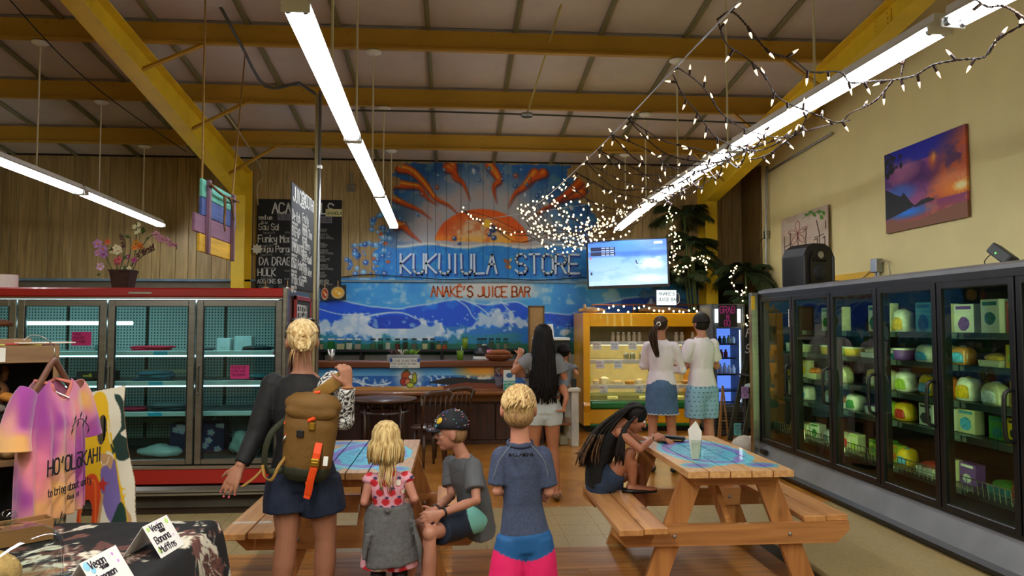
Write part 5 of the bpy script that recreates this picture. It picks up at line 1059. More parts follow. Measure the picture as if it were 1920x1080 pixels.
def corner_things():
    # ladder shelf seen from its side
    t = thing('ladder_shelf', 'dark green slanted ladder shelf by the end of the freezer', 'shelf'); OL = mat('dark_olive_paint', '#2c3022', .55)
    a0, a1 = PZ(1368, 826, 0), P(1399, 676, 10.2); b0 = PZ(1393, 834, 0); b1 = P(1428, 640, 9.9)
    MB().beam(a0, P(1403, 655, a0.y), .035, .07).obj('leg', OL, t); MB().beam(b0, P(1431, 640, b0.y), .035, .07).obj('leg', OL, t)
    for py in (700, 740, 795):
        a = P(1385, py, 10.3); MB().span((a.x, 9.75, a.z-.02), (4.5, 10.35, a.z), .004).obj('shelf', BLACK, t)
    MB().span((4.46, 9.8, 0), (4.5, 9.85, 1.3)).span((4.46, 10.3, 0), (4.5, 10.35, 1.3)).obj('rear_leg', OL, t)
    for px, py, c_, l in ((1397, 736, '#b49ad0', 'lilac price note pinned to the ladder shelf'), (1383, 805, '#6cc4c0', 'aqua price note pinned low on the ladder shelf')):
        p = P(px, py, 9.7); o = MB().span((p.x-.05, 9.7, p.z-.08), (p.x+.05, 9.704, p.z+.08), .001).obj('price_note', mat('note_'+c_[1:], c_, .7)); tag(o, l, 'sign'); o.rotation_euler = (0, 0, 0)
        lettering('lettering', [('SALE', .02, .03, .03), ('3 FOR', .015, -.01, .024), ('20', .03, -.05, .024)], (p.x-.05, 9.7, p.z), (1, 0, 0), (0, 0, 1), (0, -1, 0), mat('purple_ink', '#503a70', .7), o)
    a = P(1395, 611, 9.8); b_ = P(1430, 676, 9.8); o = MB().span((a.x, 9.8, b_.z), (b_.x+.1, 9.82, a.z), .004).obj('chalkboard_sign', mat('chalkboard_black', '#121416', .7, var=.15, vs=12)); tag(o, 'small chalkboard sign with white curly lettering above the ladder shelf', 'chalkboard')
    lettering('lettering', [('Pop', .025, -.15, .11), ('Up', .15, -.24, .09), ('Shop', .01, -.36, .11)], (a.x, 9.8, a.z), (1, 0, 0), (0, 0, 1), (0, -1, 0), CHALK, o, slant=.25, jit=.02, width=.013, ww=.46)
    p = P(1425, 728, 10.1); soft_thing('knitted_pouch', 'mustard knitted pouch on the ladder shelf', 'bag', (p.x, 10.1, p.z-.03), (.26, .2, .12), mat('mustard_knit', '#b8862a', .9, bump=.6, bs=90), None, .15, 2)
    p = P(1404, 722, 10.1); soft_thing('folded_cloth', 'pale grey folded cloth on the upper ladder shelf', 'cloth', (p.x, 10.0, p.z-.03), (.2, .2, .08), mat('pale_cloth', '#8ea09a', .9), None, .2, 4)
    p = PZ(1404, 850, 0); soft_thing('fluffy_rug', 'fluffy white rolled rug on the floor by the ladder shelf', 'rug', (p.x, p.y, 0), (.42, .3, .26), mat('white_fluff', '#c9c2b2', .95, bump=1, bs=60), None, .3, 6)
    t = thing('small_easel', 'small light wooden folding easel in front of the drinks cooler', 'easel'); LW = wood('light_stick', '#8f6a3c', '#b58a54', 2, 3)
    ap = P(1355, 723, 10.45)
    for px in (1347, 1366): MB().beam(PZ(px, 822, 0.0)*1+V((0, 0, .0)), ap, .025, .018).obj('leg', LW, t)
    MB().beam(ap, (ap.x+.05, 10.85*1-.15, .0), .02, .018).obj('rear_leg', LW, t); MB().beam(ap+V((-.045, 0, -.5)), ap+V((.06, 0, -.5)), .02, .02).obj('cross_bar', LW, t)
    # television
    tl, tr, bl, br = P(1100, 453, 11.9), P(1251, 446, 11.55), P(1103, 539, 11.9), P(1254, 532, 11.55)
    t = thing('television', 'flat television showing blue surf, high on the wall', 'television'); u = tr-tl; vv = bl-tl; n = u.cross(vv).normalized()
    if n.y > 0: n = -n
    mb = MB(); mb.prism([(-.01, -.015), (1.01, -.015), (1.01, 1.04), (-.01, 1.04)], tl-n*.0, u, vv, -n*.05); mb.obj('casing', BLACK, t)
    cv = Canvas(0, 0, 160, 90, 240, '#3f78d8'); n1 = cv.noise(40, 5, 8, sx=2); n2 = cv.noise(12, 4, 3, sx=2)
    cv.grad(0, 90, '#5b94ea', '#b8d8fa'); cv.mix(np.clip((n1-.45)*3, 0, .6)*(cv.Y < 60), '#3a6cc8'); cv.mix(np.clip(1-abs(cv.Y-24-n1*6)/8, 0, .6), '#2f5cb8'); cv.mix((cv.Y > 60)*np.clip((n2-.4)*2, 0, .6), '#7fb0ee')
    foam = np.clip(1-np.hypot((cv.X-130)/38, (cv.Y-50)/14)+(n2-.5)*1.2, 0, 1)*1.6; cv.mix(foam, '#f2f8fe'); cv.mix(np.clip(1-np.hypot((cv.X-125)/60, (cv.Y-78)/12)+(n2-.5), 0, .8), '#e4f0fc')
    for q in range(2): cv.poly([(6, 12+q*9), (56, 12+q*9), (56, 20+q*9), (6, 20+q*9)], '#1c2a50')
    for i in range(4):
        for j in range(3): cv.poly([(28+j*9, 13+i*4.6), (35+j*9, 13+i*4.6), (35+j*9, 15.2+i*4.6), (28+j*9, 15.2+i*4.6)], '#b8c8e8', .8)
    cv.poly([(135, 4), (152, 4), (152, 9), (135, 9)], '#d8e8fa', .8); cv.ell(98, 43, 1.5, 4, '#22344a', .4, 1, -.3); cv.ell(100, 47, 3.5, 1, '#22344a', .4); cv.poly([(4, 62), (8, 62), (8, 68), (4, 68)], '#3a3a5a'); cv.ell(5, 34, 2, 2, '#e03a5a')
    panel('screen', cv, tl+n*.004+u*.012+vv*.015, u*.976, vv*.96, -n*.003, vcol('screen_glow', emit=.42, rough=.2), t)
    MB().beam((tl+br)/2-n*.05, V(((tl+br)/2).to_tuple()[:1]+(12.38,)+((tl+br)/2).to_tuple()[2:]), .15, .15).obj('wall_bracket', BLACK, t)
corner_things()

# ================================================================== signs, menus, pictures
def boards():
    Yb = BY-.06
    BK = mat('chalkboard_black', '#121416', .7, var=.15, vs=12)
    a = P(482, 373, Yb); b_ = P(639, 541, Yb)
    t = thing('menu_board', 'large black bowl menu chalkboard on the back wall', 'chalkboard'); MB().span((a.x, Yb, b_.z), (b_.x, Yb+.03, a.z), .004).obj('board', BK, t)
    sc = Yb/FPX
    L = [('ACAI BOWLS', 28, -26, 19), ('medium', 4, -38, 8), ('16 oz', 8, -46, 5), ('Sau Sai', 4, -57, 11), ('Funky Monkey', 3, -80, 13), ('Poipu Paradise', 3, -98, 11), ('DA DRAGON', 6, -122, 14), ('HULK', 4, -142, 13), ('ADD ONS $1', 3, -156, 8), ('ADD ONS $2', 92, -156, 7), ('large', 100, -38, 7)]
    lettering('lettering', [(s_, x*sc, y*sc, h*sc) for s_, x, y, h in L], (a.x, Yb, a.z), (1, 0, 0), (0, 0, 1), (0, -1, 0), CHALK, t, jit=.025, ww=.5)
    SM = [('topped with', 12, -64), ('topped with', 8, -88), ('topped with', 8, -105), ('topped with', 14, -129), ('topped with', 10, -148)]
    for q, y in enumerate((-57, -63, -70, -80, -86, -92, -98, -104, -112, -120, -127, -134, -142, -149, -156)): SM.append((['guava banana', 'pineapple mango', 'strawberry acai', 'local honey', 'peanut butter', 'coconut flakes'][q % 6], 52 if q % 2 else 104, y)); SM.append((['granola', 'blueberry', 'banana & honey', 'papaya'][q % 4], 112, y-3))
    lettering('small_lettering', [(s_, x*sc, y*sc, 4*sc) for s_, x, y in SM], (a.x, Yb, a.z), (1, 0, 0), (0, 0, 1), (0, -1, 0), mat('dull_chalk', '#8d8d88', .8), t, jit=.04, ww=.5)
    for px, py, s_, c_, w_, h in ((533, 407, '9.00', '#6d6a72', 24, 12), (610, 412, '11.00', '#6d6a72', 25, 13), (626, 399, 'GRANOLA', '#cfc98a', 30, 14)):
        p = P(px, py, Yb); k = MB().span((p.x-w_*sc/2, Yb-.006, p.z-h*sc/2), (p.x+w_*sc/2, Yb-.001, p.z+h*sc/2), .001).obj('price_label', mat('label_'+c_[1:], c_, .7), t)
        lettering('lettering', [(s_, .02, -.03, .06 if s_ != 'GRANOLA' else .045)], (p.x-w_*sc/2, Yb-.006, p.z), (1, 0, 0), (0, 0, 1), (0, -1, 0), mat('dark_ink2', '#22242a', .7), k)
    p = P(482, 467, Yb); k = MB().prism([((.06 if i % 2 else .095)*math.cos(i*PI/8), (.06 if i % 2 else .095)*math.sin(i*PI/8)) for i in range(16)], (p.x, Yb-.01, p.z), (1, 0, 0), (0, 0, 1), (0, .006, 0)).obj('paper_star', mat('white_paper', '#dedcd2', .8), t)
    # pegged bowl photographs under it
    for i, (px, px2, py) in enumerate(((484, 512, 546), (522, 556, 546), (601, 617, 548), (618, 649, 546))):
        p = P(px, py-12, Yb-.03); q = P(px2, py+16, Yb-.03); t2 = thing('bowl_photo', ['first', 'second', 'third', 'fourth'][i]+' from the left of the pegged photographs of fruit bowls', 'photo', (0, 0, 0), 0, 'pegged bowl photographs')
        cv = Canvas(0, 0, 1, .85, 26, '#1d1a18'); cv.ell(.5, .45, .42, .36, '#c8b48c', .1); cv.ell(.5, .44, .36, .3, ('#e0961c', '#c02c38', '#a83018', '#e0a020')[i], .2); cv.ell(.42, .38, .14, .1, ('#b02420', '#e0c040', '#e8a020', '#e8c468')[i], .4); cv.ell(.6, .5, .12, .1, '#f0e6c0', .5)
        panel('photo', cv, (p.x, Yb-.03, p.z), (q.x-p.x, 0, 0), (0, 0, q.z-p.z), (0, .006, 0), vcol('photo_print', rough=.3), t2); MB().box(((p.x+q.x)/2, Yb-.035, p.z+.02), (.015, .02, .1), .003).obj('clothes_peg', LWOOD, t2)
    # smoothie board on the end of the cooler
    X1 = -1.49; z0, z1 = 1.965, 2.95; t = thing('menu_board', 'tall black juice and smoothie menu board standing on the red cooler', 'chalkboard')
    MB().span((X1-.012, 6.98, z0), (X1, 8.12, z1), .003).obj('board', BK, t)
    L = [('JUICES', .06, -.16, .13), ('SMOOTHIES', .47, -.13, .12)]; D = []
    for i, (s_, s2) in enumerate(zip(('De-lish', 'BIG-UP', 'IMMUNITEA', 'Dawn Patrol', 'Tropic Kale'), ('Fruity', 'Mango Time', 'Da Berry', 'Blue Hawaii', 'Green Wave'))):
        L += [(s_, .03, -.34-i*.15, .085), (s2, .5, -.3-i*.13, .08)]; D += [('orange carrot', .03, -.385-i*.15, .03), ('ginger lemon', .03, -.42-i*.15, .03), ('banana papaya', .5, -.34-i*.13, .028), ('coconut milk', .55, -.375-i*.13, .028)]
    lettering('lettering', L, (X1, 6.98, z1), (0, 1, 0), (0, 0, 1), (1, 0, 0), CHALK, t, jit=.02); lettering('small_lettering', D, (X1, 6.98, z1), (0, 1, 0), (0, 0, 1), (1, 0, 0), CHALK, t, jit=.02)
    # letters of the painted wall
    tn = MB(); Yw = BY-.024
    def wall_text(s_, px, py, h, adv, m_, nm, wd, **kw):
        p = P(px, py, Yw); o = lettering(nm, [(s_, 0, 0, h*sc)], (p.x, Yw, p.z), (1, 0, 0), (0, 0, 1), (0, -1, 0), m_, None, width=wd, th=.004, **kw); return o
    rt = thing('store_name', 'hand painted store name in pale letters across the mural', 'lettering')
    for dx, dz, m_, nm, wd in ((2, 3, mat('letter_shadow', '#153f9a', .5), 'letter_shadow', .046), (0, 0, mat('letter_pale', '#c8def0', .5, var=.06), 'letters', .033)):
        for s_, px in (('KUKUIULA', 751), ('STORE', 967)):
            o = wall_text(s_, px+dx, 512+dz, 36, 1, m_, nm, wd, ww=.55 if s_ == 'STORE' else .52, jit=.015); o.parent = rt
            if nm == 'letters': o.location.y = -.006
    rt = thing('bar_name', 'orange hand painted juice bar name below the ledge', 'lettering')
    o = wall_text("ANAK\u0112'S JUICE BAR", 808, 556, 19, 1, mat('letter_orange', '#c8581c', .5), 'letters', .024, ww=.5, jit=.03); o.parent = rt
LWOOD = wood('pale_wood', '#a07a48', '#c49a64', 2, 3)
boards()

def pictures():
    # sunset print
    tl, tr = PX(1661, 291, 4.93), PX(1813, 233, 4.93); bl = PX(1663, 441, 4.93); zt = (tl.z+tr.z)/2; zb = zt-.9; y0, y1 = tl.y, tr.y
    cv = Canvas(0, 0, 155, 103, 240, '#101c60'); n1 = cv.noise(50, 5, 12, sx=1.3); n2 = cv.noise(16, 4, 7, sx=1.4)
    cv.grad(0, 74, '#0616a0', '#7048b0'); cv.mix(np.clip((cv.X+cv.Y*1.1-110)/60, 0, 1)*.8, '#f06a14'); cv.mix(np.clip((n1-.42)*4, 0, .85)*(cv.Y > 22), '#a0508e'); cv.mix(np.clip((n2-.5)*4, 0, .7)*(cv.Y > 15), '#3a2a78')
    cv.mix(np.clip(1.1-np.hypot((cv.X-75)/42, (cv.Y-42)/20)+(n2-.5), 0, .85), '#4a1668'); cv.mix(np.clip(1.2-np.hypot((cv.X-40)/32, (cv.Y-30)/14)+(n2-.5), 0, .6), '#c07a98'); cv.mix(np.clip(1.2-np.hypot((cv.X-30)/36, (cv.Y-56)/12), 0, .6), '#1c7ad8')
    cv.mix(np.clip(1.2-np.hypot((cv.X-97)/10, (cv.Y-27)/15)+(n2-.5), 0, 1), '#e0702a'); cv.mix(np.clip(1-np.hypot((cv.X-100)/5, (cv.Y-24)/8), 0, 1), '#f4b04c')
    cv.mix(np.clip(1.3-np.hypot((cv.X-135)/40, (cv.Y-58)/14)+(n2-.5)*.8, 0, .85), '#f08c50'); cv.mix(np.clip(1.2-np.hypot((cv.X-145)/34, (cv.Y-68)/10), 0, 1), '#ff9210'); cv.mix(np.clip(1.4-np.hypot((cv.X-146)/12, (cv.Y-66)/5), 0, 1), '#fff2b0')
    for k in range(9): a = k*PI/4.5; cv.line([(147, 66), (147+13*math.cos(a), 66+13*math.sin(a))], 1, '#ffe8a0', .8, .7)
    cv.grad(75, 103, '#8c3470', '#b8602c', (cv.Y > 75)*1.); cv.mix((cv.Y > 75)*np.clip(1.2-np.hypot((cv.X-48)/50, (cv.Y-82)/8), 0, 1), '#1484f0'); cv.mix((cv.Y > 75)*np.clip((n2-.5)*4, 0, .5)*(cv.X > 80), '#d8784a')
    cv.poly([(0, 92), (12, 86), (30, 92), (70, 94), (110, 89), (155, 86), (155, 103), (0, 103)], '#8a5638', curve=True)
    cv.poly([(0, 46), (10, 50), (20, 55), (34, 60), (40, 56), (46, 62), (54, 70), (62, 76), (40, 80), (15, 84), (0, 86)], '#0c1014'); cv.poly([(60, 76), (74, 71), (88, 70), (98, 73), (98, 75), (62, 78)], '#181418')
    rr = random.Random(3)
    for k in range(60): x = abs(rr.gauss(0, 17)); y = rr.uniform(0, 34)-x*.25; cv.ell(x, y, rr.uniform(2, 5), rr.uniform(1.5, 4), '#0a0c12', .5, .95, rr.uniform(0, 3))
    t = thing('beach_picture', 'large frameless sunset beach print high on the cream wall', 'picture')
    panel('print', cv, (4.91, y0, zt), (0, y1-y0, 0), (0, 0, zb-zt), (.03, 0, 0), vcol('print_gloss', rough=.55), t)
    # aloha banner
    a = PX(1468, 412, 4.93); b_ = PX(1556, 383, 4.93); c_ = PX(1470, 526, 4.93); d = PX(1557, 522, 4.93)
    cv = Canvas(0, 0, 100, 150, 110, '#cbb9a4'); cv.mix(np.clip((cv.noise(25, 4, 5)-.4)*3, 0, .7), '#b39a84')
    for k in range(5): ang = -PI/2+k*2*PI/5; x, y = 38+13*math.cos(ang), 45+18*math.sin(ang); px_, py_ = math.sin(ang)*5, -math.cos(ang)*5; cv.line([(38, 45), (x+px_, y+py_), (38+22*math.cos(ang), 45+30*math.sin(ang)), (x-px_, y-py_), (38, 45)], 1.8, '#8a3a34', .5, 1)
    cv.line([(50, 14), (65, 9), (80, 11), (92, 28)], 1.6, '#3a6a1c')
    for x, y, r_ in ((58, 8, .5), (66, 5, 0), (74, 14, 1), (84, 10, .6), (92, 16, 1.2), (88, 24, 1.4)): cv.ell(x, y, 6, 3, '#4c8a28', .2, 1, r_)
    for x, y in ((8, 136), (14, 142)): cv.ell(x, y, 7, 3, '#4c8a28', .2, 1, .9)
    for L in ([(8, 45), (8, 125)], [(8, 70), (22, 66)], [(22, 40), (22, 90)], [(38, 45), (38, 110)], [(50, 40), (56, 38), (54, 75), (60, 80)], [(78, 28), (84, 60), (84, 110)], [(74, 65), (92, 62)], [(72, 70), (80, 68), (78, 95)], [(96, 35), (96, 50)], [(90, 70), (94, 68), (94, 100)]): cv.line(L, 2.4, '#3a2a1c', .4, 1, curve=False)
    t = thing('cloth_banner', 'pale painted cloth banner with a flower, behind the black loudspeaker', 'banner'); 
    panel('banner', cv, (4.9, a.y, a.z), (0, b_.y-a.y, b_.z-a.z), (0, 0, c_.z-a.z), (.01, 0, 0), vcol('banner_paint', rough=.8), t, bend=lambda u, v_: np.stack([-.012*np.sin(u*9)*v_, 0*u, 0*u], -1))
    yb = MB().span((4.94, PX(1640, 510, 4.94).y, PX(1640, 530, 4.94).z-.2), (4.949, PX(1472, 510, 4.94).y, PX(1600, 512, 4.94).z), .002).obj('painted_patch', mat('yellow_patch', '#dcae2c', .6)); tag(yb, 'bright yellow painted board along the wall behind the freezer top', 'board')
    # speaker
    p = PX(1516, 535, 4.0); S = thing('loudspeaker', 'black portable party loudspeaker standing on the freezer roof', 'loudspeaker', (4.0, p.y, 2.04), .28)
    mb = MB(); mb.prism([(-.2, 0), (.2, 0), (.22, .03), (.22, .34), (.17, .44), (.08, .49), (-.08, .49), (-.17, .44), (-.22, .34), (-.22, .03)], (0, -.17, 0), (1, 0, 0), (0, 0, 1), (0, .34, 0)); mb.obj('cabinet', mat('speaker_black', '#15161a', .5, bump=.3, bs=200), S)
    MB().prism([(-.13, .05), (.13, .05), (.14, .3), (.1, .4), (-.1, .4), (-.14, .3)], (0, -.185, 0), (1, 0, 0), (0, 0, 1), (0, .02, 0)).obj('grille', BLACK, S); MB().tube([(0, -.18, .36), (0, -.2, .36)], .04, 16).obj('horn', GREY, S); MB().span((-.09, -.21, .29), (.09, -.18, .32), .012).obj('handle', BLACK, S); MB().lathe((0, -.19, .17), [(.0, 0), (.085, 0)], 4)
    MB().tube([(0, -.182, .17), (0, -.195, .17)], [.1, .085], 20).obj('woofer', mat('cone_grey', '#26282c', .6), S, True)
    for s_ in (-1, 1): MB().span((s_*.2-.02, -.18, .02), (s_*.2+.02, .17, .36), .012).obj('corner_guard', mat('guard', '#2a2b30', .4), S)
    k = MB().span((4.05, p.y-.45, 2.04), (4.4, p.y-.28, 2.1), .006).obj('router_box', BLACK); tag(k, 'small black box beside the loudspeaker on the freezer roof', 'box')
    # conduit box
    a = PX(1647, 498, 4.92); t = thing('junction_box', 'grey electrical box with two pipes above the freezer', 'electrical box', (4.9, a.y, a.z)); MB().box((0, 0, 0), (.09, .12, .16), .008).obj('box', GREY, t)
    for dy in (-.03, .03): MB().tube([(0, dy, -.08), (0, dy, -.4)], .016, 8).obj('pipe', GREY, t)
    MB().tube(smooth_path([(0, -.06, .03), (0, -.2, .04), (0, -.26, -.1), (0, -.27, -.3)], 5), .008, 6).obj('wire', mat('beige_wire', '#b8ae90', .5), t, True); MB().tube(smooth_path([(.02, .06, 0), (.03, .6, -.18), (.03, 1.4, -.15), (.03, 2.2, -.3)], 5), .006, 6).obj('wire', mat('beige_wire', '#b8ae90', .5), t, True)
    # security lamp
    a = PX(1880, 478, 4.5); t = thing('floodlight', 'dark grey battery lamp box tilted on the freezer roof at the right edge', 'lamp', (4.3, PX(1880, 478, 4.3).y, 2.17)); t.rotation_euler = (0, .35, .2)
    DG = mat('dark_grey_plastic', '#3b3d3c', .5); MB().box((0, 0, 0), (.1, .24, .09), .01, (.6, 0, 0)).obj('lamp_body', DG, t); MB().ell((-.052, .02, 0), (.004, .006, .006), 8, 6).obj('green_light', emis('green_led', '#40ff40', 4), t); MB().tube(smooth_path([(0, .1, .03), (-.02, .13, -.06), (0, .02, -.13), (0, -.1, -.13)], 4), .004, 6).obj('cable', BLACK, t, True); MB().tube([(0, -.06, -.04), (0, -.08, -.15)], .02, 8).obj('stand', DG, t)
    # conduit on the right wall corner
    pts = [PX(1437, 545, 4.9), PX(1437, 330, 4.9), PX(1440, 322, 4.9), PX(1560, 250, 4.9)]
    t = thing('wall_conduit', 'grey conduit climbing the cream wall beside the palm', 'pipe'); MB().tube(smooth_path([pts[0], pts[1], pts[2]], 4)+[pts[3]], .018, 8).obj('pipe', GREY, t, True); MB().box(PX(1437, 440, 4.9), (.06, .09, .12), .006).obj('switch_box', GREY, t); MB().tube(smooth_path([PX(1434, 445, 4.87), PX(1424, 455, 4.85), PX(1423, 478, 4.87)], 4), .006, 6).obj('wire', BLACK, t, True)
pictures()

# ================================================================== hanging painted board, poles, cables
def hangings():
    X = -1.70; y1, y2 = PX(377, 334, -1.70).y, PX(438, 373, -1.70).y
    t = thing('plank_sign', 'hanging sign of four painted boards with twigs, on ropes', 'hanging sign')
    zt = PX(377, 334, X).z; h = .125
    for i, (c_, dy0, dy1, nm) in enumerate((('#5fae98', .0, -.05, 'teal board'), ('#3b4f86', .0, .04, 'blue board'), ('#7a5268', -.13, -.03, 'mauve board'), ('#c79a22', -.03, .0, 'yellow board'))):
        lab(MB().span((X-.01, y1+dy0, zt-h*(i+1)+.003), (X+.01, y2+dy1, zt-h*i), .003).obj('plank', mat('board_'+c_[1:], c_, .75, var=.22, vs=6, bump=.3, stretch=(1, .3, 3)), t), nm)
    BT = wood('mauve_batten', '#5a3a3a', '#8a6480', 2, 3, .7)
    for y in (y1+.1, y2-.08): MB().span((X+.01, y-.02, zt-h*4-.005), (X+.035, y+.02, zt+.005), .003).obj('batten', BT, t)
    TW = wood('twig_brown', '#4a3018', '#7c5a30', 2, 5, .9)
    for p in ([(y1+.05, -.03), (y1+.3, -.055), (y1+.55, -.045), (y2-.01, -.04)], [(y1+.38, -.06), (y1+.39, -.16), (y1+.38, -.25), (y1+.4, -.31)], [(y1+.47, -.05), (y1+.55, -.08), (y2-.14, -.2)]):
        MB().tube(smooth_path([(X+.045, a, zt+b_) for a, b_ in p], 4), [.011-.0004*i for i in range(4*(len(p)-1)+1)], 7).obj('twig', TW, t, True)
    MB().tube([(X, y1+.02, zt-.02), (X, y1+.0, 5.2)], .007, 6).obj('rope', ROPE, t); MB().tube([(X, y2-.04, zt-.02), P(460, 96, 8.05)], .007, 6).obj('rope', ROPE, t)
    # poles by the cooler end
    t = thing('conduit_pole', 'silver conduit pole rising from the floor beside the red cooler to the ceiling', 'pole'); a = P(595, 600, 7.2)
    MB().tube([(a.x, 7.2, 0), (a.x, 7.2, P(594, 170, 7.2).z)], .016, 10).obj('pole', GREY, t, True)
    MB().box((a.x, 7.2, P(594, 313, 7.2).z), (.05, .05, .03), .004).obj('clamp', WHITE, t)
    MB().tube([(a.x-.035, 7.22, .0), (a.x-.035, 7.22, P(590, 175, 7.2).z)], .014, 10).obj('cream_pole', mat('pole_cream', '#bdb283', .5), t, True)
    t = thing('ceiling_conduit', 'grey conduit bending across the ceiling to the pole', 'pipe')
    pts = [P(385, -40, 7.6), P(455, 90, 8.0), P(498, 162, 8.3), P(560, 155, 8.3), P(590, 175, 7.2)]
    MB().tube([pts[0], pts[1]]+smooth_path(pts[1:4], 4)[1:]+[pts[4]], .016, 8).obj('pipe', mat('conduit_grey', '#5d6064', .4, metal=.6), t, True)
    pts = [P(1030, 213, 9.45), P(800, 208, 9.45), P(680, 205, 9.45), P(420, 203, 9.45)]
    t = thing('ceiling_cable', 'dark cable with a round box along the middle purlin', 'cable'); MB().tube(smooth_path([P(1440, 232, 9.4), P(1180, 222, 9.4), P(1000, 215, 9.4), P(800, 209, 9.4), P(660, 207, 9.4)], 4), .012, 6).obj('cable', mat('dark_cable', '#3a3d36', .5), t, True)
    MB().lathe(P(988, 216, 9.4)-V((0, 0, .02)), [(.07, 0), (.08, .01), (.08, .04), (0, .045)], 16, cap=False).obj('round_box', GREY, t, True)
    MB().tube([P(988, 214, 9.4), P(1055, 0, 7.4)], .011, 6).obj('pipe', mat('rod_yellow', '#b39c4a', .5), t, True)
    o = MB().tube(smooth_path([P(10, -10, 7), P(120, 110, 8.2), P(220, 195, 9.3), P(350, 285, 11)], 4), .007, 5).obj('guy_cable', BLACK, None, True); tag(o, 'thin dark cable slanting down at the upper left', 'cable')
    o = MB().tube(smooth_path([P(415, 203, 9.6), P(450, 250, 10.2), P(492, 323, 12.2), P(482, 350, 12.3), P(484, 385, 12.33)], 4), .009, 5).obj('wall_wire', mat('beige_wire', '#b8ae90', .5), None, True); tag(o, 'beige wire running down beside the left yellow frame', 'wire')
    t = thing('wall_socket', 'grey socket box on the boards right of the menu board', 'electrical box', P(659, 352, BY-.05)); MB().box((0, 0, 0), (.12, .05, .12), .008).obj('box', GREY, t); MB().tube([(0, 0, .06), (0, 0, .26)], .012, 8).obj('pipe', GREY, t)
hangings()
# ================================================================== picnic tables
PW = wood('picnic_cedar', '#a86f3c', '#cf9659', 1, 2.2, .45, per=.13, coat=.15, knots=True)
PWX = wood('picnic_cedar_cross', '#9a6234', '#c4894e', 0, 2.2, .45, per=.12, coat=.15, knots=True)
PWZ = wood('picnic_cedar_leg', '#9a6032', '#c08448', 2, 2.2, .45, per=.12, coat=.15, knots=True)
paintwood = vcol('painted_table_top', under=('#b98652', '#d9a970'), rough=.4, coat=.25, stretch=(5, .8, 5), uvar=.08)
def turtle_paint(L, W):
    cv = Canvas(-W/2, -L/2, W/2, L/2, 90, '#c89860', 0); X, Y = cv.X, cv.Y; n = cv.noise(.12, 4, 3); n2 = cv.noise(.05, 3, 5)
    d = np.hypot(X/.27, (Y+.02)/.5)+(n-.5)*.25
    cv.mix((d < 1)*1., '#6c62b4'); cv.mix((d < 1)*(n2 > .5)*.5, '#8a7cc8'); cv.mix((np.hypot(X/.2, (Y-.02)/.34)+(n-.5)*.4 < 1)*1., '#3fb2c8'); cv.mix((np.hypot(X/.17, (Y-.02)/.3)+(n-.5)*.4 < .95)*(n2 > .48)*1., '#2a8ab4')
    cv.mix(((d > .93) & (d < 1.07))*1., '#5cc6d4')
    for k in range(9): a = k*2*PI/9; cv.line([(0, 0), (.17*math.cos(a), .3*math.sin(a))], .012, '#7cd8e0', .5)
    for x, y in ((-.22, -.5), (.2, .52), (-.2, .5)): cv.ell(x, y, .12, .1, '#4aa8b8', .2); cv.ell(x, y, .08, .06, '#6a64b0', .2)
    for k in range(14): cv.ell(R.uniform(-.25, .25), R.uniform(-.5, .4), .008, .01, '#e8dca8', .3)
    return cv
def picnic_table(cx, y0, y1, W, boff, label, bl, br):
    t = thing('picnic_table', label, 'picnic table', (cx, (y0+y1)/2, 0)); L = y1-y0; n = 5; pw = W/n; cv = turtle_paint(L, W)
    for i in range(n):
        a = -W/2+i*pw+.004; e = a+pw-.008
        c2 = Canvas(a, -L/2, e, L/2, 18); X, Y = np.meshgrid(np.linspace(a, e, 18), np.linspace(-L/2, L/2, 150)); c2.c, c2.a = cv.at(X, Y); c2.h = 150
        p = panel('top_plank', c2, (a, L/2, .76), (e-a, 0, 0), (0, -L, 0), (0, 0, -.038), paintwood, t)
    for y in (-L/2+.2, L/2-.2):
        MB().prism([(-W/2+.03, 0), (-W/2+.1, -.075), (W/2-.1, -.075), (W/2-.03, 0)], (0, y-.045, .721), (1, 0, 0), (0, 0, 1), (0, .04, 0)).obj('top_batten', PWX, t)
        bx = .76
        MB().prism([(-bx+.1, .31), (-bx+.03, .395), (-bx+.03, .41), (bx-.03, .41), (bx-.03, .395), (bx-.1, .31), (-bx+.1, .275), (bx-.1, .275)][:0] or [(-bx+.1, .285), (-bx+.02, .36), (-bx+.02, .41), (bx-.02, .41), (bx-.02, .36), (bx-.1, .285)], (0, y-.045, 0), (1, 0, 0), (0, 0, 1), (0, .04, 0)).obj('bench_support', PWX, t)
        for s_ in (-1, 1):
            MB().prism([(s_*.15, .72), (s_*.29, .72), (s_*.56, 0), (s_*.42, 0)], (0, y, 0), (1, 0, 0), (0, 0, 1), (0, .04, 0)).obj('leg', PWZ, t)
            for z, x in ((.345, s_*.36),): MB().ell((x, y-.05, z), (.012, .008, .012), 8, 5).obj('bolt', GREY, t)
        MB().beam((0, y+.01*(1 if y < 0 else -1), .36), (0, .05*(1 if y > 0 else -1), .7), .09, .038, (1, 0, 0)).obj('brace', PWZ, t)
    for s_, (b0, b1) in ((-1, bl), (1, br)):
        for k in range(2):
            x0 = s_*.6+(k-.5)*.15
            MB().span((x0-.071, b0-(y0+y1)/2+.02*k, .41), (x0+.071, b1-(y0+y1)/2-.03*k*s_, .448), .004).obj('bench_plank', PW, t)
    return t
picnic_table(1.70, 4.34, 5.74, .65, 0, 'picnic table with painted turtle top on the right, woman seated at it', (4.28, 5.5), (4.5, 5.7))
picnic_table(-.56, 4.46, 5.72, .64, 0, 'picnic table with painted top on the left, behind the children', (4.37, 5.55), (4.37, 5.55))
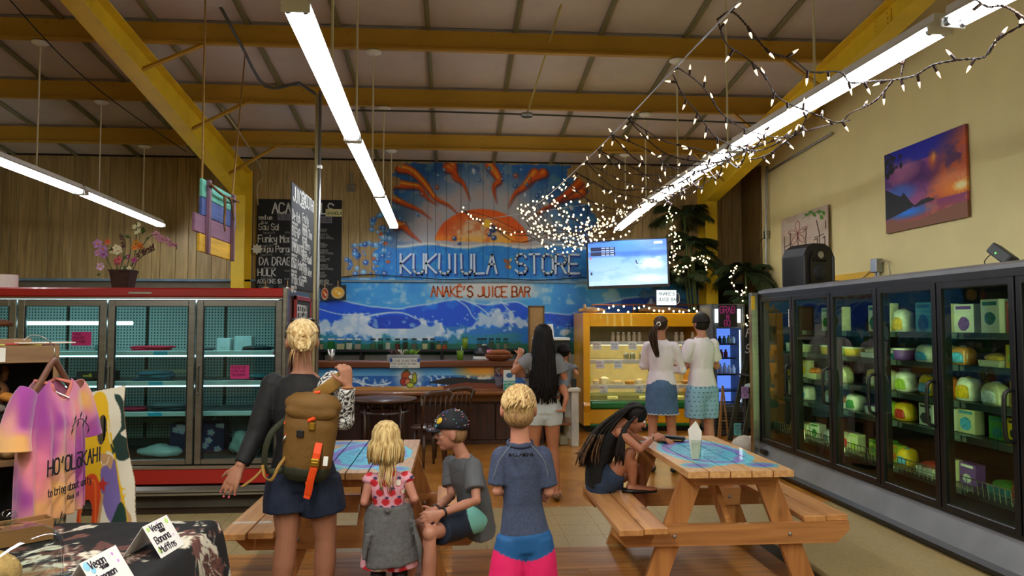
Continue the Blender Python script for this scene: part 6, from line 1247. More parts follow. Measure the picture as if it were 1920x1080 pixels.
def table_items():
    p = (1.55, 4.72, .761); t = thing('napkin_glass', 'glass tumbler stuffed with white paper napkins on the right picnic table', 'glass', p)
    MB().lathe((0, 0, 0), [(.028, 0), (.03, .004), (.04, .13), (.037, .13), (.027, .01)], 18, cap=False).obj('tumbler', CG, t, True)
    mb = MB()
    for k, (rz, w_, h) in enumerate(((.1, .034, .24), (-.3, .03, .22), (.5, .028, .2))):
        c, s_ = math.cos(rz), math.sin(rz); o = V((.004*k-.004, .006*k-.006, .006)); mb.prism([(-w_*.7, 0), (w_*.7, 0), (w_*1.35, h*.72), (w_*.2, h), (-w_*1.35, h*.78)], o, (c, s_, 0), (0, 0, 1), (-.006*s_, .006*c, 0))
    mb.obj('napkins', mat('napkin_white', '#e6e4df', .9, bump=.4, bs=30), t)
    t = thing('wallet', 'black leather wallet lying on the corner of the right picnic table', 'wallet', (1.62, 5.5, .761), -.5); BLK = mat('black_leather', '#121215', .4, bump=.3, bs=120)
    MB().box((0, 0, .014), (.2, .1, .026), .01).obj('body', BLK, t); MB().box((.01, -.012, .033), (.19, .07, .012), .005, (0, .05, .08)).obj('flap', BLK, t); MB().tube([(-.09, -.052, .014), (.09, -.052, .014)], .003, 6).obj('zip', mat('brass_zip', '#b8963c', .4, metal=.7), t)
table_items()

# ================================================================== palms and strings of lights
LEAF = mat('palm_green', '#24361a', .5, var=.35, vs=5)
def frond(mb, base, d, L, droop, rr):
    base = V(base); pts = []; d = V(d).normalized()
    for i in range(9): s_ = i/8; pts.append(base+d*L*s_+V((0, 0, -droop*s_*s_*L)))
    mb.tube(pts, [.008*(1-i/9)+.002 for i in range(9)], 4)
    for i in range(2, 25):
        s_ = i/25; k = min(7, int(s_*8)); p = pts[k].lerp(pts[k+1], s_*8-k); t = (pts[k+1]-pts[k]).normalized(); sd = t.cross(V((0, 0, 1))).normalized()
        for sg in (-1, 1):
            l = L*.42*math.sin(PI*(.12+.85*s_))+.03; q = p+(sd*sg*.75+t*.65).normalized()*l+V((0, 0, -l*.35-rr.uniform(0, .05))); w_ = t*.017
            m_ = p.lerp(q, .5)+V((0, 0, .02)); mb.add([p-w_*.3, p+w_*.3, m_+w_, q, m_-w_], [(0, 1, 2, 4), (4, 2, 3)])
def palm(name, label, c, stems, rr):
    t = thing(name, label, 'plant', c)
    P_ = MB().lathe((0, 0, 0), [(.14, 0), (.18, .3), (.19, .32), (.17, .32), (.16, .26)], 20, cap=False).obj('pot', mat('dark_pot', '#2a241e', .6), t, True)
    MB().lathe((0, 0, .26), [(.0, 0), (.16, 0)], 16, cap=False).obj('soil', mat('soil', '#241a12', .9), P_)
    for (dx, dy, h, n, L) in stems:
        st = MB().tube(smooth_path([(dx*.2, dy*.2, .2), (dx*.7, dy*.7, h*.5), (dx, dy, h)], 4), .018, 7).obj('stem', mat('palm_stem', '#4a5a2a', .6, var=.2), t, True)
        for k in range(n):
            a = 2*PI*k/n+rr.uniform(-.3, .3); e = rr.uniform(-.1, 1.0); mb = MB(); frond(mb, (dx, dy, h), (math.cos(a), math.sin(a)*.6, e), L*rr.uniform(.8, 1.1), rr.uniform(.35, .7), rr); mb.v = [(min(q[0], 4.92-c[0]), min(q[1], 12.36-c[1]), q[2]) for q in mb.v]; mb.obj('frond', LEAF, t, fix=False)
rp = random.Random(2)
pc = P_at(1283, 12.05)
palm('tall_palm', 'tall dark palm wound with lights between television and yellow column', (4.09, 11.62, 0), [(-.34, .25, 3.45, 13, .62), (-.24, .25, 2.95, 12, .6), (-.34, .2, 2.4, 10, .5), (-.2, .22, 2.65, 10, .55)], rp)
pc2 = P_at(1405, 11.2)
palm('corner_palm', 'dark palm with lights in the corner behind the ladder shelf', (pc2, 11.3, 0), [(0, 0, 2.45, 14, .6), (.05, -.05, 2.0, 12, .5), (-.1, .02, 1.7, 10, .45)], rp)

BWIRE = mat('brown_wire', '#33201a', .5); SOCK = mat('brown_socket', '#3a241c', .5)
GLOW = emis('mini_bulb_glow', '#ffcf8a', 9); CLEARB = mat('clear_bulb', '#e8dcc8', .1, emit=1.2, ecol='#ffdcae')
def bulb_meshes():
    a = MB().lathe((0, 0, 0), [(.0055, 0), (.0065, .004), (.006, .03), (.0045, .034)], 8).mesh('socket', SOCK, True)
    b = MB().lathe((0, 0, .03), [(.0045, 0), (.0056, .008), (.0045, .02), (.001, .034)], 8).mesh('bulb', CLEARB, True)
    g = MB().ell((0, 0, .042), (.0032, .0032, .009), 6, 5).mesh('filament_glow', GLOW, True); f = MB().ell((0, 0, .02), (.0105, .0105, .012), 6, 5).mesh('bulb', emis('far_bulb_glow', '#ffdf9c', 6), True); return a, b, g, f
BM = bulb_meshes()
def string(label, paths, step, near, name='string_lights', seed=1, maxn=300, name2=None):
    rr = random.Random(seed); t = thing(name, label, 'string lights'); w_ = MB(); n = 0
    for p in paths:
        sp = smooth_path(p, 7); jp = []
        for i, q in enumerate(sp): jp.append(q)
        ph = rr.uniform(0, 6); r = .0035 if near else .004
        # two wires twisted together
        for k in range(2 if near else 1):
            tw = []; acc = 0
            for a, b in zip(jp, jp[1:]):
                m_ = max(1, int((b-a).length/.02)) if near else 1
                for j in range(m_): q = a.lerp(b, j/m_); acc += (b-a).length/m_; tw.append(q+V((math.cos(acc*150+k*PI)*.004, 0, math.sin(acc*150+k*PI)*.004)) if near else q)
            tw.append(jp[-1]); w_.tube(tw, r, 4)
        acc = step*.5
        for a, b in zip(jp, jp[1:]):
            acc += (b-a).length
            if acc > step and n < maxn:
                acc = 0; n += 1; d = V((rr.uniform(-.6, .6), rr.uniform(-.4, .4), rr.uniform(-1, .7))).normalized() if near else V((0, 0, 1)); q = d.to_track_quat('Z', 'Y')
                if near:
                    s_ = link('socket', BM[0], t, a); s_.rotation_mode = 'QUATERNION'; s_.rotation_quaternion = q; s_.scale = (1.25,)*3; bb = link('bulb', BM[1], s_); link('glow', BM[2], s_)
                else: bb = link('bulb', BM[3], t, a+V((rr.uniform(-.03, .03), rr.uniform(-.03, .03), rr.uniform(-.04, .04))))
    w_.obj('wire', BWIRE, t, True, fix=False); return t
def net():
    rr = random.Random(21); W0 = lambda Y: V((1.37-.035*(Y-3.6), Y, Z+.02)); F0 = lambda Y: V((2.44, Y, Z-.02+rr.uniform(-.04, .04)))
    def sag(a, b, s_, wig=.05, k=4):
        pts = [a]
        for i in range(1, k): u = i/k; pts.append(a.lerp(b, u)+V((rr.uniform(-wig, wig), rr.uniform(-wig, wig), -s_*4*u*(1-u)+rr.uniform(-wig, wig))))
        return pts+[b]
    # guy wire stretched along the shop
    gw = tag(MB().tube(smooth_path([W0(-2), W0(3.6), W0(7), P(985, 395, 10.2), P(880, 415, 11.2), P(1180, 372, 12.3)], 5), .0045, 6).obj('guy_wire', mat('bright_steel_wire', '#c9ccd0', .3, metal=.7), None, True), 'bright steel guy wire carrying the light strings', 'wire')
    a, b = P(1345, 36, 3.75), P(1348, 22, 3.75)
    near = [[a, P(1372, 22, 3.7), P(1402, 50, 3.75), P(1440, 95, 3.8), P(1488, 112, 3.85), P(1520, 135, 3.9), P(1575, 135, 3.95), P(1595, 155, 4.0), P(1640, 152, 4.1), P(1675, 150, 4.1)],
            [a, P(1362, 82, 3.85), P(1395, 105, 3.95), P(1430, 138, 4.0), P(1455, 178, 4.2), P(1480, 195, 4.3), P(1518, 210, 4.4), P(1570, 230, 4.5), P(1595, 212, 4.5), P(1640, 190, 4.4), P(1675, 150, 4.2)],
            [P(1675, 150, 4.1), P(1715, 142, 3.9), P(1750, 122, 3.7), P(1800, 112, 3.5), P(1845, 107, 3.3), P(1870, 75, 3.1), P(1925, 42, 2.9)],
            [P(1690, 140, 4.1), P(1697, 110, 4.05), P(1713, 82, 4)], [P(1820, -10, 3), P(1850, 12, 3.0), P(1885, 12, 2.95), P(1930, 40, 2.9)],
            [P(1262, 133, 4.7), P(1275, 130, 4.6), P(1320, 165, 4.8), P(1355, 215, 5.0), P(1405, 245, 5.1), P(1470, 258, 5.2), P(1530, 240, 5.1), P(1595, 225, 4.9)],
            [P(1262, 140, 4.7), P(1280, 178, 4.8), P(1308, 212, 4.9), P(1340, 255, 5.1), P(1380, 275, 5.3), P(1425, 282, 5.5), P(1470, 262, 5.4)],
            [P(1515, 213, 4.5), P(1500, 245, 4.8), P(1478, 262, 5.0), P(1440, 290, 5.5), P(1405, 300, 5.7)]]
    string('nearest strings of clear bulbs looped at the upper right', near, .15, True, seed=3, maxn=120)
    mid = []
    ys = [5.5, 6.0, 6.5, 7.0, 7.5, 8.0]
    for i, y in enumerate(ys):
        a = W0(y); b = F0(y+.35); mid.append(sag(a, b, .16+.02*i, .05)); mid.append(sag(W0(y), F0(y-.1)+V((.1, 0, -.05)), .25, .06))
        mid.append(sag(F0(y), F0(y+.6)+V((.05, 0, 0)), .12, .05, 3))
    string('middle strings of warm bulbs hung between guy wire and light row', mid, .14, True, seed=5, maxn=150)
    far = []
    for i in range(17):
        y = 8.3+i*.13; a = W0(min(y, 9.8))+V((-.02*i, 0, -.02)); b = V((2.35-.03*i, y+rr.uniform(-.2, .2), Z-.1)); far.append(sag(a, b, rr.uniform(.25, .55), .08, 5))
    for i in range(6):
        far.append([P(865+rr.uniform(-8, 8), 395+rr.uniform(-5, 5), 10.6), P(920, 420+rr.uniform(-14, 12), 10.4), P(970, 440+rr.uniform(-22, 14), 10.2), P(1040, 455+rr.uniform(-30, 14), 10), P(1110, 445+rr.uniform(-30, 20), 9.8), P(1165, 430+rr.uniform(-15, 5), 9.6)])
    string('dense net of glowing bulbs in front of the painted sun', far, .075, False, seed=8, maxn=295)
    st = thing('paper_star', 'small yellow paper hanging in the light net before the sun', 'paper', P(913, 419, 10.3)); MB().box((0, 0, 0), (.08, .02, .11), .004, (0, .3, .2)).obj('star', mat('yellow_star', '#d8b020', .6), st)
    pl = [[P(1255, 398, 11.6), P(1265, 420, 11.6), P(1256, 440, 11.6), P(1278, 450, 11.6), P(1275, 465, 11.6), P(1262, 480, 11.6), P(1258, 500, 11.6), P(1270, 512, 11.6), P(1285, 505, 11.6), P(1300, 490, 11.6), P(1310, 480, 11.5), P(1325, 492, 11.5), P(1330, 480, 11.5)], [P(1268, 400, 11.55), P(1250, 415, 11.55), P(1268, 440, 11.55), P(1262, 475, 11.55), P(1275, 508, 11.55), P(1295, 495, 11.55), P(1318, 485, 11.5), P(1328, 512, 11.5)]]
    string('warm string lights wound round the tall palm', pl, .035, False, seed=9, maxn=110)
    pl = [[P(1370, 508, 10.9), P(1385, 505, 10.9), P(1372, 522, 10.9), P(1376, 540, 10.9), P(1390, 555, 10.8), P(1398, 545, 10.8), P(1388, 568, 10.8)], [P(1402, 590, 10.7), P(1406, 600, 10.7), P(1400, 615, 10.7), P(1398, 628, 10.7)], [P(1423, 750, 9.9), P(1428, 765, 9.9), P(1424, 790, 9.9), P(1426, 812, 9.9)]]
    string('warm string lights trailing down the corner palm', pl, .035, False, seed=10, maxn=70)
net()

# ================================================================== near left: shelf, shirt, cut-out board, cake table
def near_left():
    OAK = wood('shelf_oak', '#6b4d30', '#93704a', 0, 2.4, .55); OAKZ = wood('shelf_oak_upright', '#6b4d30', '#8c6a45', 2, 2.4, .55)
    Y0 = 3.75; ar = P(112, 648, Y0); xr = ar.x; zt = ar.z; before = set(bpy.data.objects)
    t = thing('shop_shelf', 'open oak shelf unit at the left edge with a hooked hanger', 'shelf')
    MB().span((xr-.62, Y0, zt-.08), (xr, Y0+.02, zt), .003).obj('front_rail', OAK, t)
    MB().span((xr-.62, Y0+.02, zt-.025), (xr-.0, Y0+.36, zt), .003).obj('top', OAK, t)
    MB().span((xr-.025, Y0+.02, 0), (xr-.0, Y0+.36, zt-.02), .003).obj('side_panel', OAKZ, t); MB().span((P(5, 700, Y0).x-.03, Y0+.0, 0), (P(5, 700, Y0).x, Y0+.1, zt-.08), .003).obj('upright', OAKZ, t)
    DK = mat('shelf_dark_back', '#0e0c0b', .8); MB().span((xr-.62, Y0+.34, 0), (xr-.025, Y0+.36, zt-.03)).obj('back_panel', DK, t)
    for py in (858, 1080): z = P(20, py, Y0).z; MB().span((xr-.62, Y0+.01, z-.03), (xr-.03, Y0+.34, z), .003).obj('shelf', OAK, t)
    MB().span((xr-.62, Y0-.0, .02), (xr-.05, Y0+.03, P(0, 990, Y0).z)).obj('lower_front', DK, t)
    for i, (px, w_, c_, l) in enumerate(((25, .28, '#b8b25a', 'yellow green printed sheets lying on the shelf top'), (60, .2, '#a8323c', 'red magazine lying on the shelf top near the hanger'), (85, .24, '#c8bfae', 'cream folded paper at the shelf top corner'))):
        x = P(px, 640, Y0).x; k = MB().box((x, Y0+.14, zt+.004+.004*i), (w_, .18, .006), .002, (0, 0, .1*i)).obj('paper_sheets', mat('sheet_'+c_[1:], c_, .6, var=.3, vs=14)); tag(k, l, 'paper')
    k = MB().span((xr-.6, Y0+.14, zt+.001), (xr-.12, Y0+.34, zt+.03), .004).obj('oak_board', OAK); tag(k, 'oak board lying flat along the shelf top', 'board')
    k = MB().box((P(8, 628, Y0+.3).x, Y0+.32, zt+.075), (.1, .08, .085), .01).obj('camera_case', BLACK); tag(k, 'small black box with a white cord on the shelf top at the left edge', 'box'); MB().tube(smooth_path([(k.location.x+P(8, 628, Y0+.3).x, Y0+.27, zt+.1), (P(14, 628, Y0+.3).x, Y0+.25, zt+.08), (P(18, 628, Y0+.3).x, Y0+.26, zt+.05)], 4), .003, 5).obj('cord', WHITE, k, True)
    a = P(24, 651, Y0); b_ = P(24, 677, Y0); s_ = MB().span((a.x-.13, Y0-.004, b_.z), (a.x, Y0-.001, a.z), .0006).obj('paper_sign', mat('white_paper', '#dedcd2', .8)); tag(s_, 'white handwritten card taped to the front of the oak shelf', 'sign')
    lettering('lettering', [('Smile for', .008, -.024, .017), ('the Camera', .004, -.046, .0155)], (a.x-.13, Y0-.004, a.z), (1, 0, 0), (0, 0, 1), (0, -1, 0), mat('black_ink', '#101014', .6), s_, jit=.03, width=.0022)
    # plush toy
    p = P(16, 770, Y0+.1); t = thing('plush_toy', 'brown plush duck toy with an orange bill sitting in the shelf', 'toy', (p.x, Y0+.17, P(20, 858, Y0).z+.0)); BR_ = mat('brown_plush', '#6b4420', .95, bump=1, bs=70, var=.25, vs=30)
    MB().ell((0, 0, .13), (.085, .08, .13), 16, 10).obj('body', mat('dark_plush_shirt', '#141416', .9), t, True); MB().ell((0, -.01, .3), (.08, .08, .075), 18, 12).obj('head', BR_, t, True); MB().ell((.07, -.05, .285), (.06, .035, .022), 14, 8, (0, .3, -.3)).obj('bill', mat('orange_plush', '#b8782c', .9), t, True)
    MB().ell((.04, -.07, .325), (.01, .008, .012), 8, 6).obj('eye', BLACK, t, True); MB().ell((0, -.02, .23), (.075, .07, .03), 14, 8).obj('ruff', mat('grey_plush', '#8c8478', .95, bump=1, bs=70), t, True)
    for s2 in (-1, 1): MB().ell((.04+s2*.05, -.1, .03), (.04, .07, .03), 12, 8).obj('foot', mat('tan_plush', '#a07c4a', .9, bump=.6, bs=70), t, True); MB().tube([(s2*.05, .0, .36), (s2*.06, 0, .4), (s2*.055, 0, .43)], [.018, .015, .012], 8).obj('ear_tuft', BR_, t, True)
    Mp = Matrix.Translation((xr, Y0, 0)) @ Matrix.Rotation(.47, 4, 'Z') @ Matrix.Translation((-xr, -Y0, 0))
    for o in set(bpy.data.objects)-before:
        if o.parent is None: o.matrix_world = Mp @ Matrix.LocRotScale(o.location, o.rotation_euler, o.scale)
    # hanger and shirt: a tee turned about 40 degrees to the lens
    hz = zt;  S = thing('tie_dye_shirt', 'pink and orange tie dyed shirt hanging from the oak shelf', 'shirt', (P(101, 690, 3.55).x, 3.55, 0), 1.45)
    top = P(95, 673, 3.55).z
    H = thing('coat_hanger', 'brown wooden coat hanger with a steel hook on the shelf rail', 'hanger', (P(101, 690, 3.55).x, 3.55, 0), 1.6)
    MB().tube(smooth_path([(0, 0, top), (0, .0, top+.04), (.03, .03, top+.07), (.03, .07, top+.1), (-.01, .1, top+.105), (-.03, .12, top+.08)], 5), .0028, 8).obj('hook', STEEL, H, True)
    HW = wood('hanger_wood', '#4f2d16', '#74452a', 0, 3, .4, coat=.3)
    sh = top-.135
    MB().tube(smooth_path([(-.2, 0, sh-.03), (-.1, 0, sh+.05), (-.03, 0, top-.025), (0, 0, top-.01), (.03, 0, top-.025), (.1, 0, sh+.05), (.2, 0, sh-.03)], 5), [(.009, .02)]*31, 10, side=(0, 1, 0)).obj('arms', HW, H, True)
    shirt_build(S, sh, P(90, 975, 3.55).z+.02)
    # cut-out board
    Yb = 4.3; bot = .03; q = lambda px, py: (P(px, py, Yb).x, P(px, py, Yb).z); 
    cv = Canvas(112, 725, 275, 1068, 150, '#e9e2cc'); cv.mix(np.clip((cv.noise(60, 4, 2)-.45)*2, 0, .4), '#d8ceb4')
    cv.poly([(186, 740), (200, 745), (212, 770), (215, 790), (204, 800), (222, 810), (230, 830), (215, 840), (200, 836), (186, 820), (198, 800), (204, 790), (200, 765), (188, 748)], '#14342c', curve=True)
    cv.poly([(135, 760), (150, 738), (166, 740), (176, 760), (178, 790), (186, 815), (192, 828), (180, 826), (176, 850), (180, 880), (172, 900), (160, 870), (150, 880), (140, 870), (135, 830)], '#e8b80c', curve=True)
    cv.poly([(164, 828), (190, 832), (200, 850), (222, 900), (238, 920), (240, 930), (230, 932), (210, 905), (190, 880), (180, 860)], '#c79a68', curve=True)
    for f in ([(196, 830), (210, 870), (225, 905), (232, 935)], [(200, 850), (216, 890), (232, 925), (236, 950)], [(185, 800), (190, 815), (195, 822)], [(170, 760), (180, 780), (182, 800)], [(228, 930), (236, 940), (240, 958), (232, 945)], [(214, 880), (224, 882)], [(220, 895), (226, 886)]): cv.line(f, 5, '#e8b80c', .3, 1, True)
    cv.poly([(172, 852), (182, 846), (192, 852), (197, 836), (208, 870), (216, 900), (208, 930), (196, 925), (184, 905), (176, 880)], '#7a68ac', curve=True); cv.poly([(178, 862), (181, 870), (189, 872), (183, 877), (184, 886), (178, 880), (172, 885), (173, 876), (168, 870), (176, 870)], '#c22a20')
    cv.poly([(206, 918), (216, 900), (228, 915), (236, 960), (240, 1010), (236, 1060), (196, 1060), (192, 990), (196, 950)], '#143a2e', curve=True); cv.poly([(212, 950), (226, 950), (234, 975), (230, 990), (218, 970)], '#8a6420', curve=True)
    cv.poly([(146, 862), (160, 858), (172, 872), (178, 900), (178, 935), (184, 955), (196, 930), (198, 950), (190, 975), (172, 985), (150, 1000), (142, 975), (137, 940), (136, 900)], '#d8440c', curve=True)
    for f in ([(150, 868), (163, 870), (168, 895), (172, 930), (178, 960)], [(142, 880), (141, 920), (148, 960)], [(182, 975), (190, 955)]): cv.line(f, 5, '#f07028', .6, .9)
    cv.poly([(146, 960), (160, 950), (170, 965), (172, 1000), (150, 1010), (144, 985)], '#c79a68', curve=True); cv.poly([(155, 968), (162, 960), (168, 972), (164, 990), (156, 985)], '#2c9aa8', curve=True); cv.line([(180, 890), (178, 920), (176, 955)], 6, '#c79a68', .2)
    cv.line([(170, 838), (176, 846), (184, 842), (186, 834)], 1.5, '#f4efe0')
    out = [(205, 727), (205, 760), (220, 820), (228, 840), (240, 870), (246, 915), (256, 950), (275, 1062), (113, 1062), (118, 740)]
    ov1 = [(167+9*math.cos(a), 794+22*math.sin(a)) for a in np.linspace(0, 2*PI, 17)[:-1]]; ov2 = [(153+10.5*math.cos(a), 920+24*math.sin(a)) for a in np.linspace(0, 2*PI, 17)[:-1]]
    t = thing('cutout_board', 'painted photo board with face holes, blonde mermaid and red tails', 'photo board')
    # mesh by grid cells kept inside the outline and outside the holes
    def inside(poly, X, Y):
        r_ = np.zeros(X.shape, bool); n = len(poly)
        for i in range(n):
            (ax, ay), (bx, by) = poly[i], poly[(i+1) % n]
            if ay == by: continue
            r_ ^= ((ay > Y) != (by > Y)) & (X < (bx-ax)*(Y-ay)/(by-ay)+ax)
        return r_
    nx, ny = 150, 315; gx = np.linspace(112, 276, nx); gy = np.linspace(726, 1064, ny); X, Y = np.meshgrid(gx, gy); m = inside(out, X, Y) & ~inside(ov1, X, Y) & ~inside(ov2, X, Y)
    cx, cz = np.vectorize(lambda x, y: q(x, y))(X[0], Y[0]*0+800)[0], None
    vx = np.array([q(x, 800)[0] for x in gx]); vz = np.array([q(190, y)[1] for y in gy]); vz = bot+(vz-vz.min())*(vz.max()-bot)/(vz.max()-vz.min())
    lean = lambda z: .18*(z-bot)/1.2
    idx = -np.ones((ny, nx), int); vs = []; cols = []; rgb, _ = cv.at(X, np.clip(Y, 725, 1067))
    for i in range(ny):
        for j in range(nx):
            if m[i, j]: idx[i, j] = len(vs); vs.append((vx[j], Yb+lean(vz[i]), vz[i])); cols.append(rgb[i, j])
    nv = len(vs); vs += [(x, y+.012, z) for x, y, z in vs]; cols += [np.array([.62, .5, .34])]*nv; fs = []; ed = {}
    for i in range(ny-1):
        for j in range(nx-1):
            f = (idx[i, j], idx[i+1, j], idx[i+1, j+1], idx[i, j+1])
            if min(f) >= 0:
                fs.append(f); fs.append(tuple(k+nv for k in f[::-1]))
                for a, b in zip(f, f[1:]+f[:1]):
                    if (b, a) in ed: del ed[(b, a)]
                    else: ed[(a, b)] = 1
    fs += [(b, a, a+nv, b+nv) for a, b in ed]
    me = bpy.data.meshes.new('board'); me.from_pydata(vs, [], fs); me.materials.append(vcol('board_paint', rough=.6)); colour(me, np.array(cols)); link('board', me, t)
    MB().beam((-2.25, Yb+.18, 1.0), (-2.25, Yb+.5, 0), .05, .02).obj('prop_leg', OAKZ, t)
def shirt_build(S, sh, hem):
    """hanging T-shirt: front/back sheet with folds, sleeves, collar"""
    nx, nz = 60, 110; W = .2; vs = []; fs = []
    def width(z): return W+.015*(sh-z)
    top = lambda u: sh+.055-.12*max(0, abs(u)-.28)**1.2/.7
    cols = []
    for side in (0, 1):
        base = len(vs)
        for i in range(nz):
            for j in range(nx):
                u = -1+2*j/(nx-1); zt_ = top(u); neck = 0
                if abs(u) < .36: dip = (.1 if side == 0 else .03)*math.sqrt(max(0, 1-(u/.36)**2)); zt_ -= dip
                z = zt_+(hem-zt_)*i/(nz-1); dep = .075*math.sqrt(max(0, 1-u*u))*(.5+.5*min(1, (sh+.05-z)/.2)); fold = .014*math.sin(u*17+z*1.5)*min(1, (sh-z)/.4) if z < sh else 0
                y = (-dep if side == 0 else dep)+fold; vs.append((u*width(z), y, z))
        for i in range(nz-1):
            for j in range(nx-1): a = base+i*nx+j; fs.append((a, a+1, a+nx+1, a+nx) if side else (a, a+nx, a+nx+1, a+1))
    v_ = np.array(vs)
    def dye(v_):
        rs = [(0, 1.1, 0)]; n = np.array([noise.fractal(V(p)*3.2+V((4, 1, 9)), .8, 2, 3) for p in v_]); n2 = np.array([noise.noise(V((p[0]*9, p[1]*9, p[2]*4))+V((1, 7, 2))) for p in v_])
        c = np.ones((len(v_), 3))*hexa('#c06a94')
        def mx(m, h): nonlocal c; m = np.clip(m, 0, 1)[:, None]; c = c*(1-m)+hexa(h)*m
        mx((n-.02)*3.5, '#8e3486'); mx((-n-.02)*3.2, '#d9a05a'); mx(n2*1.6-.1, '#d8748c'); mx(-n2*1.5-.25, '#c9a070'); mx(np.clip((sh-.45-v_[:, 2])*2, 0, .7)*(.5-v_[:, 0]*2), '#7c2c82'); return c
    me = bpy.data.meshes.new('body'); me.from_pydata(vs, [], fs); me.materials.append(vcol('tie_dye_cloth', rough=.9, bump=.15, bs=30, sheen=.3)); me.polygons.foreach_set('use_smooth', [True]*len(me.polygons)); colour(me, dye(v_)); o = link('body', me, S)
    md = o.modifiers.new('s', 'SOLIDIFY'); md.thickness = .003
    for s_ in (-1, 1):
        mb = MB(); mb.tube(smooth_path([(s_*.165, 0, sh+.0), (s_*.205, .0, sh-.06), (s_*.24, 0, sh-.17), (s_*.25, 0, sh-.24)], 5), [(.035+.0025*i, .05+.0015*i) for i in range(16)], 22, side=(0, 1, 0), cap=False)
        me = mb.mesh('sleeve', vcol('tie_dye_cloth'), True); bm = bmesh.new(); bm.from_mesh(me); bmesh.ops.subdivide_edges(bm, edges=bm.edges, cuts=1, use_grid_fill=True); bm.to_mesh(me); bm.free(); me.polygons.foreach_set('use_smooth', [True]*len(me.polygons)); colour(me, dye(coords(me))); o = link('sleeve', me, S); md = o.modifiers.new('s', 'SOLIDIFY'); md.thickness = .003
    rg = []
    for side in (0, 1):
        for u in np.linspace(-.35, .35, 15)[::(1 if side == 0 else -1)]: rg.append((u*W, (-1 if side == 0 else 1)*.075*math.sqrt(1-u*u)*.56, top(u)-(.1 if side == 0 else .03)*math.sqrt(max(0, 1-(u/.36)**2))))
    MB().tube(rg+rg[:1], .008, 8).obj('collar', mat('coral_collar', '#b86a5c', .9), S, True)
    MB().span((-.02, .02, sh-.03), (-.0, .024, sh+.02)).box((.0, -.03, sh-.02), (.02, .09, .004), .001, (.5, 0, .5)).obj('swing_tag', WHITE, S)
    INK = mat('shirt_ink', '#15101a', .8); Yf = -.094
    lettering('lettering', [("HO\u02bbOL\u014dKAHI", -.16, sh-.36, .066), ('to bring about unity', -.155, sh-.45, .032), ('Kauai, Hi', -.02, sh-.49, .02)], (0, Yf, 0), (1, 0, 0), (0, 0, 1), (0, -1, 0), INK, S, ww=.5)
    for sx, z0, sg in ((.06, sh-.17, 1), (-.1, sh-.56, -1)):
        mb = MB(); pts = [(sx-.06+.02*i, Yf, z0+sg*.03*math.sin(i*.6)) for i in range(7)]; mb.ribbon(pts, (0, -1, 0), .004, .001)
        for i, p in enumerate(pts): q = V(p)+V((0, -.0, .018*(1 if i % 2 else -1))); mb.prism([(-.006, 0), (0, .018), (.006, 0), (0, -.018)], q, (1, 0, .3), (.3, 0, 1), (0, -.001, 0))
        mb.obj('printed_sprig', INK, S)
near_left()

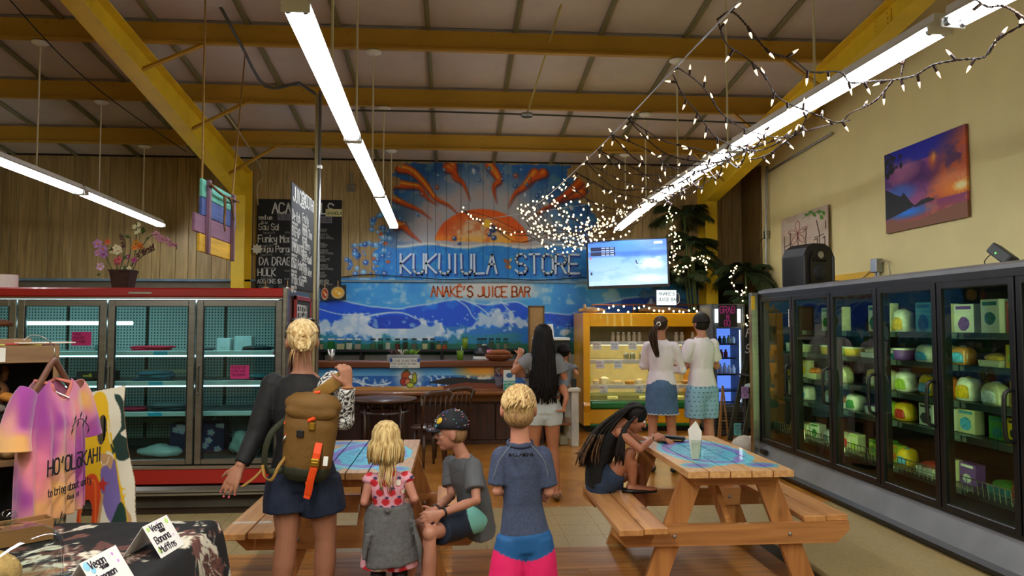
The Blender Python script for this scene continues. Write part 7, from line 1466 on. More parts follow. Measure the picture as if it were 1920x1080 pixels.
def cake_table():
    x0, x1, y0, y1, z = -2.05, -1.06, 1.7, 3.48, .75
    t = thing('cloth_covered_table', 'table covered by a black floral cloth in the lower left corner', 'table'); MB().span((x0+.02, y0+.02, z-.04), (x1-.02, y1-.02, z-.012)).obj('table_top', MWOOD, t)
    for x in (x0+.1, x1-.12):
        for y in (y0+.1, y1-.12): MB().span((x-.02, y-.02, 0), (x+.02, y+.02, z-.04)).obj('leg', GREY, t)
    # cloth: plan grid mapped over the edges, falling with flare and folds
    cols = []; vs = []; nx, ny = 300, 350; ext = .62
    us = np.linspace(x0-ext, x1+ext, nx); ws = np.linspace(y0-ext, y1+ext, ny)
    for w_ in ws:
        for u in us:
            ox = max(0, u-x1)-max(0, x0-u); oy = max(0, w_-y1)-max(0, y0-w_); d = math.hypot(ox, oy); cx, cy = min(max(u, x0), x1), min(max(w_, y0), y1)
            if d < 1e-6: vs.append((u, w_, z+.0015*math.sin(u*31)*math.sin(w_*23)))
            else:
                a = math.atan2(oy, ox); s_ = (w_ if abs(ox) > abs(oy) else u); fo = .022*math.sin(s_*15)*min(1, d/.3); dd = min(d, .62); fl = .03*(1-math.exp(-d/.03))+dd*.12+fo; zz = z-dd*.985+.0
                if d < .03: zz = z-d*.6
                vs.append((cx+math.cos(a)*fl, cy+math.sin(a)*fl, max(.03, zz)))
    fs = [(i*nx+j, i*nx+j+1, (i+1)*nx+j+1, (i+1)*nx+j) for i in range(ny-1) for j in range(nx-1)]
    cv = Canvas(x0-ext, y0-ext, x1+ext, y1+ext, 760, '#08080a'); rr = random.Random(12)
    def leaf(x, y, s_, a, c_):
        pts = []
        for k in range(14): b_ = 2*PI*k/14; r_ = s_*(1+.28*math.cos(3*b_)+.1*math.cos(7*b_)); pts.append((x+r_*math.cos(b_)*math.cos(a)*1.3-r_*math.sin(b_)*math.sin(a)*.7, y+r_*math.cos(b_)*math.sin(a)*1.3+r_*math.sin(b_)*math.cos(a)*.7))
        cv.poly(pts, c_); cv.line([(x-s_*math.cos(a), y-s_*math.sin(a)), (x+s_*math.cos(a), y+s_*math.sin(a))], .004, '#1a1414', .3)
    for k in range(85):
        x, y = rr.uniform(x0-ext, x1+ext), rr.uniform(y0-ext, y1+ext)
        for q in range(5): c_ = rr.choice(('#5c362e', '#6a4238', '#5c362e', '#cfc8b4')); leaf(x+rr.uniform(-.1, .1), y+rr.uniform(-.1, .1), rr.uniform(.03, .062), rr.uniform(0, 6), c_)
        for q in range(6): x2, y2 = x+rr.uniform(-.12, .12), y+rr.uniform(-.12, .12); cv.line([(x, y), (x2, y2)], .004, '#cfc8b4', .3); cv.ell(x2, y2, .012, .009, rr.choice(('#cfc8b4', '#6a463c')), .2)
    X, Y = np.meshgrid(us, ws); rgb, _ = cv.at(X, Y); me = bpy.data.meshes.new('tablecloth'); me.from_pydata(vs, [], fs); me.materials.append(vcol('floral_cloth', rough=.9, bump=.1, bs=25)); me.polygons.foreach_set('use_smooth', [True]*len(me.polygons)); colour(me, rgb.reshape(-1, 3)); o = link('tablecloth', me); tag(o, 'black tablecloth printed with brown and cream leaves, lower left', 'tablecloth')
    # tent cards
    CARD = mat('white_card', '#e4e2de', .7)
    def card(ya, yb, xc, h, lines, label, dots):
        t = thing('tent_card', label, 'sign', (xc, ya, z+.003), -.12); L = yb-ya
        MB().prism([(0, h), (.075, 0), (.0735, 0), (0, h-.0025), (-.0735, 0), (-.075, 0)], (0, 0, 0), (1, 0, 0), (0, 0, 1), (0, L, 0)).obj('card', CARD, t)
        n = V((h, 0, .075)).normalized(); dn = V((.075, 0, -h)).normalized()
        lettering('lettering', lines, V((0, L*.0, h))+n*.001, (0, 1, 0), -dn, n, mat('purple_black_ink', '#1d1024', .6), t, width=.0032, jit=.02)
        for i, (u, v_, r_, c_) in enumerate(dots): p = V((0, 0, h))+V((0, u, 0))+dn*v_+n*.0005; MB().ell(p, (.001, r_, r_), 8, 5, (0, -math.atan2(.075, h)+0, 0)).obj('painted_dot', mat('dot_'+c_[1:], c_, .6), t)
    D = [(.02, .02, .01, '#b8d878'), (.155, .02, .012, '#b8d878'), (.02, .11, .012, '#b8d878'), (.09, .01, .005, '#d8a8e0'), (.15, .08, .005, '#d8a8e0')]
    card(2.93, 3.11, -1.155, .115, [('Vegan', .035, -.035, .026), ('$ 3.00', .08, -.05, .009), ('Banana', .022, -.083, .027), ('Muffins', .02, -.122, .026)], 'white tent card lettered for vegan banana muffins on the floral cloth', D)
    card(2.5, 2.7, -1.175, .115, [('Vegan', .03, -.035, .026), ('$ 3.00', .08, -.05, .009), ('Cinnamon', .02, -.083, .023), ('Rolls', .04, -.122, .024)], 'white tent card nearest the glass dome, cut by the bottom edge', [(.02, .02, .016, '#8cc8e0'), (.04, .04, .012, '#8cc8e0'), (.17, .05, .006, '#c890d8'), (.16, .02, .006, '#c890d8'), (.1, .12, .006, '#c890d8')])
    # glass dome with cake
    c = V((-1.45, 2.6, z+.002)); t = thing('cake_dome', 'clear glass cake dome with a knob at the lower left corner', 'cake dome', c); GD = glass('dome_glass', '#e9efec', 1, 0, 1.5)
    r_ = .165; ks = .025
    prof = [(r_, 0), (r_+.004, .004), (r_-.003, .012), (r_-.004, .08)]+[(.045+(r_-.049)*math.cos(a), .1+.085*math.sin(a)) for a in np.linspace(0, PI/2, 12)]+[(.01, .187)]
    MB().lathe((0, 0, ks), prof, 48, cap=False).obj('dome', GD, t, True); MB().ell((0, 0, ks+.217), (.027, .027, .024), 20, 12).obj('knob', GD, t, True); MB().lathe((0, 0, ks), [(.01, .187), (.012, .2)], 16, cap=False).obj('neck', GD, t, True)
    MB().lathe((0, 0, 0), [(.1, 0), (.185, .008), (.19, .016), (.186, .024), (.0, .02)], 44, cap=False).obj('plate', GD, t, True)
    crumb = mat('brown_crumble_top', '#5a3214', .8, var=.4, vs=40, bump=1, bs=60); k = crumple('coffee_cake', (c.x-.045, c.y+.0, c.z+.024), (.17, .15, .13), mat('cake_crumb', '#b08a52', .8, var=.3, vs=30, bump=.8, bs=60), None, .3, 3); tag(k, 'golden coffee cake with brown crumble under the glass dome', 'cake')
    crumple('crumble_top', (c.x-.05, c.y, c.z+.085), (.16, .14, .06), crumb, k, .35, 8)
    t = thing('paper_plate', 'white paper plate between the dome and the front tent card', 'plate', (-1.2, 2.43, z+.004)); t.location = (-1.3, 2.36, z+.004); MB().lathe((0, 0, 0), [(0, 0), (.08, .0), (.115, .012), (.115, .014), (.08, .003), (0, .003)], 32, cap=False).obj('plate', WHITE, t, True)
    KR = mat('kraft_board', '#8a5f34', .7, var=.06); t = thing('cardboard_tray', 'long brown cardboard tray behind the glass dome', 'tray', (-1.83, 3.08, z+.004), .75); L, W_, h = .62, .1, .085
    L=.5
    MB().span((-L/2, -W_/2, 0), (L/2, W_/2, .004)).obj('tray_base', KR, t)
    for a_, b_ in (((-L/2, -W_/2), (L/2, -W_/2+.005)), ((-L/2, W_/2-.005), (L/2, W_/2)), ((-L/2, -W_/2), (-L/2+.005, W_/2)), ((L/2-.005, -W_/2), (L/2, W_/2))): MB().span((a_[0], a_[1], 0), (b_[0], b_[1], h)).obj('tray_wall', KR, t)
    # flower pot on the cooler
    p = P(231, 540, 7.25); t = thing('flower_basket', 'brown basket of mixed silk orchids and flowers on the red cooler', 'flower arrangement', (p.x, 7.25, 1.957)); bw = .105
    MB().lathe((0, 0, 0), [(.1, 0), (.13, .16), (.137, .165), (.137, .18), (.125, .18), (.1, .03)], 4, cap=False).obj('basket', mat('basket_brown', '#3a2414', .8, bump=1, bs=90, var=.3, vs=30), t).rotation_euler = (0, 0, PI/4)
    rr = random.Random(31)
    def flower(name, c_, r_, col, cen, n=5, tilt=0):
        mb = MB(); c_ = V(c_); fx = V((0, -1, .15)).normalized(); s2 = fx.cross(V((0, 0, 1))).normalized(); u2 = s2.cross(fx)
        for k in range(n): a = 2*PI*k/n+tilt; d = s2*math.cos(a)+u2*math.sin(a); e = -s2*math.sin(a)+u2*math.cos(a); mb.add([c_, c_+d*r_*.6+e*r_*.42+fx*.005, c_+d*r_*1.05+fx*.012, c_+d*r_*.6-e*r_*.42+fx*.005], [(0, 1, 2, 3)])
        o = mb.obj(name, mat('petal_'+col[1:], col, .6, var=.15, vs=40), t, fix=False); MB().ell(c_+fx*.01, (r_*.22,)*3, 8, 6).obj('flower_centre', mat('petal_'+cen[1:], cen, .6), o, True)
    s_ = 7.25/FPX
    F = lambda px, py: ((px-231)*s_, rr.uniform(-.06, .02), (540-py)*s_)
    ST = mat('stem_green', '#3c4a22', .6)
    for px, py, r_, col, cen in ((190, 459, 9, '#b07ab8', '#e0a020'), (197, 468, 9, '#b486bc', '#d87820'), (190, 475, 7, '#b888c0', '#e08a20'), (200, 478, 8, '#a870b0', '#8a3a78'), (195, 500, 8, '#c8a8c8', '#e08a20'), (203, 455, 6, '#d8683c', '#c04a20'), (214, 470, 8, '#e0d8a8', '#c85a28'), (223, 470, 9, '#e4dcb4', '#e0a030'), (222, 466, 7, '#e6e0c0', '#d8c060'), (219, 490, 8, '#b84858', '#a02838'), (226, 487, 7, '#c85a60', '#a02838'), (240, 482, 5, '#a83a80', '#e8c8d8'), (253, 488, 6, '#a83a80', '#7a2858'), (253, 455, 6, '#e09020', '#e8b830'), (258, 461, 7, '#e07818', '#d85a10'), (252, 465, 6, '#e88a1c', '#e0501c'), (255, 422, 5, '#e6e2b4', '#d8d090'), (253, 428, 5, '#e2deac', '#d8d090'), (256, 433, 5, '#e6e2b4', '#d8d090'), (255, 438, 4, '#e6e2b4', '#d8d090'), (287, 440, 8, '#c892a0', '#b87888'), (294, 446, 8, '#c48a9a', '#a86a80'), (301, 450, 7, '#c08494', '#a86a80'), (308, 451, 7, '#c890a0', '#a86a80'), (313, 458, 6, '#b87a8c', '#a86a80'), (320, 459, 5, '#b87a8c', '#8a3a60'), (229, 504, 5, '#e6e2c0', '#d0a030'), (244, 503, 5, '#e0d8b0', '#d0a030')):
        f = F(px, py); flower('flower', f, r_*s_, col, cen, 5, rr.uniform(0, 1))
    for P0 in ([(215, 510), (205, 490), (195, 465)], [(225, 510), (222, 490), (222, 470)], [(240, 510), (250, 480), (256, 420)], [(243, 510), (262, 460), (285, 440), (318, 458), (326, 467)], [(236, 510), (242, 470), (243, 446)], [(245, 510), (258, 485), (290, 468)], [(228, 510), (232, 460), (228, 440)]): MB().tube(smooth_path([F(*a) for a in P0], 4), .004, 5).obj('stem', ST, t, True)
    for px, py, dx, dy in ((195, 512, -8, 4), (217, 505, 2, 14), (235, 495, 0, 16), (262, 440, 5, -14), (206, 470, 12, -6), (243, 446, -8, -2), (240, 478, -6, 10), (268, 450, 8, -6)):
        a = V(F(px, py)); b_ = V(F(px+dx, py+dy)); m_ = (a+b_)/2; sd = (b_-a).cross(V((0, 1, 0))).normalized()*(b_-a).length*.28; MB().add([a, m_+sd, b_, m_-sd], [(0, 1, 2, 3)]).obj('leaf', mat('leaf_green', '#3f5a22', .5, var=.3, vs=20), t, fix=False)
    mb = MB()
    for k in range(60): u = rr.random(); q = V(F(256+u*30, 478-u*16+rr.uniform(-4, 4))); mb.ell(q, (.007, .007, .01), 5, 4)
    for k in range(26): u = rr.random(); q = V(F(226+u*6, 440+u*26+rr.uniform(-2, 2))); mb.ell(q, (.007, .007, .009), 5, 4)
    stuff(mb.obj('dried_buds', mat('dried_bud', '#5c3a2c', .8), t))
cake_table()
# ================================================================== people
def skin(c='#c98f74', n='skin'):
    return mat(n, c, .5, var=.06, vs=12, bump=.05, bs=200)
def hand(mb, w_, d, n, s=1.0, curl=.5, spread=.12, flip=1):
    """palm, four unequal bent fingers and a thumb; d along the fingers, n the way the palm faces"""
    w_ = V(w_); d = V(d).normalized(); n = V(n); n = (n-d*n.dot(d)).normalized(); sd = d.cross(n)*flip
    mb.tube([w_-d*.02*s, w_+d*.015*s, w_+d*.05*s, w_+d*.088*s], [(.025*s, .018*s), (.03*s, .017*s), (.04*s, .015*s), (.038*s, .011*s)], 12, side=sd)
    tips = []
    for i, (l, o) in enumerate(((.068, .031), (.078, .0105), (.073, -.0105), (.056, -.031))):
        p = w_+d*(.08-.004*abs(i-1.4))*s+sd*o*s; a = (d+sd*o*spread/.03).normalized(); pts = [p-a*.02*s, p]; th = 0
        for f in (.45, .3, .25): th += curl*(.8 if f == .45 else 1); p = p+(a*math.cos(th)+n*math.sin(th))*l*f*s; pts.append(p)
        mb.tube(pts, [.0095*s, .0095*s, .0088*s, .008*s, .0062*s], 8); mb.ell(pts[-1], (.0066*s,)*3, 8, 6); tips.append(pts[-1])
    p = w_+d*.022*s+sd*.028*s; a = (d*.65+sd*.7+n*.3).normalized(); q = p+a*.04*s; r_ = q+(a*.8+d*.5+n*curl*.5).normalized()*.03*s
    mb.tube([p-a*.02*s, p, q, r_], [.014*s, .013*s, .0105*s, .008*s], 8); mb.ell(r_, (.008*s,)*3, 8, 6); return tips
def figure(label, J, k=1.0, hk=1.0, girth=1.0, fd=(0, 1, 0), up=(0, 0, 1), skn=None, vox=.008, hands=None, feet=True, name='person', root=None, cat='person', group=None, thick=1.0, bare_feet=True):
    """J: joints in room metres; returns the thing and a dict for dressing it"""
    J = {a: V(b) for a, b in J.items()}; base = V(root) if root is not None else V((J['pelvis'].x, J['pelvis'].y, 0))
    t = thing(name, label, cat, base); fd = V(fd).normalized(); up = V(up).normalized(); up = (up-fd*up.dot(fd)).normalized(); rt = fd.cross(up)
    HM = Matrix((rt, fd, up)).transposed(); g = girth*k; mb = MB(); c = J['head']; h = hk
    sh = (J['sr']-J['sl']).normalized(); hp = (J['hr']-J['hl']).normalized()
    # torso
    w2 = (J['sr']-J['sl']).length/2; h2 = (J['hr']-J['hl']).length/2
    tor = [J['pelvis']-(J['waist']-J['pelvis']).normalized()*.07*k, J['pelvis'], J['waist'], J['chest'], J['chest'].lerp(J['neck'], .62), J['neck'], J['neck']+(c-J['neck'])*.3]
    rad = [(h2+.055*g, .085*g), (h2+.075*g, .1*g), (h2+.035*g, .078*g), (w2*.86, .1*g), (w2*.92, .075*g), (.056*g, .052*g), (.046*k, .046*k)]
    sides = [hp, hp, (hp+sh).normalized(), sh, sh, sh, sh]; mb.tube(tor, rad, 18, side=sides)
    nk = [J['neck']-(c-J['neck']).normalized()*.03, J['neck'].lerp(c, .45), c-up*.03*h]; mb.tube(nk, [.055*k, .047*k*thick, .05*h*thick], 14)
    for s_ in 'lr':
        S, E, W_ = J['s'+s_], J['e'+s_], J['w'+s_]; mb.ell(S, (.052*g, .052*g, .05*g), 12, 8)
        mb.tube([S, S.lerp(E, .35), E, E.lerp(W_, .3), W_], [.045*g, .043*g, .036*g, .037*g, .025*g], 12); mb.ell(E, (.037*g,)*3, 10, 8)
        Hh, K, A = J['h'+s_], J['k'+s_], J['a'+s_]; mb.ell(Hh, (.085*g,)*3, 12, 8); mb.tube([Hh, Hh.lerp(K, .4), K, K.lerp(A, .3), K.lerp(A, .65), A], [.088*g, .08*g, .055*g, .058*g, .045*g, .034*g], 14); mb.ell(K, (.056*g,)*3, 10, 8)
        if feet:
            td = V(J.get('t'+s_, (0, 1, 0))); td.z = 0; td.normalize(); f = A+V((0, 0, -.03*k)); f = V((A.x, A.y, A.z-.035*k)); mb.tube([f-td*.05*k, f, f+td*.08*k, f+td*.15*k, f+td*.19*k], [(.028*k, .03*k), (.034*k, .036*k), (.042*k, .026*k), (.045*k, .016*k), (.03*k, .01*k)], 12, side=td.cross(V((0, 0, 1))))
    # head with face
    E_ = lambda p, r, rot=None: mb.ell(c+HM @ (V(p)*h), V(r)*h, 18, 12, HM @ (Euler(rot).to_matrix() if rot else Matrix.Identity(3)))
    E_((0, -.008, .018), (.074, .092, .088)); E_((0, .022, -.03), (.06, .065, .075)); E_((0, .045, -.088), (.03, .032, .022)); E_((0, .02, -.06), (.052, .055, .04))
    mb.tube([c+HM @ (V((0, .084, .012))*h), c+HM @ (V((0, .1, -.018))*h), c+HM @ (V((0, .104, -.03))*h)], [.008*h, .012*h, .014*h], 8)
    E_((0, .078, .03), (.05, .014, .01)); E_((.03, .066, -.02), (.022, .02, .02)); E_((-.03, .066, -.02), (.022, .02, .02)); E_((0, .083, -.056), (.022, .01, .006)); E_((0, .082, -.067), (.018, .01, .007))
    for s_ in (-1, 1): E_((s_*.077, -.004, -.008), (.01, .022, .034), (0, 0, s_*.35))
    tips = {}
    for s_, spec in (hands or {}).items(): tips[s_] = hand(mb, J['w'+s_], *spec)
    for i in range(len(mb.v)): mb.v[i] = tuple(V(mb.v[i])-base)
    me = remesh(mb, vox, 2); me.materials.append(skn or skin()); b = link('body', me, t)
    # eyes, brows, lips
    for s_ in (-1, 1):
        MB().ell(c-base+HM @ (V((s_*.031, .0735, .008))*h), (.0125*h,)*3, 12, 8).obj('eye', mat('eye_white', '#dcd6cc', .2), t, True); MB().ell(c-base+HM @ (V((s_*.031, .083, .008))*h), V((.006, .004, .006))*h, 8, 6, HM).obj('iris', mat('iris_dark', '#2c2018', .2), t, True)
        MB().tube([c-base+HM @ (V(p)*h) for p in ((s_*.015, .092, .03), (s_*.032, .09, .036), (s_*.05, .076, .028))], .0035*h, 6).obj('eyebrow', mat('brow_brown', '#5a4028', .8), t, True)
    MB().tube([c-base+HM @ (V(p)*h) for p in ((-.02, .088, -.061), (0, .0945, -.06), (.02, .088, -.061))], [.003*h, .0055*h, .003*h], 8).obj('lips', mat('lip_rose', '#a04a44', .45), t, True)
    return dict(t=t, J=J, base=base, HM=HM, c=c, h=h, g=g, k=k, sh=sh, hp=hp, w2=w2, h2=h2, tor=tor, rad=rad, sides=sides, tips=tips)
def shell(f, name, mb, m, vox=.009, colfn=None, sm=2, wr=.0):
    b = f['base']
    for i in range(len(mb.v)): mb.v[i] = tuple(V(mb.v[i])-b)
    me = remesh(mb, vox, sm)
    if wr:
        a = coords(me); n = np.array([noise.noise(V((p[0]*13, p[1]*13, p[2]*7)))+.5*noise.noise(V((p[0]*29, p[1]*29, p[2]*13))) for p in a]); nn = np.empty(len(a)*3, dtype=np.float32); me.vertices.foreach_get('normal', nn); setco(me, a+nn.reshape(-1, 3)*(n*wr)[:, None])
    me.materials.append(m)
    if colfn: colour(me, colfn(coords(me)+np.array(b)))
    return link(name, me, f['t'])
def top(f, m, name='shirt', off=.014, sl=1.0, sr=1.0, hem=0.0, loose=0.0, vox=.009, colfn=None, wr=.004, strap=False, neck=True):
    """torso and sleeves; sl / sr = how far down each arm; hem = metres below the pelvis"""
    J, g = f['J'], f['g']; mb = MB(); T = f['tor']; Rd = f['rad']; dn = (J['pelvis']-J['waist']).normalized()
    p = [J['pelvis']+dn*hem, J['waist'], J['chest'], T[4]]+([J['neck']-(J['neck']-T[4])*.12] if neck else []); r = [(Rd[1][0]+off+loose, Rd[1][1]+off+loose), (Rd[2][0]+off+loose, Rd[2][1]+off+loose), (Rd[3][0]+off+.004, Rd[3][1]+off), (Rd[4][0]+off*.6, Rd[4][1]+off)]+([(.064*g, .062*g)] if neck else [])
    mb.tube(p, r, 22, side=[f['hp'], f['sides'][2], f['sh'], f['sh'], f['sh']][:len(p)])
    for s_, fr in (('l', sl), ('r', sr)):
        S, E, W_ = J['s'+s_], J['e'+s_], J['w'+s_]
        if fr <= 0: continue
        mb.ell(S, ((.053+off)*g,)*3, 14, 10); q = off*1.05+loose*.25
        if fr <= 1: mb.tube([S, S.lerp(E, .4*fr), S.lerp(E, fr)], [.05*g+q, .05*g+q, .047*g+q*1.3], 16)
        else: mb.tube([S, S.lerp(E, .4), E, E.lerp(W_, fr-1)], [.05*g+q, .048*g+q, .04*g+q, .03*g+q*.7], 16); mb.ell(E, ((.04*g+q),)*3, 12, 8)
    return shell(f, name, mb, m, vox, colfn, 3, wr)
def shorts(f, m, name='shorts', off=.02, fr=.5, flare=.02, vox=.01, colfn=None, rise=.6, wr=.004, seat=True):
    J, g = f['J'], f['g']; mb = MB(); Rd = f['rad']; up_ = (J['waist']-J['pelvis']).normalized()
    mb.tube([J['pelvis']-up_*.08*f['k'], J['pelvis'], J['pelvis'].lerp(J['waist'], rise)], [(Rd[1][0]+off, Rd[1][1]+off), (Rd[1][0]+off, Rd[1][1]+off), (Rd[2][0]+off*1.2, Rd[2][1]+off*.8)], 22, side=f['hp'])
    if seat: mb.ell((J['hl']+J['hr'])/2-up_*.045*f['k'], ((f['h2']+.05*g), .09*g+off, .09*g), 16, 10)
    for s_ in 'lr':
        Hh, K = J['h'+s_], J['k'+s_]; mb.tube([Hh+(Hh-K)*.06, Hh.lerp(K, fr*.5), Hh.lerp(K, fr)], [.09*g+off, .086*g+off+flare*.5, .07*g+off+flare], 18); 
    return shell(f, name, mb, m, vox, colfn, 3, wr)
def hairs(f, m, n, L, r=.0065, az=(-115, 115), wave=.01, seed=1, tip=.3, name='hair', cap=True, top_=.1, out=.008, gather=None, thin=.0):
    """skull cap plus locks that follow the skull and then hang; az measured from the back of the head"""
    rr = random.Random(seed); c, HM, h, b = f['c'], f['HM'], f['h'], f['base']; mb = MB()
    S = lambda a, e: V((.079*math.sin(a)*math.cos(e), -.008-.097*math.cos(a)*math.cos(e), .022+.092*math.sin(e)))
    for i in range(n):
        a = math.radians(rr.uniform(*az)); pts = []; a0 = rr.uniform(-1, 1)*.5
        for q in range(5): e = PI/2*(.97-q*.26); pts.append(c+HM @ (S(a, e)*(1+out*6+rr.uniform(0, .02))*h))
        if gather is not None: pts = pts[:4]; G = V(gather); pts.append(pts[-1].lerp(G, .55)+(pts[-1]-c).normalized()*.012); pts.append(G)
        else:
            l = L*rr.uniform(.82, 1.06); p = pts[-1]; ph = rr.uniform(0, 6); o_ = (p-c); o_.z = 0; o_.normalize()
            m_ = max(3, int(l/.05))
            for q in range(1, m_+1): u = q/m_; pts.append(p+V((0, 0, -l*u))+o_*(.01*math.sin(u*PI)-thin*u)+V((math.sin(ph+u*l*16)*wave, math.cos(ph+u*l*13)*wave, 0)))
        k_ = len(pts); mb.tube([p-b for p in pts], [r*h*(.5+.5*min(1, j/2))*(1-(1-tip)*max(0, (j-3)/(k_-3))) for j in range(k_)], 5)
    if cap: mb.ell(c-b+HM @ (V((0, -.016, .026))*h), V((.081, .094, .09))*h, 20, 14, HM)
    o = mb.obj(name, m, f['t'], True, fix=False); return o
def hairmat(n, c1, c2, vs=30):
    if n in MC: return MC[n]
    m, nt, b = _new(n); b.inputs['Roughness'].default_value = .6; b.inputs['Specular IOR Level'].default_value = .25; no = N(nt, 'ShaderNodeTexNoise'); no.inputs['Scale'].default_value = 2.5; no.inputs['Detail'].default_value = 5
    nt.links.new(_coords(nt, (vs, vs, vs*.18)), no.inputs['Vector']); rp = N(nt, 'ShaderNodeValToRGB'); e = rp.color_ramp.elements; e[0].position = .36; e[1].position = .64; e[0].color = (*lin(c1), 1); e[1].color = (*lin(c2), 1)
    nt.links.new(no.outputs[0], rp.inputs[0]); nt.links.new(rp.outputs[0], b.inputs['Base Color']); MC[n] = m; return m
def nails(f, s_, col, d, r=.0055):
    for i, p in enumerate(f['tips'][s_]): MB().ell(V(p)-f['base']-V(d)*.0, (r, r, r*1.1), 8, 6).obj('finger_nail', mat('nail_'+col[1:], col, .25), f['t'], True)
def shoes(f, m, name='shoe', up_=.0):
    for s_ in 'lr':
        A = f['J']['a'+s_]-f['base']; td = V(f['J'].get('t'+s_, (0, 1, 0))); td.z = 0; td.normalize(); k = f['k']; z = A.z-.05*k
        MB().tube([V((A.x, A.y, z))-td*.085*k, V((A.x, A.y, z))-td*.03*k, V((A.x, A.y, z))+td*.09*k, V((A.x, A.y, z))+td*.185*k], [(.03*k, .022*k), (.044*k, .026*k+up_), (.05*k, .022*k+up_*.6), (.03*k, .014*k)], 12, side=td.cross(V((0, 0, 1)))).obj(name, m, f['t'], True)
Q = lambda x, y, Y: tuple(P(x, y, Y))

def woman_backpack():
    J = dict(head=Q(567, 640, 4.0), neck=Q(568, 697, 4.0), chest=Q(566, 765, 4.0), waist=Q(566, 825, 4.0), pelvis=Q(567, 885, 4.0), sl=Q(512, 722, 4.02), sr=Q(624, 718, 4.0), el=Q(481, 815, 3.97), wl=Q(449, 876, 3.88), er=Q(645, 788, 3.9), wr=Q(652, 722, 3.84),
             hl=Q(539, 900, 4.0), hr=Q(598, 900, 4.0), kl=Q(538, 1008, 3.98), kr=Q(611, 1008, 4.02), al=(-.90, 4.0, .09), ar=(-.68, 4.06, .09), tl=(-.1, 1, 0), tr=(.1, 1, 0))
    f = figure('woman with a blonde bun, black top and mustard backpack, seen from behind', J, .98, .98, 1.02, fd=(-.2, 1, -.02), skn=skin('#a06c52', 'skin_tanned'), vox=.0065,
               hands={'l': ((-.14, -.1, -.33), (.3, 1, 0), 1.0, .14, .12, -1), 'r': ((-.15, -.0, 1), (-.6, .8, -.1), .95, .75, .1, 1)})
    nails(f, 'l', '#e8607c', (0, 0, 0))
    MB().tube([V(q)-f['base'] for q in [V(J['wl'])+V((-.045, -.036, -.115))+V((.012*math.cos(a), .010*math.sin(a), .004*math.cos(a))) for a in np.linspace(0, 2*PI, 13)]], .0016, 6).obj('ring', STEEL, f['t'], True)
    BT = vcol('patterned_top', rough=.75, bump=.25, bs=30); xs = J['sr'][0]-.05
    def col(p):
        c = np.ones((len(p), 3))*hexa('#07080b'); x, y, z = p[:, 0]*1, p[:, 1], p[:, 2]
        n = np.array([noise.noise(V((q[0]*22, q[1]*22, q[2]*20))) for q in p]); n2 = np.sin(n*22+z*40); m = (x > xs-.02+(z-1.25)*.1)
        c[m & (n2 > .1)] = hexa('#d6d4d0'); c[m & (n2 <= .1)] = hexa('#0b0c10'); return c
    top(f, BT, 'rash_top', .012, 1.9, 1.92, .02, .004, .0065, col, .004)
    NV = mat('navy_shorts', '#0d1a33', .8, bump=.3, bs=25); shorts(f, NV, 'shorts', .016, .54, .035, .008, None, .75, .006)
    H = hairmat('blonde_hair', '#a8834e', '#e6cf9c'); c, HM = f['c'], f['HM']; bun = c+HM @ V((0, -.118, -.005)); hairs(f, H, 150, .0, .006, (-130, 130), gather=bun, seed=4, tip=.6)
    mb = MB(); rr = random.Random(5)
    for i in range(34):
        a, b_ = rr.uniform(0, 2*PI), rr.uniform(.3, 1); q = []
        for s_ in range(9): th = a+s_*.75; q.append(bun-f['base']+HM @ V((.04*b_*math.cos(th), -.012+.022*math.sin(a*3+s_), .045*b_*math.sin(th))))
        mb.tube(q, .0075, 5)
    mb.ell(bun-f['base'], (.038, .035, .042), 12, 8); mb.obj('hair_bun', H, f['t'], True, fix=False)
    mb = MB()
    for i in range(14): x = rr.uniform(-.055, .055); p = c-f['base']+HM @ V((x, -.075, -.04)); mb.tube([p, p+V((x*.2, -.008, -.03)), p+V((x*.4, -.0, -.05-rr.random()*.04))], [.0018, .0014, .0006], 4)
    mb.obj('loose_strands', H, f['t'], True, fix=False)
    B_ = lambda p: c-f['base']+HM @ V(p); g = MB(); 
    for s_ in (-1, 1): g.tube([B_((s_*.087, -.035, .02)), B_((s_*.085, .02, .075)), B_((s_*.07, .045, .1))], .004, 6); g.ell(B_((s_*.035, .05, .112)), (.03, .02, .012), 12, 8, HM)
    g.obj('sunglasses', BLACK, f['t'], True)
    MB().tube([V(J['wr'])-f['base']+V((.028*math.cos(a), .026*math.sin(a), -.012)) for a in np.linspace(0, 2*PI, 17)], .0045, 6).obj('wrist_band', mat('tan_band', '#a8703c', .6), f['t'], True)
    # backpack
    K = mat('mustard_canvas', '#6b4a14', .75, var=.1, vs=5, bump=.35, bs=30); OG = mat('orange_webbing', '#e8480c', .6); DG = mat('dark_green_base', '#23260f', .75); BRS = mat('brass', '#a8842c', .35, metal=.8)
    t = thing('backpack', 'mustard canvas backpack with orange straps on the blonde woman', 'backpack', Q(583, 815, 3.86)); t.rotation_euler = (0, .10, 0); S = 4/FPX
    mb = MB(); mb.tube([(0, -.02, -.20), (0, -.02, -.15), (0, -.025, .05), (0, -.01, .17), (0, .0, .2)], [(.1, .055), (.122, .075), (.135, .09), (.13, .08), (.11, .06)], 24, side=(1, 0, 0)); me = remesh(mb, .01, 6); me.materials.append(K); link('pack_body', me, t)
    mb = MB(); mb.ell((0, -.02, .155), (.145, .1, .062), 24, 14).ell((.0, -.07, .12), (.13, .05, .05), 20, 12); me = remesh(mb, .009, 5); me.materials.append(K); link('lid', me, t)
    mb = MB(); mb.tube([(0, -.02, -.225), (0, -.02, -.19), (0, -.02, -.15)], [(.09, .05), (.118, .072), (.124, .078)], 24, side=(1, 0, 0)); me = remesh(mb, .01, 4); me.materials.append(DG); link('pack_base', me, t)
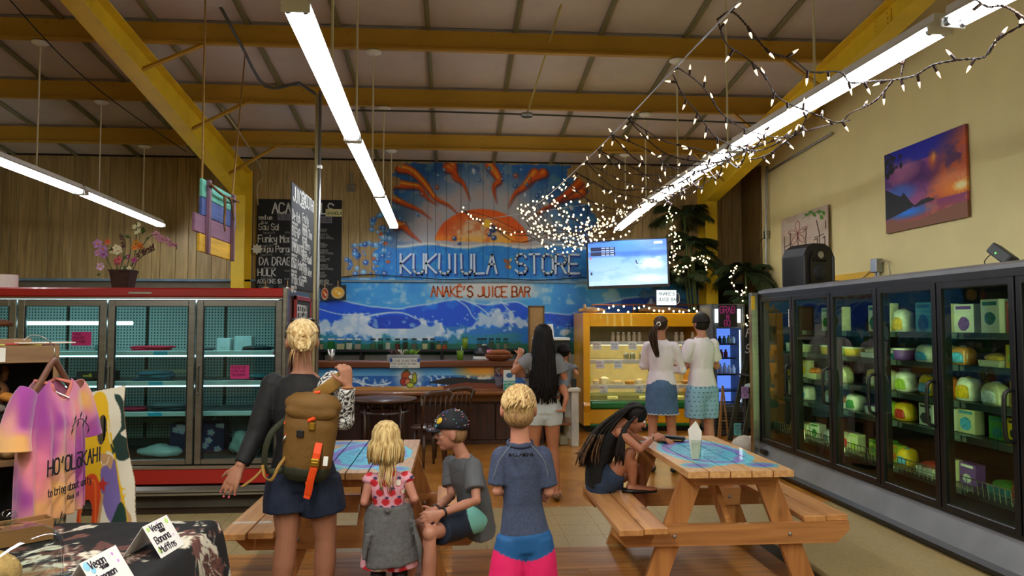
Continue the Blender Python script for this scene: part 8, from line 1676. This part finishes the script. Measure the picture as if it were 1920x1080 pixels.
    MB().tube([(.06, -.1, -.02), (.058, -.115, -.07), (.05, -.112, -.15), (.04, -.1, -.2), (.03, -.075, -.28)], [(.018, .003)]*5, 8, side=(1, 0, 0)).obj('orange_strap', OG, t)
    MB().tube([(.02, -.06, -.2), (.035, -.075, -.255), (.025, -.07, -.30)], [(.016, .003)]*3, 8, side=(1, 0, 0)).obj('orange_strap', OG, t); MB().span((.03, -.125, -.135), (.075, -.112, -.095), .006).span((.036, -.13, -.12), (.07, -.12, -.11), .003).obj('buckle', BRS, t)
    MB().span((.09, -.1, -.13), (.112, -.086, -.085), .001).obj('label_patch', WHITE, t); MB().span((-.05, -.118, -.0), (-.015, -.108, .035), .003).obj('dark_patch', BLACK, t)
    MB().tube([(.0, -.118, .085), (.03, -.125, .1)], .009, 8).obj('zip_pull', OG, t); MB().tube([(-.0, -.05, .215), (.03, -.05, .222)], .007, 8).obj('top_loop', OG, t); MB().box((.02, -.12, .06), (.03, .01, .04), .004).obj('lid_buckle', BRS, t)
    a = V(t.location); mk = lambda pts, r, m_, nm: MB().tube([V(p)-a for p in smooth_path([V(P(*p)) for p in pts], 4)], r, 10, side=(.7, 0, -.7)).obj(nm, m_, t, True)
    mk([(585, 742, 3.9), (610, 722, 3.87), (630, 703, 3.88), (640, 696, 3.95), (636, 715, 4.1)], [(.034, .005)]*17, mat('mustard_strap', '#8f6a2a', .7, bump=.3), 'shoulder_strap')
    mk([(535, 790, 3.85), (508, 820, 3.8), (500, 862, 3.8), (508, 890, 3.82), (540, 885, 3.84)], [(.016, .006)]*17, DG, 'loose_strap'); mk([(540, 860, 3.8), (528, 880, 3.76), (518, 905, 3.76), (505, 903, 3.78), (498, 880, 3.8)], [(.008, .003)]*17, mat('mustard_strap', '#8f6a2a'), 'thin_strap'); mk([(500, 885, 3.8), (485, 905, 3.78), (462, 925, 3.76)], [(.006, .002)]*9, mat('mustard_strap', '#8f6a2a'), 'strap_end')
    mk([(537, 783, 3.82), (531, 800, 3.8)], [(.005, .005)]*2, OG, 'key_loop'); mk([(547, 790, 3.8), (541, 808, 3.79), (536, 820, 3.79)], [(.004, .004)]*9, OG, 'key_cord'); mk([(536, 820, 3.79), (530, 836, 3.79)], [(.006, .004)]*2, STEEL, 'keys')
woman_backpack()

def girl():
    Y = 4.0; J = dict(head=Q(724, 825, Y), neck=Q(727, 880, Y), chest=Q(728, 915, Y), waist=Q(729, 950, Y), pelvis=Q(730, 985, Y), sl=Q(694, 899, Y), sr=Q(762, 897, Y), el=Q(683, 941, Y-.03), wl=Q(697, 955, Y+.14), er=Q(777, 935, Y-.03), wr=Q(768, 952, Y+.14),
             hl=Q(714, 995, Y), hr=Q(746, 995, Y), kl=Q(710, 1062, Y), kr=Q(750, 1062, Y), al=(-.40, Y, .06), ar=(-.28, Y+.02, .06), tl=(0, 1, 0), tr=(.1, 1, 0))
    f = figure('small blonde girl in a pink apple print top with grey sweatshirt at waist', J, .62, .83, 1.0, fd=(-.05, 1, 0), skn=skin('#b97c66', 'skin_child'), vox=.006, hands={'l': ((.3, .9, .1), (0, 0, 1), .62, .6, .1), 'r': ((-.3, .9, .1), (0, 0, 1), .62, .6, .1)})
    rr = random.Random(6); cx, cz = J['chest'][0], J['chest'][2]; ap = [(cx+rr.uniform(-.13, .13), cz+(i-5)*.034, rr.choice((-.1, .1, 0))) for i in range(9)]
    ap = [(cx-.1+.062*i+(j % 2)*.03, cz+.085-.048*j, 0) for j in range(-1, 12) for i in range(4)]
    def col(p):
        c = np.ones((len(p), 3))*hexa('#d89aa8'); x, z = p[:, 0], p[:, 2]
        for i, (ax, az, _) in enumerate(ap):
            d = np.hypot((x-ax)/1.1, z-az); c[d < .0185] = hexa('#c01c28' if i % 5 else '#e8dcd0'); 
            if i % 5 == 0: c[(d > .015) & (d < .0185)] = hexa('#c01c28')
            l = np.hypot((x-ax-.006)/1.4, z-az-.022); c[l < .0075] = hexa('#28305c')
        return c
    M_ = vcol('apple_print', rough=.8, bump=.2, bs=30); top(f, M_, 'apple_top', .009, .14, .14, .0, .002, .006, col, .002)
    mb = MB(); w_ = V(J['waist']); mb.tube([w_+V((0, 0, .012)), w_+V((0, 0, -.05)), V(P(731, 1020, Y)), V(P(734, 1052, Y))], [(.112, .085), (.128, .1), (.145, .118), (.152, .125)], 30, side=(1, 0, 0))
    mb.tube([V(P(775, 975, Y-.06)), V(P(787, 1030, Y-.07)), V(P(789, 1070, Y-.07))], [(.02, .01), (.022, .01), (.004, .004)], 10); mb.tube([V(P(690, 1000, Y-.1)), V(P(682, 1050, Y-.1))], [(.02, .012), (.01, .006)], 10); mb.tube([w_+V((-.1, .02, 0)), w_+V((0, -.1, .0)), w_+V((.1, .02, 0))], [.016, .014, .016], 10)
    shell(f, 'tied_sweatshirt', mb, mat('grey_marl', '#5b5a5a', .9, var=.15, vs=60, bump=.5, bs=35), .007, None, 2, .007)
    shorts(f, M_, 'apple_shorts', .018, 1.0, .035, .007, col, .3, .002)
    mb = MB()
    for s_ in 'lr': mb.tube([J['k'+s_], J['a'+s_]], [.042, .032], 12)
    for i in range(len(mb.v)): mb.v[i] = tuple(V(mb.v[i])-f['base'])
    mb.obj('leggings', BLACK, f['t'], True)
    H = hairmat('child_blonde_hair', '#a07c48', '#e2c88c', 26); hairs(f, H, 230, .12, .0078, (-132, 132), .009, 3, .25, thin=-.012, out=.012)
    mb = MB(); rr = random.Random(9)
    for i in range(12): x = rr.uniform(-.03, .06); p = f['c']-f['base']+V((x, -.085, -.09)); mb.tube([p, p+V((.008, -.01, -.05)), p+V((.0, -.008, -.1)), p+V((.014, 0, -.13-rr.random()*.05))], [.005, .004, .003, .001], 5)
    mb.obj('hair_wisps', H, f['t'], True, fix=False)
    MB().ell(V(P(731, 862, Y-.075))-f['base'], (.012, .008, .022), 10, 8).obj('pink_bow', mat('hot_pink', '#d8285c', .6), f['t'], True)
girl()

def cap_boy():
    J = dict(head=Q(846, 812, 4.42), neck=Q(866, 852, 4.43), chest=Q(876, 895, 4.44), waist=Q(888, 935, 4.45), pelvis=Q(892, 965, 4.48), sl=Q(888, 872, 4.28), sr=Q(846, 868, 4.58), el=Q(893, 938, 4.15), wl=Q(826, 963, 4.0), er=Q(846, 930, 4.5), wr=Q(815, 957, 4.14),
             hl=Q(893, 972, 4.36), hr=Q(880, 968, 4.58), kl=Q(806, 1000, 3.98), kr=Q(788, 985, 4.25), al=(-.13, 4.0, .08), ar=(-.28, 4.2, .08), tl=(-.5, -.8, 0), tr=(-.8, -.5, 0))
    f = figure('boy in a patterned cap and grey shirt sitting sideways on the bench end', J, .8, .9, .92, fd=(-1, -.08, -.03), skn=skin('#b07860', 'skin_boy'), vox=.006, hands={'l': ((-.85, -.12, -.22), (.1, .8, -.1), .82, .35, .14, 1), 'r': ((-.65, -.5, -.35), (.2, -.6, .2), .82, .45, .12, 1)}, root=(J['pelvis'][0], J['pelvis'][1], 0))
    G = mat('grey_sport_shirt', '#55575b', .7, bump=.2, bs=18); top(f, G, 't_shirt', .012, .72, .72, +.07, .018, .007, None, .006)
    sh_ = V(P(862, 880, 4.25))-f['base']
    def col(p): 
        c = np.ones((len(p), 3))*hexa('#0f1d30'); t_ = (p[:, 0]-J['kl'][0])/(J['hl'][0]-J['kl'][0]); c[(t_+(p[:, 2]-.5)*1.2 > .88)] = hexa('#74b8ac'); return c
    shorts(f, vcol('board_shorts', rough=.8, bump=.2, bs=20), 'board_shorts', .014, .82, .012, .007, col, .3, .003, False)
    MB().tube([V(P(821, 895, 4.16))-f['base'], V(P(838, 893, 4.2))-f['base'], V(P(862, 881, 4.24))-f['base']], .0012, 5).obj('chest_mark', BLACK, f['t'])
    for px, py, Y in ((868, 838, 4.31),): pass
    hm = hairmat('short_tan_hair', '#6a4c30', '#9a7850'); B_ = lambda p: f['c']-f['base']+f['HM'] @ (V(p)*f['h'])
    mb = MB(); mb.ell(B_((0, -.03, .0)), V((.074, .074, .075))*f['h'], 18, 12, f['HM']); mb.obj('hair', hm, f['t'], True)
    mb = MB(); h = f['h']; mb.ell(B_((0, -.008, .055)), V((.09, .11, .1))*h, 26, 18, f['HM']); me = mb.mesh('x', None); a = coords(me); Mi = np.array(f['HM'].inverted()); loc = (a-np.array(B_((0, -.008, .055))))@Mi.T
    lo = -.02*h-.35*np.minimum(0, loc[:, 1]+.03*h)*0-.18*(-loc[:, 1]).clip(0); low = loc[:, 2] < lo; loc[low, 2] = lo[low]; setco(me, loc@np.array(f['HM']).T+np.array(B_((0, -.008, .055))))
    me.polygons.foreach_set('use_smooth', [True]*len(me.polygons)); me.materials.append(mat('cap_navy', '#0c0d18', .7)); cp = link('cap', me, f['t'])
    mb = MB(); n = 14
    vs = []
    for i in range(n+1):
        a = PI*i/n; x = -math.cos(a)*.072*h; vs += [B_((x/h, .075+.0*a, .04)), B_((x/h*.98, .075+.088*math.sin(a)**.6, .03-.006*abs(math.cos(a)))), B_((x/h*.98, .075+.088*math.sin(a)**.6, .024-.006*abs(math.cos(a)))), B_((x/h, .075, .034))]
    mb.add(vs, [(i*4+j, i*4+(j+1) % 4, i*4+4+(j+1) % 4, i*4+4+j) for i in range(n) for j in range(4)]); mb.obj('cap_brim', mat('cap_navy', '#0c0d18'), cp, True)
    rr = random.Random(3)
    for k in range(56):
        a, e = rr.uniform(0, 2*PI), rr.uniform(-.08, 1.3); d = V((.09*math.cos(a)*math.cos(e), -.008+.11*math.sin(a)*math.cos(e), .055+.1*math.sin(e))); q = d.copy()
        if k > 46: d = V((rr.uniform(-.06, .06), rr.uniform(.085, .145), .032)); q = d+V((0, 0, .001))
        MB().ell(B_(q), V((.003, .009, .004))*h, 6, 4, Euler((rr.uniform(0, 3), rr.uniform(0, 3), a))).obj('printed_bird', mat('bird_'+str(k % 5), ('#d87a8c', '#5ab8c8', '#d8d4cc', '#5a5ac0', '#c86a5a')[k % 5], .7), cp, True)
    MB().ell(B_((-.04, .075, .09)), V((.026, .01, .026))*h, 14, 8, f['HM'] @ Euler((.6, 0, .5)).to_matrix()).obj('yellow_badge', mat('badge_yellow', '#e0b41c', .6), cp, True); MB().tube([B_((.074*math.cos(a), .0+.092*math.sin(a), .036)) for a in np.linspace(.35, PI-.35, 12)], .0028, 6).obj('yellow_cord', mat('badge_yellow', '#e0b41c'), cp, True)
    for s_, m_, r_ in (('l', BLACK, .024), ('r', mat('brown_beads', '#3c2a1c', .6), .025)):
        w_ = V(J['w'+s_])-f['base']; d = (V(J['w'+s_])-V(J['e'+s_])).normalized(); s1, s2, _ = basis(d); MB().tube([w_-d*.02+s1*r_*math.cos(a)+s2*r_*math.sin(a) for a in np.linspace(0, 2*PI, 15)], .006, 7).obj('bracelet', m_, f['t'], True)
    shoes(f, mat('grey_sandal', '#3a3a3a', .7))
cap_boy()

def blond_boy():
    Y = 3.2; J = dict(head=Q(972, 766, Y), neck=Q(975, 824, Y), chest=Q(978, 885, Y), waist=Q(980, 945, Y), pelvis=Q(984, 1000, Y), sl=Q(940, 853, Y), sr=Q(1017, 853, Y), el=Q(932, 920, Y-.02), wl=Q(985, 925, Y+.14), er=Q(1029, 922, Y-.01), wr=Q(990, 905, Y+.14),
             hl=Q(962, 1012, Y), hr=Q(1004, 1012, Y), kl=Q(948, 1110, Y), kr=Q(1012, 1110, Y), al=(.20, Y, .07), ar=(.40, Y+.03, .07), tl=(-.1, 1, 0), tr=(.1, 1, 0))
    f = figure('blond boy in a blue grey shirt and pink and blue shorts, back to camera', J, .8, .9, .8, fd=(0, 1, 0), skn=skin('#bd8068', 'skin_fair'), vox=.006, hands={'l': ((.9, -.2, .0), (0, -1, 0), .8, .4, .1), 'r': ((-.9, .1, 0), (0, -1, 0), .8, .4, .1)})
    top(f, mat('blue_grey_marl', '#39435c', .85, var=.22, vs=110, bump=.25, bs=18), 'rash_shirt', .01, .86, .86, .0, .003, .007, None, .005)
    sm = mat('pale_seam', '#6c7478', .8); b = f['base']; ST = lambda pts: MB().tube([V(P(*p))-b for p in smooth_pts(pts)], .0022, 5).obj('seam', sm, f['t'], True)
    def smooth_pts(p): return p
    # neck ring and second hand showing past the right elbow
    nk = V(J['neck'])-b; MB().tube([nk+V((.052*math.cos(a), .05*math.sin(a), -.014+.01*math.sin(a))) for a in np.linspace(0, 2*PI, 19)], .008, 8).obj('collar', mat('collar_blue', '#2f3850', .85), f['t'], True)
    for s_ in (-1, 1):
        pts = [nk+V((s_*.042, -.04, -.016)), nk+V((s_*.07, -.06, -.045)), nk+V((s_*.1, -.067, -.09)), nk+V((s_*.115, -.06, -.15))]; MB().tube(smooth_path(pts, 4), .0018, 5).obj('seam', sm, f['t'], True)
    lettering('lettering', [('BILLABONG', -.055, -.052, .0115)], nk+V((0, -.095, .0)), (1, 0, 0), (0, 0, 1), (0, -1, 0), mat('black_ink', '#101014'), f['t'], ww=.8, th=.022)
    mb = MB(); hand(mb, V(P(1026, 885, Y+.05)), (.25, -.05, -.9), (-.3, .9, 0), .8, .35, .1)
    def col(p):
        c = np.ones((len(p), 3))*hexa('#0c4f86'); xx = np.abs(p[:, 0]-J['pelvis'][0]); z = p[:, 2]; zl = J['pelvis'][2]-.10; c[z < zl+xx*.32] = hexa('#d8105c'); return c
    shorts(f, vcol('pink_blue_shorts', rough=.75, bump=.25, bs=18), 'board_shorts', .016, .95, .022, .007, col, .35, .004)
    H = hairmat('boy_blond_hair', '#a88050', '#dcc088', 40); hk = hairmat('boy_blond_nape', '#7c5a3a', '#b08c5c', 60); mb = MB(); rr = random.Random(8); c, HM, h = f['c'], f['HM'], f['h']
    mb.ell(c-b+HM @ (V((0, -.018, .026))*h), V((.079, .092, .09))*h, 22, 14, HM)
    for i in range(520):
        a = rr.uniform(0, 2*PI); e = math.asin(rr.uniform(.05, 1)); d = V((math.sin(a)*math.cos(e), math.cos(a)*math.cos(e), math.sin(e)))
        if d.y > .5 and d.z < .5: continue
        p = V((d.x*.08, -.018+d.y*.094, .026+d.z*.092)); tw = V((d.y*.6-d.x*.2, -d.x*.6-.3, -.75)).normalized(); mb.tube([c-b+HM @ (p*h), c-b+HM @ ((p*1.05+tw*.018)*h), c-b+HM @ ((p*1.04+tw*.036)*h)], [.006*h, .005*h, .001], 4)
    mb.obj('hair', H, f['t'], True, fix=False); MB().ell(c-b+HM @ (V((0, -.022, -.03))*h), V((.073, .082, .06))*h, 20, 12, HM).obj('cropped_hair', hk, f['t'], True)
blond_boy()

def seated_woman():
    J = dict(head=Q(1190, 783, 5.32), neck=Q(1160, 800, 5.33), chest=Q(1136, 832, 5.34), waist=Q(1120, 868, 5.35), pelvis=Q(1122, 896, 5.36), sl=Q(1163, 806, 5.5), sr=Q(1163, 812, 5.18), er=Q(1200, 842, 5.1), wr=Q(1222, 824, 5.25), el=Q(1225, 838, 5.6), wl=Q(1236, 825, 5.45),
             hl=Q(1132, 902, 5.46), hr=Q(1136, 905, 5.27), kr=Q(1182, 850, 5.2), kl=Q(1200, 880, 5.5), ar=Q(1187, 908, 5.22), al=Q(1205, 1000, 5.35), tl=(1, -.2, 0), tr=(1, -.1, 0))
    f = figure('seated woman with long dark hair bent over the right picnic table', J, .88, .92, .9, fd=(.86, -.1, -.5), up=(.5, 0, .86), skn=skin('#a5684a', 'skin_brown'), vox=.008, hands={'r': ((.9, .3, .35), (.2, .5, -.8), .9, .5, .12), 'l': ((.6, -.7, .1), (0, 0, -1), .9, .5, .12)})
    top(f, mat('black_lace_top', '#0a0a0b', .9, bump=.8, bs=60), 'black_top', .012, 0, 0, .03, .01, .008, None, .008, neck=False)
    shorts(f, mat('denim_blue', '#24364f', .85, var=.25, vs=12, bump=.3, bs=60), 'denim_shorts', .018, .42, .012, .009, None, .4, .004); crumple('frayed_patch', V(P(1128, 908, 5.22))-f['base'], (.06, .02, .05), mat('denim_fray', '#b8bcc0', .9, var=.3, vs=80), f['t'], .5, 3)
    H = hairmat('dark_brown_long', '#0b0908', '#1c1512'); mb = MB(); rr = random.Random(4); c, HM, h, b = f['c'], f['HM'], f['h'], f['base']; tips = hairmat('bronde_tips', '#2a1c14', '#6e5138')
    for i in range(210):
        a = rr.uniform(-1, 1); p0 = c+HM @ (V((.05*a, .02, .1))*h); p1 = c+HM @ (V((.085*a, -.07, .06))*h); Y = 5.34-a*.13; l = rr.uniform(.6, 1.05); u = rr.uniform(-.5, .5)
        e = V(P(1104+u*38, 812+62*l, Y)); m1 = V(P(1150+u*12, 788+u*9, Y-.0)); m2 = V(P(1121+u*30, 822+u*8, Y)); mb.tube([q-b for q in smooth_path([p0, p1, m1, m2, e], 3)], [.009, .011, .011]+[.011]*7+[.009, .006, .002], 5)
    for i in range(40): a = rr.uniform(0, 1); mb.tube([q-b for q in smooth_path([c+HM @ (V((.06, .03, .09))*h), c+HM @ (V((.088, .0, .03))*h), V(P(1166+a*8, 806, 5.15)), V(P(1152+a*18, 850+rr.uniform(0, 25), 5.14))], 3)], [.007]*9+[.002], 5)
    mb.ell(c-b+HM @ (V((0, -.014, .028))*h), V((.084, .098, .092))*h, 20, 14, HM); o = mb.obj('hair', H, f['t'], True, fix=False)
    mb = MB()
    for i in range(46): u = rr.uniform(-1, 1); Y = 5.22+rr.random()*.12-.08; mb.tube([q-b for q in smooth_path([V(P(1120+u*12, 815, Y)), V(P(1106+u*18, 845, Y)), V(P(1100+u*22, 866+rr.uniform(-15, 12), Y))], 3)], [.006, .006, .006, .006, .005, .004, .001], 4)
    mb.obj('lighter_locks', tips, f['t'], True, fix=False)
    w_ = V(J['wr'])-b; MB().tube([w_+V((.012*math.cos(a), .024*math.sin(a), .022*math.cos(a))) for a in np.linspace(0, 2*PI, 13)], .004, 6).obj('bracelet', BLACK, f['t'], True); shoes(f, BLACK, 'sandal')
seated_woman()

def standing(label, x, y, H, lean, arms, skn, fd, hk=.95, g=1.0, rz=0.0, hands=None, wide=1.0):
    s = H/1.7; c, n = math.cos(rz), math.sin(rz); W = lambda a, b, z: (x+a*c-b*n, y+a*n+b*c, z)
    J = dict(head=W(0, .01, H-.105*s), neck=W(0, -.01, H-.245*s), chest=W(0, 0, H-.42*s), waist=W(0, .01, H-.6*s), pelvis=W(0, 0, H-.78*s), sl=W(-.142*s*wide, 0, H-.335*s), sr=W(.142*s*wide, 0, H-.335*s), hl=W(-.08*s, 0, H-.83*s), hr=W(.08*s, 0, H-.83*s),
             kl=W(-.10*s, .01, .49*s), kr=W(.10*s, .03, .49*s), al=W(-.11*s, -.01, .085), ar=W(.13*s, .02, .085), tl=W(-.1, 1, 0), tr=W(.15, 1, 0)); J['tl'] = (c*-.1-n, n*-.1+c, 0); J['tr'] = (c*.15-n, n*.15+c, 0)
    for k_, v_ in arms.items(): J[k_] = W(*v_)
    return figure(label, J, s*.98, hk, g, fd=fd, skn=skn, vox=.01, hands=hands), J
def background_people():
    # long haired woman with a baby
    x, y = PZ(1024, 940, 0).x, 6.96
    f, J = standing('woman with very long black hair carrying a baby at the juice bar', x-.02, y, 1.62, 0, dict(el=(-.27, .04, 1.19), wl=(-.2, .2, 1.33), er=(.23, .0, 1.06), wr=(.14, .22, 1.0)), skin('#b0704e', 'skin_warm'), (-.1, 1, 0), .93, 1.0, 0, {'l': ((.2, .6, .6), (0, 1, 0), .9, .4, .1), 'r': ((-.9, .3, 0), (0, 0, 1), .9, .4, .1)})
    top(f, mat('grey_tee', '#7d7d80', .85, bump=.2, bs=20), 't_shirt', .013, .5, .5, -.08, .006, .01, None, .005); shorts(f, mat('white_denim', '#c3c8c6', .85, var=.06, bump=.3, bs=50), 'white_shorts', .02, .36, .012, .01, None, .5, .003)
    p = V(J['pelvis']).lerp(V(J['waist']), .42)-f['base']; MB().tube([p+V((.148*math.cos(a), .112*math.sin(a), .01)) for a in np.linspace(0, 2*PI, 25)], [(.006, .02)]*25, 8, side=(0, 0, 1)).obj('belt', mat('brown_belt', '#6b3418', .5), f['t'], True); MB().box(p+V((0, -.118, 0)), (.018, .01, .06), .003).obj('belt_loop', WHITE, f['t'])
    hairs(f, hairmat('black_hair', '#060505', '#17100e'), 330, .60, .011, (-125, 125), .006, 2, .5, thin=-.05); shoes(f, mat('tan_sandal', '#6a4426', .7), 'sandal')
    b0 = V((J['pelvis'][0]+.2, y+.03, 0)); z = 1.23
    J2 = dict(head=(b0.x-.0, y+.03, 1.365), neck=(b0.x+.01, y+.04, 1.275), chest=(b0.x+.01, y+.04, 1.2), waist=(b0.x+.0, y+.04, 1.12), pelvis=(b0.x-.01, y+.03, 1.06), sl=(b0.x-.07, y+.06, 1.24), sr=(b0.x+.075, y-.0, 1.235), el=(b0.x-.1, y+.13, 1.2), wl=(b0.x-.05, y+.2, 1.18), er=(b0.x+.11, y-.06, 1.17), wr=(b0.x+.1, y+.0, 1.19), hl=(b0.x-.04, y+.06, 1.03), hr=(b0.x-.02, y-.04, 1.04), kl=(b0.x-.04, y+.16, .98), kr=(b0.x-.0, y-.12, .96), al=(b0.x-.05, y+.14, .86), ar=(b0.x-.03, y-.135, .855), tl=(-1, .2, 0), tr=(-1, -.1, 0))
    f = figure('dark haired baby carried on the hip of the long haired woman', J2, .42, .72, 1.05, fd=(.25, 1, 0), skn=skin('#b0704e', 'skin_warm'), vox=.006, hands={'r': ((-.6, .8, .2), (-.5, 0, -.8), .5, .5, .1)}, root=(b0.x, y, .86)); top(f, mat('baby_grey', '#6d7074', .85), 'romper', .012, .5, .5, .02, .004, .007, None, .003); hairs(f, hairmat('black_hair', '', ''), 120, .0, .01, (-140, 140), .0, 5, .6)
    # ponytail woman
    rz = -.35; f, J = standing('woman with a brown ponytail, white blouse and denim skirt', 2.31, 8.19, 1.72, 0, dict(el=(-.2, .07, 1.17), wl=(.04, .2, 1.14), er=(.23, .05, 1.12), wr=(-.05, .19, 1.12)), skin('#b5765a', 'skin_rosy'), (.5, 1, 0), .93, .95, rz, {'l': ((.9, -.1, .1), (0, -1, 0), .9, .4, .1), 'r': ((-.9, .1, 0), (0, -1, 0), .9, .4, .1)})
    top(f, mat('white_blouse', '#e6d8de', .85, bump=.3, bs=14), 'blouse', .012, 1.75, 1.75, -.03, .008, .011, None, .008)
    mb = MB(); p = V(J['pelvis']); mb.tube([p+V((0, 0, .1)), p, p+V((0, 0, -.15)), p+V((0, 0, -.29))], [(.135, .1), (.168, .13), (.18, .145), (.188, .15)], 26, side=(math.cos(rz), math.sin(rz), 0)); DN = mat('light_denim', '#4a6486', .85, var=.2, vs=8, bump=.4, bs=60); shell(f, 'denim_skirt', mb, DN, .011, None, 2, .005)
    mb = MB(); mb.tube([p-f['base']+V((.187*math.cos(a)*math.cos(rz)-.149*math.sin(a)*math.sin(rz), .187*math.cos(a)*math.sin(rz)+.149*math.sin(a)*math.cos(rz), -.287+.006*math.sin(a*23))) for a in np.linspace(0, 2*PI, 70)], .007, 5).obj('frayed_hem', mat('denim_fray', '#b8bcc0'), f['t'], True)
    HB = hairmat('brown_hair', '#1c120c', '#54382a'); pt = f['c']+f['HM'] @ V((0, -.12, .02)); hairs(f, HB, 150, 0, .008, (-140, 140), gather=pt, seed=3, tip=.7); mb = MB(); rr = random.Random(2)
    for i in range(60): q = [pt-f['base']]; u, v_ = rr.uniform(-1, 1), rr.uniform(-1, 1); q += [pt-f['base']+V((-.05+u*.02, -.05+v_*.02, -.03)), pt-f['base']+V((-.085+u*.04, -.06+v_*.03, -.12)), pt-f['base']+V((-.07+u*.035, -.05+v_*.03, -.22)), pt-f['base']+V((-.03+u*.02, -.04, -.32-rr.random()*.05))]; mb.tube(smooth_path(q, 3), [.007]*12+[.002], 5)
    mb.obj('ponytail', HB, f['t'], True, fix=False); MB().tube([pt-f['base']+f['HM'] @ V((.02*math.cos(a), -.012, .02*math.sin(a))) for a in np.linspace(0, 2*PI, 13)], .007, 6).obj('hair_tie', WHITE, f['t'], True); shoes(f, BLACK, 'sandal')
    # man
    rz = .3; f, J = standing('man in a white t-shirt and pale blue shorts with folded arms', 2.8, 8.27, 1.75, 0, dict(el=(-.26, .04, 1.13), wl=(-.02, .2, 1.16), er=(.25, .06, 1.15), wr=(.0, .2, 1.2)), skin('#bd7f68', 'skin_man'), (-.35, 1, 0), 1.0, 1.0, rz, {'l': ((.9, -.1, .1), (0, -1, 0), 1.0, .4, .1), 'r': ((-.9, .1, 0), (0, -1, 0), 1.0, .4, .1)}, 1.05)
    top(f, mat('white_tshirt', '#e6d8de', .85, bump=.25, bs=12), 't_shirt', .013, .7, .7, .02, .012, .011, None, .008)
    def col(p):
        c = np.ones((len(p), 3))*hexa('#8cb2cc'); a = np.floor(p[:, 0]/.05); b_ = np.floor(p[:, 2]/.05); m = (np.hypot(p[:, 0]-(a+.5+.3*np.sin(b_*5))*.05, p[:, 2]-(b_+.5)*.05) < .008); c[m] = hexa('#30485c'); return c
    shorts(f, vcol('printed_blue_shorts', rough=.8, bump=.2, bs=20), 'shorts', .022, .8, .02, .01, col, .4, .004)
    HD = hairmat('man_dark_hair', '#0d0906', '#261a12'); hairs(f, HD, 240, 0, .008, (-150, 150), .0, 7, .7); MB().ell(f['c']-f['base']+f['HM'] @ V((0, -.018, -.008)), (.081, .091, .078), 18, 12, f['HM']).obj('cropped_hair', HD, f['t'], True); shoes(f, BLACK, 'shoe')
background_people()
